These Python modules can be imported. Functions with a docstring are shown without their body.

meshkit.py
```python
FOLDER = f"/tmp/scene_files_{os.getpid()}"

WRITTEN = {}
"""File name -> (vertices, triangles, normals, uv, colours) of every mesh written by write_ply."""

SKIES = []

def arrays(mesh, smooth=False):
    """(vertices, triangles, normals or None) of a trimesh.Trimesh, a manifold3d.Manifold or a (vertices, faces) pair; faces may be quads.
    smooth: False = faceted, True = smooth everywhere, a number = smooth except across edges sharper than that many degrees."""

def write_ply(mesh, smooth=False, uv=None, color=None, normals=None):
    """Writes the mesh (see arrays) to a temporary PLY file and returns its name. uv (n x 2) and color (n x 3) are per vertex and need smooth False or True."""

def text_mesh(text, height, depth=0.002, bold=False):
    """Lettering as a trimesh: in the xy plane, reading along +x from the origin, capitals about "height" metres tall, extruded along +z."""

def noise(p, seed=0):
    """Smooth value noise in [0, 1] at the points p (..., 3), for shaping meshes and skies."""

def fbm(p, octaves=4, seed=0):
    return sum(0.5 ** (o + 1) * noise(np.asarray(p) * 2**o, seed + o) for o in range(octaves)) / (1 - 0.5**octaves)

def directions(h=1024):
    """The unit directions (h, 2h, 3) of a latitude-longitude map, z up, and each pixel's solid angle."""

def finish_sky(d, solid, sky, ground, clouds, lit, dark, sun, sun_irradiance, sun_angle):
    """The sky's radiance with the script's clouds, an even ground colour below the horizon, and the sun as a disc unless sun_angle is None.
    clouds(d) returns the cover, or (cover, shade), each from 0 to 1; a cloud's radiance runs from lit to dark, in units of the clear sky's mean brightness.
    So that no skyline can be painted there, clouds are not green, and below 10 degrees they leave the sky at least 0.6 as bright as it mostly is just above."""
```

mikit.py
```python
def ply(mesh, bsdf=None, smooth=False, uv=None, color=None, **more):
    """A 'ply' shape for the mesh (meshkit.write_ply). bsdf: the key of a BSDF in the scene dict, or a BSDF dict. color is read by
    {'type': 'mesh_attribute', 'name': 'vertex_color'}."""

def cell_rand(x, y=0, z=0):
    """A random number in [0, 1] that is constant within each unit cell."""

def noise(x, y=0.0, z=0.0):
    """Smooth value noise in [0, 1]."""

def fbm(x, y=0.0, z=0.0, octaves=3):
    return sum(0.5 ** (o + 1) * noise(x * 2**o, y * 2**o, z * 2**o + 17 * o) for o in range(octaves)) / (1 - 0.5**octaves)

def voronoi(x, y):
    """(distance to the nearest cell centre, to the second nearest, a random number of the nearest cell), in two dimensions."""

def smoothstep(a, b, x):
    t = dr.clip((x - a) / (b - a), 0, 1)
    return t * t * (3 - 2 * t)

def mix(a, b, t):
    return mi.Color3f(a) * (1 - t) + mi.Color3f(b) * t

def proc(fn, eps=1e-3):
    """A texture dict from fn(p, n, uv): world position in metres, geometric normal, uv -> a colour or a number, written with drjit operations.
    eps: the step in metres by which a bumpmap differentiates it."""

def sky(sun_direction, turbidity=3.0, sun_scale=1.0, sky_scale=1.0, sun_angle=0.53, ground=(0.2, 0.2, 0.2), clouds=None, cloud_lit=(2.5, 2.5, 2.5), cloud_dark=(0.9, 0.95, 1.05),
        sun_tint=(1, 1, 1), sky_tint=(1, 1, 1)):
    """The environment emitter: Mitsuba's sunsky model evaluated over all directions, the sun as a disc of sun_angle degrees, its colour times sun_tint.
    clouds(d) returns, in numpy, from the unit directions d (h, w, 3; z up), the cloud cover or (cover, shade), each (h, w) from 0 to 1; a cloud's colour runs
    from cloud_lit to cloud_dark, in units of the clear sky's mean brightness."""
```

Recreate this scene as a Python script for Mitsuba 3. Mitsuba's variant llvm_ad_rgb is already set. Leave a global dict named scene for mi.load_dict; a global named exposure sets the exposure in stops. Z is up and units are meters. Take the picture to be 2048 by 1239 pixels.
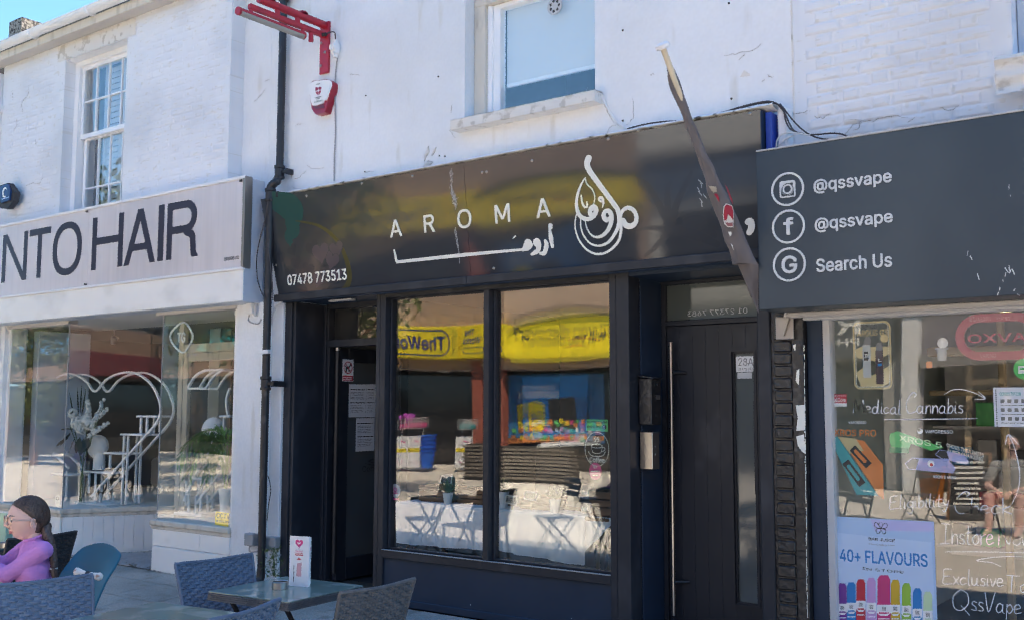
import math, random, numpy as np, trimesh, mitsuba as mi, drjit as dr, mikit, meshkit
import manifold3d as m3, shapely, shapely.geometry as sg, shapely.affinity as sa, shapely.ops as so
from mikit import noise, fbm, smoothstep, mix, proc, voronoi, cell_rand
T = mi.ScalarTransform4f
scene, labels = {}, {}
random.seed(5); RNG = np.random.default_rng(7)

# ---------------------------------------------------------------- camera, sky, exposure
exposure = 3.15
EYE = np.array([0.0, -6.1, 1.55])                      # a passer-by across the pavement; x runs along the shopfronts, y into the shops, z up
YAW, PITCH, ROLL, FPX = math.radians(36.733), math.radians(5.398), math.radians(0.123), 2066.4
FW = np.array([-math.sin(YAW)*math.cos(PITCH), math.cos(YAW)*math.cos(PITCH), math.sin(PITCH)])
_r = np.cross(FW, [0, 0, 1]); _r /= np.linalg.norm(_r); _u = np.cross(_r, FW)
RT, UP = math.cos(ROLL)*_r + math.sin(ROLL)*_u, -math.sin(ROLL)*_r + math.cos(ROLL)*_u
scene['camera'] = {'type': 'perspective', 'fov': math.degrees(2*math.atan(1024/FPX)), 'fov_axis': 'x', 'near_clip': 0.05, 'far_clip': 400.0,
                   'to_world': T().look_at(origin=EYE.tolist(), target=(EYE+FW).tolist(), up=UP.tolist())}
SUN = (0.42, 0.57, 1.0)
scene['sky'] = mikit.sky(SUN, turbidity=2.0, sky_tint=(.90, 1.09, 1.11))

def at(px, py, y=None, x=None, z=None):
    """The point of a known plane (y, x or z given) seen at a place measured in the photograph: a survey by plane and sight line."""
    d = FW + RT*(px-1024)/FPX - UP*(py-619.5)/FPX
    t = (y-EYE[1])/d[1] if y is not None else (x-EYE[0])/d[0] if x is not None else (z-EYE[2])/d[2]
    return EYE + t*d

# ---------------------------------------------------------------- shape helpers: a mesh is a pair (vertices, triangles)
def cat(*ms):
    ms = [m for m in (ms[0] if len(ms) == 1 and isinstance(ms[0], list) else ms) if len(m[0])]
    o = np.cumsum([0]+[len(m[0]) for m in ms])
    return np.vstack([m[0] for m in ms]), np.vstack([m[1]+a for m, a in zip(ms, o)])
def tm(m): return np.asarray(m.vertices, float), np.asarray(m.faces, int)
def mf(m):
    q = m.to_mesh(); return np.array(q.vert_properties[:, :3], float), np.array(q.tri_verts, int)
def mv(m, d): return m[0]+np.asarray(d, float), m[1]
def rot(m, axis, deg, c=(0, 0, 0)):
    R = trimesh.transformations.rotation_matrix(math.radians(deg), axis)[:3, :3]
    return (m[0]-c) @ R.T + c, m[1]
def scl(m, s): return m[0]*np.asarray(s, float), (m[1] if np.prod(np.broadcast_to(s, 3)) > 0 else m[1][:, ::-1])
_S = np.array([[x, y, z] for x in (-1, 1) for y in (-1, 1) for z in (-1, 1)], float)
_BF = np.array([[0, 1, 3], [0, 3, 2], [4, 6, 7], [4, 7, 5], [0, 4, 5], [0, 5, 1], [2, 3, 7], [2, 7, 6], [0, 2, 6], [0, 6, 4], [1, 5, 7], [1, 7, 3]])
_CV = np.array([s*(np.ones(3)) - s*np.eye(3)[k]*0 for s in _S for k in range(3)])
def _chamfer_faces():
    v = np.array([s*(np.array([1, 1, 1])-0.2*(1-np.eye(3)[k])) for s in _S for k in range(3)])
    h = trimesh.convex.convex_hull(v)
    idx = [int(np.argmin(((v-p)**2).sum(1))) for p in h.vertices]
    return np.array(idx)[h.faces]
_CF = _chamfer_faces()
def box(x0, x1, y0, y1, z0, z1, b=0.0):
    """A box, its edges chamfered by b."""
    c, h = np.array([x0+x1, y0+y1, z0+z1])/2, np.abs(np.array([x1-x0, y1-y0, z1-z0]))/2
    if b <= 0: return c+_S*h, _BF.copy()
    b = min(b, 0.45*h.min())
    return c + np.array([s*(h-b*(1-np.eye(3)[k])) for s in _S for k in range(3)]), _CF.copy()
def tube(p, r, n=8, caps=True):
    p = np.asarray(p, float); r = np.broadcast_to(r, len(p))
    t = np.gradient(p, axis=0); t /= np.linalg.norm(t, axis=1, keepdims=True)+1e-12
    a = np.cross(t[0], [0, 0, 1] if abs(t[0][2]) < .9 else [1, 0, 0]); a /= np.linalg.norm(a)
    A = []
    for k in range(len(p)):
        a = a - t[k]*(a @ t[k]); a /= np.linalg.norm(a)+1e-12; A.append(a)
    A = np.array(A); B = np.cross(t, A); g = np.arange(n)*2*math.pi/n
    v = (p[:, None]+r[:, None, None]*(np.cos(g)[None, :, None]*A[:, None]+np.sin(g)[None, :, None]*B[:, None])).reshape(-1, 3)
    i, j = np.meshgrid(np.arange(len(p)-1), np.arange(n), indexing='ij')
    a0, a1, b0, b1 = i*n+j, i*n+(j+1) % n, (i+1)*n+j, (i+1)*n+(j+1) % n
    f = np.vstack([np.stack([a0, a1, b1], -1).reshape(-1, 3), np.stack([a0, b1, b0], -1).reshape(-1, 3)])
    if caps:
        v = np.vstack([v, p[0], p[-1]]); k = np.arange(n); m = len(p)-1
        f = np.vstack([f, np.stack([k*0+len(v)-2, (k+1) % n, k], -1), np.stack([k*0+len(v)-1, m*n+k, m*n+(k+1) % n], -1)])
    return v, f
def lathe(prof, c=(0, 0, 0), n=24):
    """prof: (radius, height) from the bottom up, about the z axis."""
    prof = np.asarray(prof, float); g = np.arange(n)*2*math.pi/n
    v = np.stack([prof[:, :1]*np.cos(g), prof[:, :1]*np.sin(g), np.repeat(prof[:, 1:], n, 1)], -1).reshape(-1, 3)
    i, j = np.meshgrid(np.arange(len(prof)-1), np.arange(n), indexing='ij')
    a0, a1, b0, b1 = i*n+j, i*n+(j+1) % n, (i+1)*n+j, (i+1)*n+(j+1) % n
    f = np.vstack([np.stack([a0, a1, b1], -1).reshape(-1, 3), np.stack([a0, b1, b0], -1).reshape(-1, 3)])
    return v+np.asarray(c, float), f
def catmull(p, n=6, closed=False):
    p = np.asarray(p, float)
    q = np.vstack([p[-1], p, p[0], p[1]]) if closed else np.vstack([2*p[0]-p[1], p, 2*p[-1]-p[-2]])
    out = []
    for k in range(1, len(q)-2):
        for s in np.arange(n)/n:
            a, b, c, d = q[k-1:k+3]
            out.append(.5*(2*b+(c-a)*s+(2*a-5*b+4*c-d)*s*s+(3*b-a-3*c+d)*s**3))
    if not closed: out.append(p[-1])
    return np.array(out)
def ext(poly, t):
    """A flat outline in (u, v) extruded by t along w."""
    gs = [g for g in getattr(poly, 'geoms', [poly]) if g.geom_type == 'Polygon' and g.area > 1e-9]
    return cat([tm(trimesh.creation.extrude_polygon(g, t, engine='earcut')) for g in gs])
def lay(m, O, U=(1, 0, 0), V=(0, 0, 1)):
    """(u, v, w) -> O + uU + vV + w UxV: by default an upright face towards the street (-y)."""
    O, U, V = (np.asarray(a, float) for a in (O, U, V)); W = np.cross(U, V)
    return O+m[0][:, :1]*U+m[0][:, 1:2]*V+m[0][:, 2:3]*W, m[1]
def sheet(poly, y, t=.002): return lay(ext(poly, t), (0, y, 0))
def rrect(x0, x1, z0, z1, r, q=6): return sg.box(x0+r, z0+r, x1-r, z1-r).buffer(r, quad_segs=q)
def stroke(p, w, cap=1): return sg.LineString(p).buffer(w/2, cap_style=cap, quad_segs=4)
def disc(c, r, q=12): return sg.Point(*c).buffer(r, quad_segs=q)
def taper(p, w):
    """A brush stroke: centre line p with widths w (interpolated)."""
    p = np.asarray(p, float); w = np.interp(np.linspace(0, 1, len(p)), np.linspace(0, 1, len(w)), w)/2
    return so.unary_union([sg.MultiPoint([p[k], p[k+1]]).convex_hull.buffer(1e-6) if 0 else sg.Point(p[k]).buffer(w[k], quad_segs=5).union(sg.Point(p[k+1]).buffer(w[k+1], quad_segs=5)).convex_hull for k in range(len(p)-1)])
def P(pts, y): return [(q[0], q[2]) for q in (at(a, b, y=y) for a, b in pts)]      # measured places on an upright face
_TX = {}
def glyphs(s, bold=False):
    if (s, bold) not in _TX: _TX[s, bold] = tm(meshkit.text_mesh(s, 1.0, depth=1.0, bold=bold))
    v, f = _TX[s, bold]; return v.copy(), f
def text(s, x0, x1, z0, z1, t=.002, bold=False, slant=0, rise=0):
    """Lettering fitted to the box x0..x1, z0..z1 (in u, v), t thick, risen by 'rise' over its length."""
    v, f = glyphs(s, bold); lo, hi = v.min(0), v.max(0)
    v = (v-lo)/(hi-lo); v[:, 0] += slant*v[:, 1]; v[:, 1] += rise*v[:, 0]
    return v*[x1-x0, z1-z0, t]+[x0, z0, 0], f
def line(s, x0, z0, h, t=.002, bold=False, xs=1.0):
    """Lettering with capitals h tall from (x0, z0) on its base line."""
    v, f = glyphs(s, bold); return v*[h*xs, h, t]+[x0-v[:, 0].min()*h*xs, z0, 0], f
def block(ch, x0, x1, z0, z1, w, leg=None):
    """A sans serif capital with strokes w wide, as an outline filling the box."""
    W, H = x1-x0, z1-z0; b = sg.box
    def cut(q): return q.intersection(b(0, 0, W, H))
    if ch == 'I': g = b(0, 0, W, H)
    elif ch == 'H': g = so.unary_union([b(0, 0, w, H), b(W-w, 0, W, H), b(0, H*.47, W, H*.47+w*.92)])
    elif ch == 'T': g = so.unary_union([b(0, H-w*.92, W, H), b(W/2-w/2, 0, W/2+w/2, H)])
    elif ch == 'N': g = so.unary_union([b(0, 0, w*.95, H), b(W-w*.95, 0, W, H), sg.Polygon([(0, H), (w*1.12, H), (W, 0), (W-w*1.12, 0)])])
    elif ch == 'M': g = so.unary_union([b(0, 0, w, H), b(W-w, 0, W, H), sg.Polygon([(0, H), (w*1.2, H), (W/2+w*.5, H*.18), (W/2-w*.5, H*.18)]), sg.Polygon([(W, H), (W-w*1.2, H), (W/2-w*.5, H*.18), (W/2+w*.5, H*.18)])])
    elif ch == 'A': g = so.unary_union([sg.Polygon([(0, 0), (w*1.08, 0), (W/2+w*.55, H), (W/2-w*.55, H)]), sg.Polygon([(W, 0), (W-w*1.08, 0), (W/2-w*.55, H), (W/2+w*.55, H)]), b(W*.22, H*.25, W*.78, H*.25+w*.85)])
    elif ch == 'O':
        t = np.linspace(0, 2*math.pi, 60)[:-1]; f = lambda a, c: sg.Polygon([(W/2+a*math.copysign(abs(math.cos(q))**.88, math.cos(q)), H/2+c*math.copysign(abs(math.sin(q))**.88, math.sin(q))) for q in t]); g = f(W/2, H/2).difference(f(W/2-w*1.02, H/2-w*.92))
    elif ch == 'R':
        r = H*.28; bowl = rrect(-W, W*.94, H*.44, H, r, 10).difference(rrect(-W, W*.94-w, H*.44+w*.9, H-w*.9, max(r-w*.9, .001), 10)); lg = sg.Polygon([(W*.42, H*.47), (W*.42+w*1.15, H*.5), (W, 0), (W-w*1.2, 0)]) if leg else taper(catmull([(W*.62, H*.46), (W*.80, H*.38), (W*.84, H*.22), (W*.86, H*.08), (W*.93, -.02*H)], 6), [w]*2)
        g = so.unary_union([b(0, 0, w, H), cut(bowl), cut(lg)])
    return sa.translate(g, x0, z0)
def grid(nu, nv, fn):
    """A surface fn(u, v) -> points, u and v from 0 to 1."""
    u, v = np.meshgrid(np.linspace(0, 1, nu+1), np.linspace(0, 1, nv+1), indexing='ij')
    p = fn(u, v).reshape(-1, 3); i, j = np.meshgrid(np.arange(nu), np.arange(nv), indexing='ij'); a = i*(nv+1)+j
    return p, np.vstack([np.stack([a, a+nv+1, a+nv+2], -1).reshape(-1, 3), np.stack([a, a+nv+2, a+1], -1).reshape(-1, 3)])

# ---------------------------------------------------------------- scene helpers
_used = set()
def key(name, parent=None):
    base = f'{parent}__{name}' if parent else name
    k, n = base, 0
    while k in _used:
        n += 1; k = f'{base}_{n:03d}'
    _used.add(k); return k
def thing(name, label, cat_, group=None, kind=None):
    k = key(name); labels[k] = {'label': label, 'category': cat_}
    if group: labels[k]['group'] = group
    if kind: labels[k]['kind'] = kind
    return k
def part(parent, name, mesh, mat, smooth=False, label=None, kind=None, **more):
    k = key(name, parent); scene[k] = mikit.ply(mesh, mat, smooth=smooth, **more)
    if label or kind: labels[k] = {a: b for a, b in (('label', label), ('kind', kind)) if b}
    return k
def solo(name, mesh, mat, label, cat_, group=None, kind=None, smooth=False, **more):
    k = thing(name, label, cat_, group, kind); scene[k] = mikit.ply(mesh, mat, smooth=smooth, **more); return k
def setting(name, mesh, mat, smooth=False):
    k = key(name); scene[k] = mikit.ply(mesh, mat, smooth=smooth); labels[k] = {'kind': 'structure'}; return k
def put(parent, name, proto, M):
    """Another copy of the shape dict proto, placed by the matrix M."""
    k = key(name, parent); scene[k] = {**proto, 'to_world': T(np.asarray(M, float).tolist())}; return k
def pose(x, y, z, deg=0, s=1.0):
    M = trimesh.transformations.rotation_matrix(math.radians(deg), [0, 0, 1]); M[:3, :3] *= s; M[:3, 3] = (x, y, z); return M
def dup(root, M, label, group=None, name=None):
    """A copy of a whole thing with its parts, under the next number."""
    k = thing(name or root, label, labels[root]['category'], group or labels[root].get('group'))
    for c in [c for c in scene if c.startswith(root+'__')]:
        d = scene[c]; B = np.array(T(d['to_world']).matrix) if 'to_world' in d else np.eye(4)
        n = k+c[len(root):]; _used.add(n); scene[n] = {**d, 'to_world': T((M @ B).tolist())}
        if c in labels: labels[n] = dict(labels[c])
    return k
# ---------------------------------------------------------------- materials
def mat(name, c, rough=.6, two=True, bump=None, h=1.0, **kw):
    base = {'type': 'rgb', 'value': list(c)} if not callable(c) else proc(c)
    r = rough if not callable(rough) else proc(rough)
    b = {'type': 'principled', 'base_color': base, 'roughness': r, **kw}
    if bump: b = {'type': 'bumpmap', 'nested_texture': proc(bump, eps=1.5e-3), 'scale': h, 'nested': b}
    scene['mat_'+name] = {'type': 'twosided', 'bsdf': b} if two else b
    return 'mat_'+name
def c3(*a): return mi.Color3f(*a)
def glass(name, ior, tint=1.0):
    scene['mat_'+name] = {'type': 'thindielectric', 'int_ior': ior, 'specular_transmittance': {'type': 'rgb', 'value': [tint*.97, tint, tint*.99]}}
    return 'mat_'+name

def _white(p, n, uv):
    s = fbm(p.x*1.1, p.z*1.3, p.y, 4); d = fbm(p.x*9, p.z*2.2, 3.1, 4); g = noise(p.x*60, p.z*60, p.y*60)
    c = mix(c3(.79, .81, .83), c3(.71, .73, .75), smoothstep(.35, .75, s))
    c = mix(c, c3(.58, .56, .50), smoothstep(.66, .86, d)*.45)
    return c*(.96+.06*g)
def _white_h(p, n, uv): return fbm(p.x*14, p.z*14, p.y*14, 4)*.55+fbm(p.x*2, p.z*2, p.y*2, 3)*1.6+.10*noise(p.x*160, p.z*160, p.y*160)
WALL = mat('painted_render', _white, .62, bump=_white_h, h=.006, specular=.3)
def _brickpaint(p, n, uv):
    s = fbm(p.x*1.4, p.z*1.6, 0, 4); m = noise(p.x*23, p.z*55, 1.)
    c = mix(c3(.75, .77, .80), c3(.65, .67, .70), smoothstep(.4, .75, s))
    return mix(c, c3(.60, .56, .47), smoothstep(.78, .95, m)*.35)
BRICKPAINT = mat('painted_brick', _brickpaint, .6, bump=lambda p, n, uv: fbm(p.x*30, p.z*30, p.y*30, 3), h=.004, specular=.3)
def _sill(p, n, uv):
    s = fbm(p.x*18, p.z*18, p.y*18, 4); return mix(c3(.72, .70, .66), c3(.40, .37, .32), smoothstep(.55, .75, s)*.6)
SILL = mat('worn_sill', _sill, .8, bump=lambda p, n, uv: fbm(p.x*35, p.z*35, p.y*35, 4), h=.010)
def _flash(p, n, uv):
    s = fbm(p.x*26, p.z*40, p.y*20, 4); return mix(c3(.74, .74, .72), c3(.10, .10, .09), smoothstep(.60, .70, s))
FLASH = mat('flaking_white', _flash, .8, bump=lambda p, n, uv: fbm(p.x*40, p.z*40, p.y*40, 3), h=.012)
WHITE = mat('white_paint', (.76, .77, .77), .35)
WHITEW = mat('white_board', lambda p, n, uv: mix(c3(.83, .83, .81), c3(.68, .68, .66), smoothstep(.5, .8, fbm(p.x*3, p.z*5, p.y*3, 4))*.7), .3, bump=lambda p, n, uv: fbm(p.x*6, p.z*90, p.y*6, 3), h=.0012)
UPVC = mat('white_plastic', (.80, .81, .82), .25)
CREAM = mat('cream_paint', lambda p, n, uv: mix(c3(.62, .58, .50), c3(.40, .37, .32), smoothstep(.5, .8, fbm(p.x*14, p.z*5, p.y*14, 3))*.8), .55)
GREYW = mat('grey_soffit', (.52, .50, .48), .6)
def _dark(p, n, uv): return mix(c3(.022, .026, .035), c3(.040, .045, .056), smoothstep(.5, .8, fbm(p.x*5, p.z*3, p.y*5, 4)))
FRAME = mat('anthracite_frame', _dark, .42, specular=.32)
NAVY = mat('dark_panel', lambda p, n, uv: mix(c3(.013, .028, .056), c3(.022, .040, .072), fbm(p.x*4, p.z*3, p.y*4, 3)), .42, specular=.3)
BLACKG = mat('black_gloss_paint', lambda p, n, uv: mix(c3(.018, .018, .020), c3(.05, .05, .05), smoothstep(.6, .8, fbm(p.x*30, p.z*30, p.y*30, 3))), .26, bump=lambda p, n, uv: fbm(p.x*55, p.z*55, p.y*55, 4), h=.010, specular=.6)
IRON = mat('black_pipe_paint', lambda p, n, uv: mix(c3(.020, .022, .027), c3(.09, .085, .08), smoothstep(.62, .8, fbm(p.x*24, p.z*9, p.y*24, 4))*.6), .40, bump=lambda p, n, uv: fbm(p.x*40, p.z*30, p.y*40, 3), h=.004)
SIGNK = mat('black_sign_panel', lambda p, n, uv: mix(c3(.034, .039, .046), c3(.050, .055, .062), fbm(p.x*2, p.z*7, 0, 3)), .06, bump=lambda p, n, uv: fbm(p.x*1.3, p.z*1.9, p.y, 2), h=.006, specular=.9)
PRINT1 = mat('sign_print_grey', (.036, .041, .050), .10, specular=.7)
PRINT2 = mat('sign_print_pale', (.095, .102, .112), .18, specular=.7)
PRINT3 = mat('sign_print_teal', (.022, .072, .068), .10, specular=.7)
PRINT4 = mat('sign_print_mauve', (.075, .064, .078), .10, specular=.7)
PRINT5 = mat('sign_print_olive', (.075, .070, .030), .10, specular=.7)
LETTER = mat('white_letters', (.78, .78, .72), .35)
SIGNQ = mat('matt_black_sign', lambda p, n, uv: mix(c3(.034, .050, .066), c3(.056, .074, .088), smoothstep(.35, .8, fbm(p.x*1.7, p.z*1.1, 2.2, 3))), .42, bump=lambda p, n, uv: noise(p.x*90, p.z*6, 0), h=.0004, specular=.5)
LETTERQ = mat('silver_letters', (.62, .64, .65), .35)
SIGNIH = mat('aluminium_sign_panel', lambda p, n, uv: mix(c3(.76, .71, .74), c3(.67, .63, .66), smoothstep(.35, .75, fbm(p.x*.9, p.z*.6, 4, 4)*.7+.3*fbm(p.x*25, p.z*1.4, 1, 3))), .33, metallic=.25)
NAVYL = mat('navy_letters', (.035, .034, .062), .3)
BLUEPANEL = mat('pale_blue_panel', (.50, .56, .64), .4)
ALU = mat('aluminium', (.62, .61, .60), .35, metallic=.9)
STEEL = mat('brushed_steel', lambda p, n, uv: c3(.60, .57, .53)*(.8+.3*noise(p.x*9, p.z*9, p.y*9)), .28, metallic=1.0)
DULLSTEEL = mat('dull_steel', (.36, .34, .32), .4, metallic=.9)
RED = mat('red_paint', lambda p, n, uv: mix(c3(.44, .014, .035), c3(.34, .02, .04), fbm(p.x*12, p.z*12, p.y*12, 3)), .4)
REDP = mat('red_plastic', (.30, .008, .03), .18, clearcoat=.6)
GREYP = mat('grey_plastic', (.30, .31, .32), .45)
LIGHTGREY = mat('light_grey', (.50, .51, .52), .5)
DIFFUSER = mat('lamp_cover', lambda p, n, uv: mix(c3(.30, .30, .28), c3(.16, .16, .15), smoothstep(.45, .8, fbm(p.x*9, p.y*9, p.z*9, 3))), .25)
BLUEP = mat('blue_plastic', (.012, .05, .16), .25)
BLUEE = mat('blue_edge', (.02, .06, .36), .4)
CABLE = mat('dark_cable', (.05, .045, .05), .5)
CABLEG = mat('grey_cable', (.34, .33, .34), .5)
CABLEW = mat('white_cable', (.66, .66, .64), .4)
CRACK = mat('crack_line', (.30, .28, .26), .9)
HOLE = mat('drill_hole', (.02, .02, .02), .9)
CONC = mat('pebble_dash', lambda p, n, uv: (lambda v: mix(c3(.10, .09, .08), c3(.52, .46, .38), smoothstep(.1, .55, v[2])) * (1.1-.7*v[0]))(voronoi(p.x*28+p.y*28, p.z*28)), .9, bump=lambda p, n, uv: 1-voronoi(p.x*28+p.y*28, p.z*28)[0], h=.03)
SLATE = mat('roof_slate', (.10, .10, .11), .7)
def _slab(p, n, uv):
    s = fbm(p.x*1.6, p.y*1.6, 0, 4); g = noise(p.x*110, p.y*110, 0); st = fbm(p.x*7, p.y*7, 5, 4)
    c = mix(c3(.36, .335, .30), c3(.27, .255, .232), smoothstep(.35, .7, s)); c = mix(c, c3(.15, .14, .125), smoothstep(.58, .82, st)*.55)
    return c*(.82+.36*g)
SLAB = mat('concrete_slab', _slab, .72, bump=lambda p, n, uv: fbm(p.x*60, p.y*60, 0, 3), h=.004, specular=.35)
FARSLAB = mat('pale_street_paving', lambda p, n, uv: mix(c3(.52, .49, .44), c3(.43, .405, .36), fbm(p.x*1.2, p.y*1.2, 0, 4))*(.85+.25*noise(p.x*80, p.y*80, 0)), .8)
JOINT = mat('dirty_joint', (.035, .033, .030), .95)
TILE = mat('lobby_tile', lambda p, n, uv: mix(c3(.36, .37, .39), c3(.25, .26, .28), fbm(p.x*5, p.y*5, 0, 4))*(.8+.3*noise(p.x*60, p.y*60)), .45)
ROOMG = mat('room_wall_grey', (.16, .16, .15), .8)
ROOMQ = mat('room_wall_green_grey', (.36, .38, .34), .8)
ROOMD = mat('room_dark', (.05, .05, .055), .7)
ROOMF = mat('room_floor', (.14, .13, .12), .5)
ROOMW = mat('room_white', (.55, .56, .55), .7)
CLOTH = mat('white_tablecloth', (.74, .76, .78), .8)
WOODC = mat('crate_wood', lambda p, n, uv: mix(c3(.28, .15, .075), c3(.13, .066, .03), fbm(p.x*3, p.z*60, p.y*3, 4)), .7)
WOODL = mat('pale_wood', lambda p, n, uv: mix(c3(.52, .40, .24), c3(.36, .26, .15), fbm(p.x*3, p.z*40, p.y*3, 4)), .65)
CHALK = mat('chalkboard', (.025, .027, .03), .7)
POT = mat('white_pot', (.76, .76, .74), .4)
LEAFM = mat('plant_leaf', lambda p, n, uv: mix(c3(.035, .075, .025), c3(.07, .12, .03), noise(p.x*40, p.y*40, p.z*40)), .5)
PALM = mat('palm_leaf', lambda p, n, uv: mix(c3(.06, .20, .04), c3(.16, .30, .07), noise(p.x*14, p.y*14, p.z*14)), .45)
BASKET = mat('woven_basket', (.22, .17, .12), .8)
def _wick(c0, c1): return lambda p, n, uv: mix(c3(*c0), c3(*c1), fbm(p.x*30, p.z*90, p.y*30, 3))*(.85+.3*noise(p.x*14, p.y*14, p.z*14))
WICKB = mat('blue_grey_wicker', _wick((.088, .125, .19), (.14, .185, .26)), .42)
WICKD = mat('dark_grey_wicker', _wick((.075, .078, .086), (.125, .125, .13)), .45)
WICKK = mat('black_wicker', _wick((.022, .023, .027), (.04, .04, .044)), .45)
METALK = mat('black_metal', (.022, .022, .024), .4)
def _ttop(p, n, uv):
    s = fbm(p.x*9+3*fbm(p.x*4, p.y*4, 0, 2), p.y*9, 2, 4); return mix(c3(.135, .185, .170), c3(.24, .28, .255), smoothstep(.50, .72, s))
TTOP = mat('glass_table_top', _ttop, lambda p, n, uv: .07+.22*smoothstep(.5, .7, fbm(p.x*9, p.y*9, 2, 4)), specular=.6, clearcoat=.7, clearcoat_gloss=.95)
TEAL = mat('teal_plastic', (.012, .115, .185), .42)
SKIN = mat('skin', lambda p, n, uv: mix(c3(.68, .44, .36), c3(.72, .47, .41), noise(p.x*30, p.y*30, p.z*30)), .48, specular=.35)
LIPS = mat('lips', (.52, .20, .19), .4)
HAIR = mat('dark_brown_hair', lambda p, n, uv: mix(c3(.040, .028, .025), c3(.105, .072, .062), noise(p.x*130, p.y*130, p.z*34)), .38, specular=.5)
LILAC = mat('lilac_knit', lambda p, n, uv: mix(c3(.56, .25, .60), c3(.49, .205, .54), fbm(p.x*60, p.y*60, p.z*120, 3)), .85, bump=lambda p, n, uv: noise(p.x*300, p.y*300, p.z*420)+6*fbm(p.x*9, p.y*9, p.z*9, 3), h=.0016, sheen=.5)
EYEW = mat('eye_white', (.75, .73, .72), .2)
GOLD = mat('gold_wire', (.70, .52, .40), .25, metallic=1.0)
WHITEP = mat('printed_white', (.80, .81, .82), .5)
PAPER = mat('white_paper', (.62, .64, .66), .7)
PINK = mat('pink_print', (.62, .05, .22), .5)
REDPR = mat('red_print', (.50, .03, .05), .5)
INK = mat('dark_ink', (.035, .035, .04), .6)
GREYINK = mat('grey_ink', (.20, .20, .21), .6)
YELLOW = mat('yellow_vinyl', (.80, .62, .015), .4)
BLUEI = mat('blue_ink', (.012, .02, .20), .4)
GREENP = mat('green_print', (.12, .52, .16), .45)
SKYPR = mat('sky_blue_print', (.42, .58, .80), .45)
CYANPR = mat('cyan_print', (.02, .20, .52), .45)
ORANGEPR = mat('orange_print', (.70, .24, .07), .45)
TEALPR = mat('teal_print', (.06, .36, .38), .45)
PURPLEPR = mat('purple_print', (.16, .04, .28), .45)
LILACPR = mat('lilac_print', (.55, .32, .62), .45)
LIMEPR = mat('lime_print', (.30, .52, .06), .45)
PALEPR = mat('pale_green_print', (.55, .72, .45), .45)
GOLDPR = mat('sand_print', (.56, .47, .26), .45)
LAVPR = mat('lavender_print', (.38, .40, .66), .4)
CHALKW = mat('white_paint_pen', (.82, .84, .88), .6)
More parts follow.
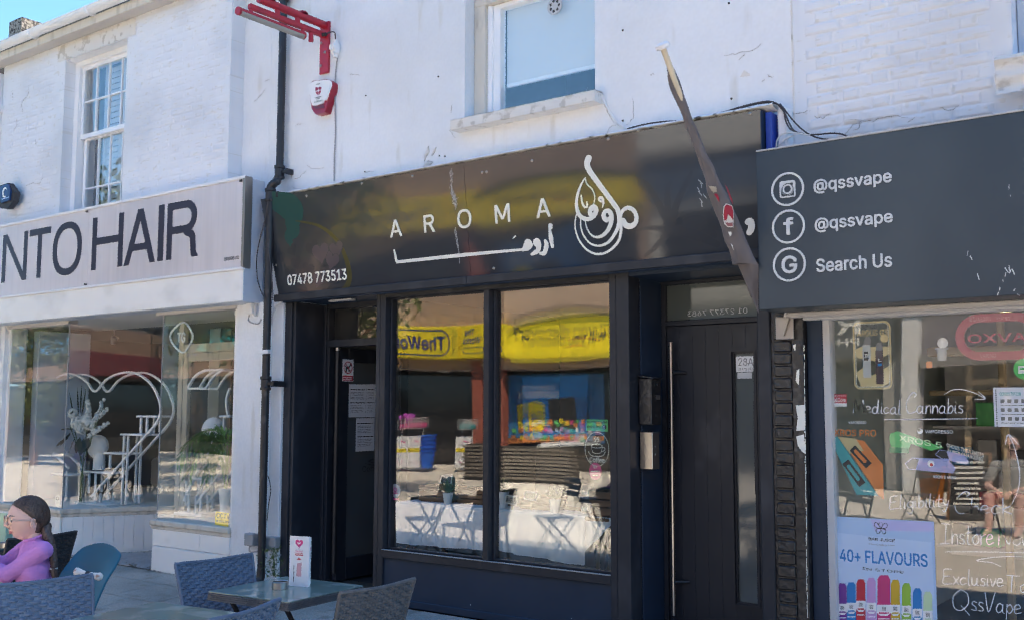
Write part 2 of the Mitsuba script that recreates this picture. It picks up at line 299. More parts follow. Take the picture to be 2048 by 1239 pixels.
PANE = glass('window_pane', 1.75)
PANEU = glass('upper_pane', 1.9)
PANEIH = glass('display_pane', 1.65)
PANEQ = glass('vape_pane', 1.72)
# ---------------------------------------------------------------- ground: the paving falls gently from the shop fronts to the middle of the street
def zg(y): return float(np.interp(y, [-15.4, -13.2, -2.2, -0.35], [0.0, -0.13, -0.13, 0.0]))
ys = [8, 1.2, -0.35, -2.2, -13.2, -15.4, -70]
gv = np.array([[x, y, zg(y)-.014] for y in ys for x in (-90, 60)], float)
gf = np.array([[2*k, 2*k+2, 2*k+1] for k in range(len(ys)-1)]+[[2*k+1, 2*k+2, 2*k+3] for k in range(len(ys)-1)])
GROUND = setting('pavement', (gv, gf), JOINT)
def slab(x0, x1, y0, y1, dz=0, b=.004):
    m = box(x0, x1, y0, y1, -.03, 0, b); v = m[0].copy(); v[:, 2] += [zg(y) for y in v[:, 1]]; v[:, 2] += dz; return v, m[1]
far = []
def lay_slabs(x0, x1, y0, y1, L, Wd, near):
    y, r = y1, 0
    while y > y0:
        x = x0 - (L/2 if r % 2 else 0)
        while x < x1:
            dz = random.uniform(-.0018, .0018)
            m = slab(x+.0045, x+L-.0045, y-Wd+.0045, y-.0045, dz)
            if near: part(GROUND, 'slab', m, SLAB)
            else: far.append(m)
            x += L
        y -= Wd; r += 1
lay_slabs(-10.2, -4.2, -3.5, -.02, .6, .45, True)
for a in ((-30, -10.5, -3.5, -.02), (-3.9, 6, -3.5, -.02)): lay_slabs(*a, .6, .45, False)
part(GROUND, 'distant_slab', cat(far), SLAB, kind='stuff'); far = []
lay_slabs(-34, 6, -15.6, -3.52, .6, .45, False); part(GROUND, 'street_slab', cat(far), FARSLAB, kind='stuff')

# ---------------------------------------------------------------- painted brickwork
def brick_proto(L, H, D, seed):
    def fn(u, v):
        e = np.minimum(np.minimum(u, 1-u)*L, np.minimum(v, 1-v)*H); k = np.clip(e/.008, 0, 1); k = k*k*(3-2*k)
        p = np.stack([u*L*9, v*H*9, np.full_like(u, seed*3.7)], -1)
        return np.stack([(u-.5)*L, (.0025)-D*k*(.6+.8*meshkit.noise(p*.35, seed))-.0016*meshkit.noise(p*3, seed), (v-.5)*H], -1)
    m = grid(12, 7, fn); return mikit.ply(m, BRICKPAINT, smooth=True)
B_LONG = [brick_proto(.218, .069, .0042, s) for s in range(5)]
B_SHORT = [brick_proto(.105, .069, .0042, s+9) for s in range(4)]
def bond(x0, x1, z0, z1, hole=None):
    """Flemish bond: centres of the bricks of a wall face, nearest the camera first."""
    out, r, z = [], 0, z0
    while z+.068 < z1:
        x, s = x1-(.05 if r % 2 else 0), (r % 2)
        while x > x0:
            L = .217 if s % 2 == 0 else .104
            c = (x-L/2, z+.034); x -= L+.010; s += 1
            if hole and hole[0]-.05 < c[0]+L/2 and c[0]-L/2 < hole[1]+.05 and hole[2]-.03 < c[1] < hole[3]+.03: continue
            if c[0]-L/2 < x0 or c[0]+L/2 > x1+.02: continue
            out.append((*c, L))
        z += .0755; r += 1
    return sorted(out, key=lambda b: -b[0])
def lay_bricks(holder, bricks, y, most):
    rest = []
    for k, (x, z, L) in enumerate(bricks):
        pr = random.choice(B_LONG if L > .15 else B_SHORT); M = pose(x, y+random.uniform(-.0012, .001), z)
        M[:3, :3] = trimesh.transformations.rotation_matrix(random.gauss(0, .006), [0, 1, 0])[:3, :3]
        if k < most: put(holder, 'brick', pr, M)
        else:
            v, f = meshkit.WRITTEN[pr['filename']][:2]; rest.append((v @ M[:3, :3].T+M[:3, 3], f))
    if rest: part(holder, 'far_brick', cat(rest), BRICKPAINT, smooth=30, kind='stuff')
def wall(x0, x1, z0, z1, holes, y0, y1):
    p = sg.box(x0, z0, x1, z1)
    for h in holes: p = p.difference(sg.box(h[0], h[2], h[1], h[3]))
    return lay(ext(p, y1-y0), (0, y1, 0))
def crack(holder, pts, y, w=.004, px=True):
    w = w*.62
    q = P(pts, y) if px else pts; q = catmull(q, 4); q[1:-1] += RNG.normal(0, .004, (len(q)-2, 2))
    part(holder, 'crack', sheet(taper(q, [w*.4, w, w*.7, w*.3]), y+.001, .0022), CRACK)

# ---------------------------------------------------------------- the hair salon's building (left)
IH = thing('hair_salon_building', 'white painted brick building with sash window above the hair salon, left of the drainpipe', 'building')
IHY, OPN = -.10, (-10.69, -9.50, 3.3, 5.387)
ihw = part(IH, 'wall', wall(-12.05, -7.79, 2.9, 5.60, [OPN], IHY, .30), BRICKPAINT)
lay_bricks(ihw, bond(-12.03, -7.80, 3.50, 5.56, (OPN[0], OPN[1], OPN[2], 5.62)), IHY, 290)
part(IH, 'lintel', grid(40, 8, lambda u, v: np.stack([-10.85+u*1.5, IHY-.004-.008*meshkit.fbm(np.stack([u*22, v*5, u*0], -1), 4)*np.sin(np.pi*np.clip(v*1.0, 0.03, .97))**.3, 5.389+v*.185], -1)), SILL, smooth=True)
part(IH, 'soffit', box(-14, -7.5, -.245, -.09, 5.583, 5.60), GREYW)
part(IH, 'eaves_board', box(-14, -7.5, -.262, -.245, 5.575, 5.672, .004), CREAM)
part(IH, 'gable_pilaster', box(-13.4, -12.06, -.16, .3, 2.6, 5.5, .01), WALL)
part(IH, 'corbel', cat(box(-12.5, -12.02, -.26, .1, 5.02, 5.12, .012), box(-12.5, -12.06, -.22, .1, 5.12, 5.30, .03)), WALL)
prof = [(math.cos(a)*.058, math.sin(a)*.058) for a in np.linspace(math.pi, 2*math.pi, 13)]
outer = [(-.318+a, 5.715+b) for a, b in prof]; inner = [(-.318+a*.93, 5.715+b*.93) for a, b in prof[::-1]]
gp = sg.Polygon(outer+[(-.258, 5.722), (-.262, 5.722)]+inner+[(-.378, 5.722)]).buffer(0)
gut = lay(ext(gp, 6.6), (-14, 0, 0), (0, 1, 0), (0, 0, 1)); g = part(IH, 'gutter', gut, UPVC, smooth=40)
part(IH, 'gutter_lip', tube([(-14, -.378, 5.722), (-7.4, -.378, 5.722)], .008, 8), UPVC, smooth=40)
for x in (-11.0, -9.86, -8.7):
    a = np.linspace(math.pi*.98, 2*math.pi, 12)
    part(g, 'bracket', cat(*[box(x-.012, x+.012, -.318+math.cos(t)*.064-.005, -.318+math.cos(t)*.064+.005, 5.715+math.sin(t)*.064-.009, 5.715+math.sin(t)*.064+.009) for t in a], box(x-.012, x+.012, -.33, -.262, 5.648, 5.660)), UPVC)
rf = part(IH, 'roof', (np.array([[-19.5, -.30, 5.725], [-7.4, -.30, 5.725], [-7.4, 4.2, 8.0], [-19.5, 4.2, 8.0]], float), np.array([[0, 1, 2], [0, 2, 3]])), SLATE)
chv = grid(2, 24, lambda u, v: np.stack([np.full_like(u, -16.76), 2.5+v*2.6, 7.0+u*(1.12+.22*np.sin(v*9)-.25*(v > .2)*np.minimum(1, (v-.2)*6)*(v < .75)+.2*(v > .75))], -1))
part(rf, 'chimney', cat(box(-17.18, -16.765, 2.5, 5.1, 6.6, 7.85), box(-17.18, -16.765, 2.5, 3.0, 7.84, 8.10), box(-17.18, -16.765, 4.3, 5.1, 7.84, 8.05), box(-17.18, -16.765, 2.9, 4.4, 7.84, 7.93)), CONC)
for pts in ([(45, 225), (44, 205), (56, 190), (58, 172)], [(28, 262), (34, 250), (33, 238)], [(52, 372), (66, 366), (78, 368), (85, 356)], [(70, 290), (71, 278)], [(24, 180), (25, 200)]): crack(ihw, pts, IHY-.006, .005)
# sash window
sw = part(IH, 'sash_window', cat(box(-10.69, -10.605, .02, .16, 3.3, 5.387, .003), box(-9.555, -9.50, .02, .16, 3.3, 5.387, .003), box(-10.605, -9.555, .02, .16, 5.33, 5.387, .003)), UPVC)
def sash(x0, x1, z0, z1, y, cols, rows, nm):
    st, bar = .045, .018; fr = [box(x0, x0+st, y, y+.04, z0, z1, .004), box(x1-st, x1, y, y+.04, z0, z1, .004), box(x0+st, x1-st, y, y+.04, z1-st, z1, .004), box(x0+st, x1-st, y, y+.04, z0, z0+st*1.15, .004)]
    w, h = (x1-x0-2*st)/cols, (z1-z0-2.15*st)/rows
    for c in range(1, cols): fr.append(box(x0+st+c*w-bar/2, x0+st+c*w+bar/2, y+.004, y+.036, z0+st*1.15, z1-st, .004))
    for r in range(1, rows): fr.append(box(x0+st, x1-st, y+.006, y+.034, z0+st*1.15+r*h-bar/2, z0+st*1.15+r*h+bar/2, .003))
    part(sw, nm, cat(fr), UPVC)
    for c in range(cols):
        for r in range(rows):
            a, b = x0+st+c*w, z0+st*1.15+r*h; dx, dz = RNG.normal(0, .004, 2)
            part(sw, 'pane', (np.array([[a, y+.02+dx, b], [a+w, y+.02-dx, b], [a+w, y+.02-dx+dz, b+h], [a, y+.02+dx+dz, b+h]]), np.array([[0, 1, 2], [0, 2, 3]])), PANEU)
sash(-10.60, -9.56, 4.50, 5.33, .055, 4, 2, 'upper_sash'); sash(-10.585, -9.575, 3.35, 4.535, .10, 4, 2, 'lower_sash')
def room(holder, nm, x0, x1, y0, y1, z0, z1, m):
    """Walls, floor and ceiling of a room, open towards the street."""
    t = .04
    for q in (box(x0, x1, y1, y1+t, z0, z1), box(x0-t, x0, y0, y1+t, z0-t, z1+t), box(x1, x1+t, y0, y1+t, z0-t, z1+t), box(x0, x1, y0, y1+t, z0-t, z0), box(x0, x1, y0, y1+t, z1, z1+t)): part(holder, nm, q, m)
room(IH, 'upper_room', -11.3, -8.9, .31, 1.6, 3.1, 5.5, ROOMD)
shut = thing('window_shutters', 'white slatted shutters closed behind the sash window panes', 'shutters')
SHUT = mat('shutter_grey', (.42, .44, .46), .6); part(shut, 'frame', cat(*[box(x, x+.045, .19, .225, 3.4, 5.35, .003) for x in (-10.36, -10.06, -10.01, -9.60)]), SHUT)
for (a, b) in ((-10.315, -10.06), (-9.965, -9.60)):
    for k in range(29):
        part(shut, 'slat', rot(box(a, b, -.032, .032, -.003, .003, .0015), [1, 0, 0], 76), SHUT); scene[list(scene)[-1]]['to_world'] = T().translate([0, .207, 3.45+k*.065])

# ---------------------------------------------------------------- hair salon shop front
SH = thing('hair_salon_shopfront', 'white hair salon shop front with glass display windows either side of a tiled lobby', 'shop front')
part(SH, 'pilaster', box(-7.60, -7.19, IHY, .2, 0, 2.48, .006), WALL)
part(SH, 'pilaster_strip', box(-7.19, -7.05, -.03, .2, 0, 2.6, .004), WALL)
part(SH, 'left_pilaster', box(-13.0, -11.78, IHY-.04, .2, 0, 2.48, .006), WALL)
for q in (box(-11.78, -11.70, IHY-.02, .10, .3, 2.48, .004), box(-11.70, -11.63, IHY+.03, .10, .3, 2.45, .004), box(-7.635, -7.60, IHY+.01, .10, .3, 2.47, .004)): part(SH, 'window_post', q, WHITEW)
part(SH, 'head_board', box(-11.70, -10.42, IHY, .02, 2.43, 2.50, .004), GREYW); part(SH, 'head_board', box(-8.83, -7.60, IHY-.005, .02, 2.44, 2.50, .004), GREYW)
part(SH, 'lobby_ceiling', box(-12, -7.6, -.08, 1.2, 2.50, 2.54), ROOMW)
GZ = .485
def pane(p0, p1, z0, z1, bow, nm='pane', holder=None, m=None):
    p0, p1 = np.array(p0), np.array(p1); n = np.array([p1[1]-p0[1], p0[0]-p1[0]]); n = n/np.linalg.norm(n)
    def fn(u, v):
        q = p0+(p1-p0)*u[..., None]; d = bow*(4*u*(1-u))*(4*v*(1-v)); return np.stack([q[..., 0]+n[0]*d, q[..., 1]+n[1]*d, z0+(z1-z0)*v], -1)
    return part(holder or SH, nm, grid(14, 18, fn), m or PANEIH, smooth=True)
pane((-11.63, -.09), (-10.40, -.09), GZ, 2.44, .002); pane((-10.395, -.085), (-9.82, .84), GZ, 2.44, .0)
pane((-8.72, -.09), (-7.63, -.09), GZ, 2.45, .002); pane((-8.722, -.085), (-8.35, .84), GZ, 2.45, .0)
part(SH, 'glass_edge', box(-10.402, -10.392, -.092, -.082, GZ, 2.44), GREYP); part(SH, 'glass_edge', box(-8.726, -8.716, -.092, -.082, GZ, 2.44), GREYP)
def bed(poly, z0, z1): return lay(ext(sg.Polygon(poly), z1-z0), (0, 0, z0), (1, 0, 0), (0, 1, 0))
LB = [(-11.75, -.10), (-10.38, -.10), (-9.80, .86), (-9.80, 1.7), (-11.75, 1.7)]; RB = [(-8.75, -.10), (-7.60, -.10), (-7.60, 1.5), (-8.33, 1.5), (-8.33, .86)]
part(SH, 'display_floor', bed(LB, GZ-.03, GZ-.004), ROOMW); part(SH, 'display_floor', bed(RB, GZ-.03, GZ-.004), ROOMW)
def nose(a, b, z=GZ-.005):
    a, b = np.array(a, float), np.array(b, float); L = np.linalg.norm(b-a); m = cat(box(0, L, -.035, .03, z-.05, z, .008), box(0, L, -.018, .03, z-.085, z-.05, .006))
    return mv(rot(m, [0, 0, 1], math.degrees(math.atan2(*(b-a)[::-1]))), (*a, 0))
part(SH, 'sill', cat(nose((-11.75, -.10), (-10.36, -.10)), nose((-10.385, -.08), (-9.80, .88))), CREAM)
part(SH, 'sill', cat(nose((-8.78, -.10), (-7.60, -.10)), nose((-8.33, .86), (-8.75, -.06))), CREAM)
sr = part(SH, 'stall_riser', bed([(p[0]*1.0, p[1]+.02) for p in LB], .0, GZ-.09), WHITEW); part(SH, 'stall_riser', bed([(-8.73, -.08), (-7.60, -.08), (-7.60, 1.5), (-8.31, 1.5), (-8.31, .86)], 0, GZ-.09), WHITEW)
def planks(a, b, w, z0, z1):
    a, b = np.array(a, float), np.array(b, float); L = np.linalg.norm(b-a); n = max(1, round(L/w)); an = math.degrees(math.atan2(*(b-a)[::-1]))
    for k in range(n):
        m = box(k*L/n+.0015, (k+1)*L/n-.0015, -.014+random.uniform(-.001, .001), .01, z0+.002, z1, .003)
        part(sr, 'plank', mv(rot(m, [0, 0, 1], an), (*a, 0)), WHITEW)
planks((-11.75, -.10), (-10.385, -.10), .105, 0.0, GZ-.09); planks((-10.38, -.09), (-9.80, .87), .105, .0, GZ-.09)
planks((-8.75, -.10), (-8.02, -.10), .8, .24, GZ-.09); planks((-8.02, -.10), (-7.60, -.10), .3, .24, GZ-.09); planks((-8.75, -.102), (-7.60, -.102), 1.5, 0, .237); planks((-8.33, .87), (-8.742, -.09), .11, .0, GZ-.09)
lobby = part(SH, 'lobby_floor', box(-10.4, -8.3, -.10, 1.2, -.02, .004), JOINT)
for r in range(12):
    for k in range(11):
        x = -10.45+k*.205+(.1 if r % 2 else 0); y = -.09+r*.105
        if x+.1 > -10.35+.62*max(0, (y+.1))/.95 and x < -8.72+.42*max(0, y+.1)/.95: part(lobby, 'tile', box(x, x+.198, y, y+.098, -.01, .0115+random.uniform(0, .0015), .002), TILE)
dr_ = part(SH, 'door', cat(box(-9.80, -9.72, .86, .93, .0, 2.5, .004), box(-8.40, -8.33, .86, .93, 0, 2.5, .004), box(-9.72, -8.40, .86, .93, 2.14, 2.24, .004), box(-9.72, -9.64, .87, .92, .05, 2.14, .004), box(-8.47, -8.40, .87, .92, .05, 2.14, .004), box(-9.64, -8.47, .87, .92, .05, .25, .004), box(-9.64, -8.47, .87, .92, 2.05, 2.14, .004)), CREAM)
part(dr_, 'pane', (np.array([[-9.64, .895, .25], [-8.47, .895, .25], [-8.47, .895, 2.05], [-9.64, .895, 2.05]]), np.array([[0, 1, 2], [0, 2, 3]])), PANEIH)
part(SH, 'room', cat(box(-14.5, -7.55, 5.0, 5.05, 0, 2.6), box(-14.5, -14.45, 0, 5, 0, 2.6), box(-7.58, -7.53, .25, 5, 0, 2.6)), mat('salon_wall', (.17, .18, .18), .8))
part(SH, 'room_floor', box(-14.5, -7.55, .93, 5, -.02, .02), ROOMF)
part(SH, 'room_ceiling', box(-14.5, -7.55, .0, 5, 2.56, 2.60), mat('salon_ceiling', (.24, .25, .25), .8))
part(SH, 'column', box(-11.05, -10.83, 2.2, 2.4, 0, 2.56, .01), ROOMW)
part(SH, 'back_panel', box(-11.74, -11.62, .25, .9, GZ, 2.43, .004), BLUEPANEL)
# ---------------------------------------------------------------- hair salon sign box
HS = thing('hair_salon_sign', 'long silver grey sign box with big dark letters over the hair salon', 'sign')
part(HS, 'box', cat(box(-13.5, -7.282, -.285, -.07, 2.47, 3.575, .004)), BLUEPANEL)
part(HS, 'sign_panel', box(-13.5, -9.742, -.300, -.287, 2.775, 3.562, .002), SIGNIH); part(HS, 'sign_panel', box(-9.738, -7.30, -.300, -.287, 2.775, 3.562, .002), SIGNIH)
part(HS, 'trim', cat(box(-13.5, -7.27, -.316, -.283, 3.563, 3.590, .003), box(-13.5, -7.27, -.316, -.283, 2.752, 2.774, .003)), UPVC)
part(HS, 'end_trim', box(-7.298, -7.266, -.312, -.225, 2.765, 3.585, .003), DULLSTEEL)
part(HS, 'lower_board', box(-13.5, -7.28, -.298, -.286, 2.478, 2.750, .004), WHITEW)
for s, a, b in (('I', -11.66, -11.585), ('N', -11.475, -10.945), ('T', -10.905, -10.475), ('O', -10.42, -9.865), ('H', -9.672, -9.128), ('A', -9.10, -8.585), ('I', -8.545, -8.458), ('R', -8.405, -7.925)):
    dz = .012 if s == 'O' else 0
    part(HS, 'letter', sheet(block(s, a, b, 2.926-dz, 3.466+dz, .078), -.3006, .004), NAVYL)
part(HS, 'small_lettering', lay(text('(SUSSEX) LTD', -7.535, -7.335, 2.842, 2.878, .002, True), (0, -.3006, 0)), NAVYL)
for x, z in ((-7.325, 3.545), (-9.78, 3.545), (-9.75, 2.79)): part(HS, 'fixing', mv(lathe([(0, -.01), (.014, -.008), (.014, .008), (0, .01)], n=10), (x, -.312, z)), INK)

# ---------------------------------------------------------------- cafe building (middle)
CB = thing('cafe_building', 'white rendered building in the middle, above the cafe with the black sign', 'building')
AY, AOP = .06, (-5.068, -3.856, 3.80, 5.25)
cw = part(CB, 'wall', wall(-7.80, -2.385, 3.2, 7.1, [AOP], AY, .36), WALL)
part(CB, 'parapet', box(-7.8, 1.5, .0, .45, 7.1, 7.25, .02), SILL)
part(CB, 'flat_roof', box(-7.8, 1.5, .36, 6, 6.9, 7.0), SLATE)
part(CB, 'window_sill', cat(grid(44, 6, lambda u, v: np.stack([-5.115+u*1.325, AY-.115+.002*0*u-.004*meshkit.fbm(np.stack([u*40, v*5, u*0], -1), 4), 3.705+v*.075], -1)),
     grid(44, 8, lambda u, v: np.stack([-5.115+u*1.325, AY-.115+v*.33, 3.780+v*.03+.006*meshkit.fbm(np.stack([u*40, v*12, u*0+4], -1), 4)], -1)), box(-5.115, -3.79, AY-.113, AY+.01, 3.703, 3.778)), SILL, smooth=40)
uw = part(CB, 'upper_window', cat(box(-5.066, -4.955, .17, .33, 3.78, 5.3, .006), box(-5.066, -3.86, .165, .30, 4.745, 4.80, .006), box(-4.955, -3.86, .19, .30, 4.80, 4.86, .006)), CREAM)
part(uw, 'casement', cat(box(-4.953, -4.905, .20, .29, 3.80, 4.745, .004), box(-4.905, -4.835, .215, .29, 3.80, 4.745, .004), box(-4.835, -3.86, .215, .29, 4.705, 4.745, .004), box(-4.835, -3.86, .215, .29, 3.79, 3.83, .004)), UPVC)
pane((-4.838, .24), (-3.84, .24), 3.82, 4.71, .003, 'pane', uw, PANEU); pane((-4.95, .24), (-3.84, .24), 4.85, 5.3, .0, 'pane', uw, PANEU)
bl = solo('roller_blind', box(-4.83, -3.80, .300, .303, 4.105, 4.72), mat('blind', (.62, .66, .68), .8), 'white roller blind pulled most of the way down the upper window', 'blind')
part(bl, 'bottom_bar', box(-4.83, -3.80, .292, .312, 4.075, 4.106, .004), UPVC)
vd = thing('window_vent', 'round clear plastic vent disc fixed high on the upper window pane', 'vent')
c0 = np.array([-4.325, 4.61])
part(vd, 'ring', sheet(disc(c0, .068).difference(so.unary_union([disc(c0+.040*np.array([math.cos(a), math.sin(a)]), .012) for a in np.arange(7)*2*math.pi/7])), .236, .005), LIGHTGREY)
for a in np.arange(7)*2*math.pi/7: part(vd, 'hole', sheet(disc(c0+.040*np.array([math.cos(a), math.sin(a)]), .012), .2365, .002), INK)
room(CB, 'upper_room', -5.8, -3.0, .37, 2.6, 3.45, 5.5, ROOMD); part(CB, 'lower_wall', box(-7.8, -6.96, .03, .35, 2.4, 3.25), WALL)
YC = AY-.0015
for pts in ([(700, 150), (712, 149), (720, 151)], [(590, 252), (600, 247), (612, 249)], [(508, 205), (517, 195), (531, 178)], [(1175, 175), (1168, 198)], [(728, 345), (748, 343)],
            [(1205, 205), (1212, 216), (1222, 236), (1235, 250), (1252, 256)], [(1265, 198), (1267, 232), (1262, 243), (1252, 250)], [(1448, 112), (1480, 105), (1512, 98), (1522, 88)], [(1478, 120), (1490, 107)],
            [(1535, 150), (1540, 154), (1548, 153)], [(1530, 160), (1524, 163)], [(1212, 268), (1222, 254), (1236, 250)], [(904, 210), (902, 225)], [(905, 250), (900, 262), (910, 275)],
            [(613, 330), (625, 338), (647, 336)], [(583, 358), (583, 340), (560, 350)], [(583, 360), (597, 356), (612, 343)], [(582, 374), (600, 377)], [(540, 160), (528, 163)], [(1300, 150), (1310, 148)]): crack(cw, pts, YC, .0045)
for px, py in ((877, 154), (732, 192), (890, 313), (730, 344), (879, 312), (1246, 61), (1463, 198), (1458, 7), (1246, 242)):
    x, _, z = at(px, py, y=AY); part(cw, 'drill_hole', mv(rot(lathe([(0, 0), (.0075, 0), (.0075, .004), (0, .004)], n=10), [1, 0, 0], 90), (x, AY, z)), HOLE)
def flake(pts, tip, lift):
    q = P(pts, AY-.002); c = np.mean(q, 0); t = at(*tip, y=AY-lift); v = np.array([(a, AY-.003, b) for a, b in q]+[t.tolist()])
    n = len(q); f = np.array([[k, (k+1) % n, n] for k in range(n)]); return cat((v, f), (v, f[:, ::-1]))
for pts, tip, lf in (([(849, 322), (857, 294), (858, 305), (853, 312)], (848, 310), .03), ([(864, 311), (872, 296), (869, 305)], (866, 300), .02), ([(848, 333), (856, 323), (865, 325), (856, 335)], (850, 326), .05)):
    part(cw, 'peeling_flake', flake(pts, tip, lf), SILL)
    part(cw, 'bare_patch', sheet(sg.Polygon(P(pts, AY)).buffer(.006), AY-.001, .001), CRACK)
for pts in ([(1480, 155), (1488, 141), (1500, 148), (1500, 152)],): part(cw, 'bare_patch', sheet(sg.Polygon(P(pts, AY)), AY-.0005, .0015), SILL)
part(CB, 'crease_strip', box(-7.42, -7.40, AY-.002, AY+.01, 3.5, 7.0), WALL)

# ---------------------------------------------------------------- cafe fascia sign
CS = thing('cafe_sign', 'long glossy black cafe sign with white Latin and Arabic lettering and a drop shaped emblem', 'sign')
FY = -.10
TL, TR, BL, BR = (-7.245, 3.398), (-2.515, 3.398), (-7.085, 2.535), (-2.515, 2.535)
tjx = -4.90
part(CS, 'sign_panel', sheet(sg.Polygon([TL, (tjx-.0015, 3.398), (tjx-.0015, 2.535), BL]), FY, .004), SIGNK)
part(CS, 'sign_panel', sheet(sg.Polygon([(tjx+.0015, 3.398), TR, BR, (tjx+.0015, 2.535)]), FY, .004), SIGNK)
part(CS, 'backing', box(-7.07, -2.52, -.03, .055, 2.47, 3.39), NAVY)
part(CS, 'bottom_flange', cat(box(-7.085, -4.902, FY-.012, FY+.01, 2.470, 2.533, .004), box(-4.898, -2.515, FY-.012, FY+.01, 2.470, 2.533, .004)), FRAME)
part(CS, 'blue_end', box(-2.508, -2.468, FY-.002, .05, 2.4, 3.385, .003), BLUEE)
def flash(u, v):
    x = -7.25+u*4.80; a = v*2*np.pi; w = .004*(meshkit.fbm(np.stack([u*170, v*3, u*0], -1), 4)-.5)
    dip = -.035*np.clip((-7.05-x)/.2, 0, 1)
    return np.stack([x, -.045+.078*np.cos(a)-w*1.5, 3.424+dip+.021*np.sin(a)+w*2], -1)
part(CS, 'lead_flashing', grid(360, 10, flash), FLASH, smooth=50)
LY = FY-.0045
for s, px in (('A', (780, 804)), ('R', (848, 870)), ('O', (915, 943)), ('M', (990, 1020)), ('A', (1072, 1101))):
    xs = [at(p, 450, y=LY)[0] for p in px]; part(CS, 'letter', sheet(block(s, xs[0], xs[1], 2.907-(.004 if s == 'O' else 0), 3.045+(.004 if s == 'O' else 0), .0215, True), LY, .003), LETTER)
part(CS, 'telephone_number', lay(text('07478 773513', -6.955, -6.222, 2.605, 2.700, .003, True), (0, LY, 0)), LETTER)
def Z(pts, ox, oy, s): return [(ox+a/s, oy+b/s) for a, b in pts]
Z6 = lambda pts: P(Z(pts, 500, 330, 3.413), LY); Z7 = lambda pts: P(Z(pts, 1050, 230, 3.098), LY)
mm = .0031
ar = [sg.Polygon(Z6([(970, 580), (978, 573), (992, 650), (1440, 600), (1850, 566), (1868, 575), (1840, 584), (985, 672), (977, 660)])),
      taper(catmull(Z6([(1850, 575), (1870, 545), (1880, 520), (1897, 528), (1902, 548), (1880, 566), (1858, 572)]), 5), [.030, .042, .034, .034, .036, .030]),
      taper(catmull(Z6([(1948, 548), (1938, 540), (1932, 520), (1945, 510), (1957, 525), (1957, 556), (1945, 585), (1920, 600), (1905, 608)]), 5), [.026, .034, .026, .034, .040, .034, .020]),
      taper(catmull(Z6([(2002, 515), (2010, 540), (2000, 580), (1985, 602), (1962, 600)]), 5), [.022, .040, .036, .018]),
      taper(catmull(Z7([(146, 715), (150, 760), (156, 812)]), 4), [.020, .038, .026]),
      taper(catmull(Z7([(160, 682), (148, 678), (146, 692), (158, 697), (143, 706)]), 4), [.016, .020, .016]),
      sg.Polygon(Z6([(1780, 499), (1803, 478), (1808, 486), (1784, 503)]))]
part(CS, 'arabic_lettering', sheet(so.unary_union(ar), LY, .003), LETTER)
EW = .68
_tp = taper
def taper(p, w): return _tp(p, [a*EW for a in w])
em = [taper(catmull(Z7([(411, 275), (400, 300), (402, 325), (420, 362), (455, 415), (500, 480), (545, 545), (572, 590), (578, 640), (572, 680), (548, 730), (510, 780), (470, 803), (430, 808), (385, 790), (350, 740), (338, 690), (340, 650)]), 5), [.075, .065, .060, .055, .052, .046, .036, .026, .020, .016, .012]),
      taper(catmull(Z7([(600, 655), (615, 680), (645, 688), (675, 668), (684, 630), (668, 590), (635, 575), (605, 590), (588, 620), (582, 660), (585, 710), (570, 770), (530, 820), (480, 852), (430, 860), (385, 845), (345, 810), (315, 755), (303, 690), (312, 630), (325, 600)]), 5), [.062, .060, .050, .046, .042, .036, .034, .030, .026, .024, .022, .018, .014, .010]),
      taper(catmull(Z7([(382, 392), (392, 430), (420, 460), (434, 500), (430, 540), (418, 560)]), 5), [.010, .014, .012, .008]),
      taper(catmull(Z7([(384, 390), (355, 435), (332, 490), (320, 550), (325, 600), (345, 632), (380, 645), (412, 635), (432, 612), (438, 585), (425, 572), (405, 585), (400, 610), (415, 622)]), 5), [.010, .026, .034, .044, .046, .042, .048, .056, .060, .050, .050]),
      taper(catmull(Z7([(352, 500), (356, 545), (368, 570), (385, 565), (384, 540)]), 4), [.016, .022, .028, .016]), taper(catmull(Z7([(384, 540), (386, 560)]), 3), [.014, .014]),
      taper(catmull(Z7([(478, 572), (486, 545), (482, 520), (468, 512), (460, 525), (472, 538)]), 4), [.014, .024, .030, .026, .022]),
      taper(catmull(Z7([(518, 640), (498, 650), (482, 628), (492, 600), (515, 595), (530, 620), (528, 660), (505, 710), (470, 745), (430, 755), (398, 740), (375, 700), (368, 660)]), 5), [.040, .052, .050, .046, .052, .050, .042, .030, .020, .014, .010])]
taper = _tp
part(CS, 'drop_emblem', sheet(so.unary_union(em), LY, .003), LETTER)
part(CS, 'far_numeral', sheet(taper(catmull(Z7([(1368, 662), (1382, 655), (1392, 675), (1388, 705), (1376, 724)]), 4), [.036, .044, .046, .040]), LY, .003), LETTER)
# faded pictures printed on the panel
def heart(cx, cz, s, a=0):
    t = np.linspace(0, 2*math.pi, 28)[:-1]; h = sg.Polygon(np.stack([16*np.sin(t)**3, 13*np.cos(t)-5*np.cos(2*t)-2*np.cos(3*t)-np.cos(4*t)], 1)*s/32)
    return sa.translate(sa.rotate(h, a), cx, cz)
PY = FY-.0042
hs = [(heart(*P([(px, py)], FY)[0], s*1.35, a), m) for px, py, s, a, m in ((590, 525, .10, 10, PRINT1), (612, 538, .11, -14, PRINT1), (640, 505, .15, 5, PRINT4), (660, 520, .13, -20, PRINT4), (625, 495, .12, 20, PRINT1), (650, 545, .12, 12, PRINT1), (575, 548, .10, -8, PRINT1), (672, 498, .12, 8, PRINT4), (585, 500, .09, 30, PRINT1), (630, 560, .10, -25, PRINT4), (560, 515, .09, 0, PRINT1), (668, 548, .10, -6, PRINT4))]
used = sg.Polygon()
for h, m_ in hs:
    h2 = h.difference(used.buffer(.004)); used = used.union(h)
    if not h2.is_empty: part(CS, 'printed_sweet', sheet(h2, FY-.004, .0004), m_)
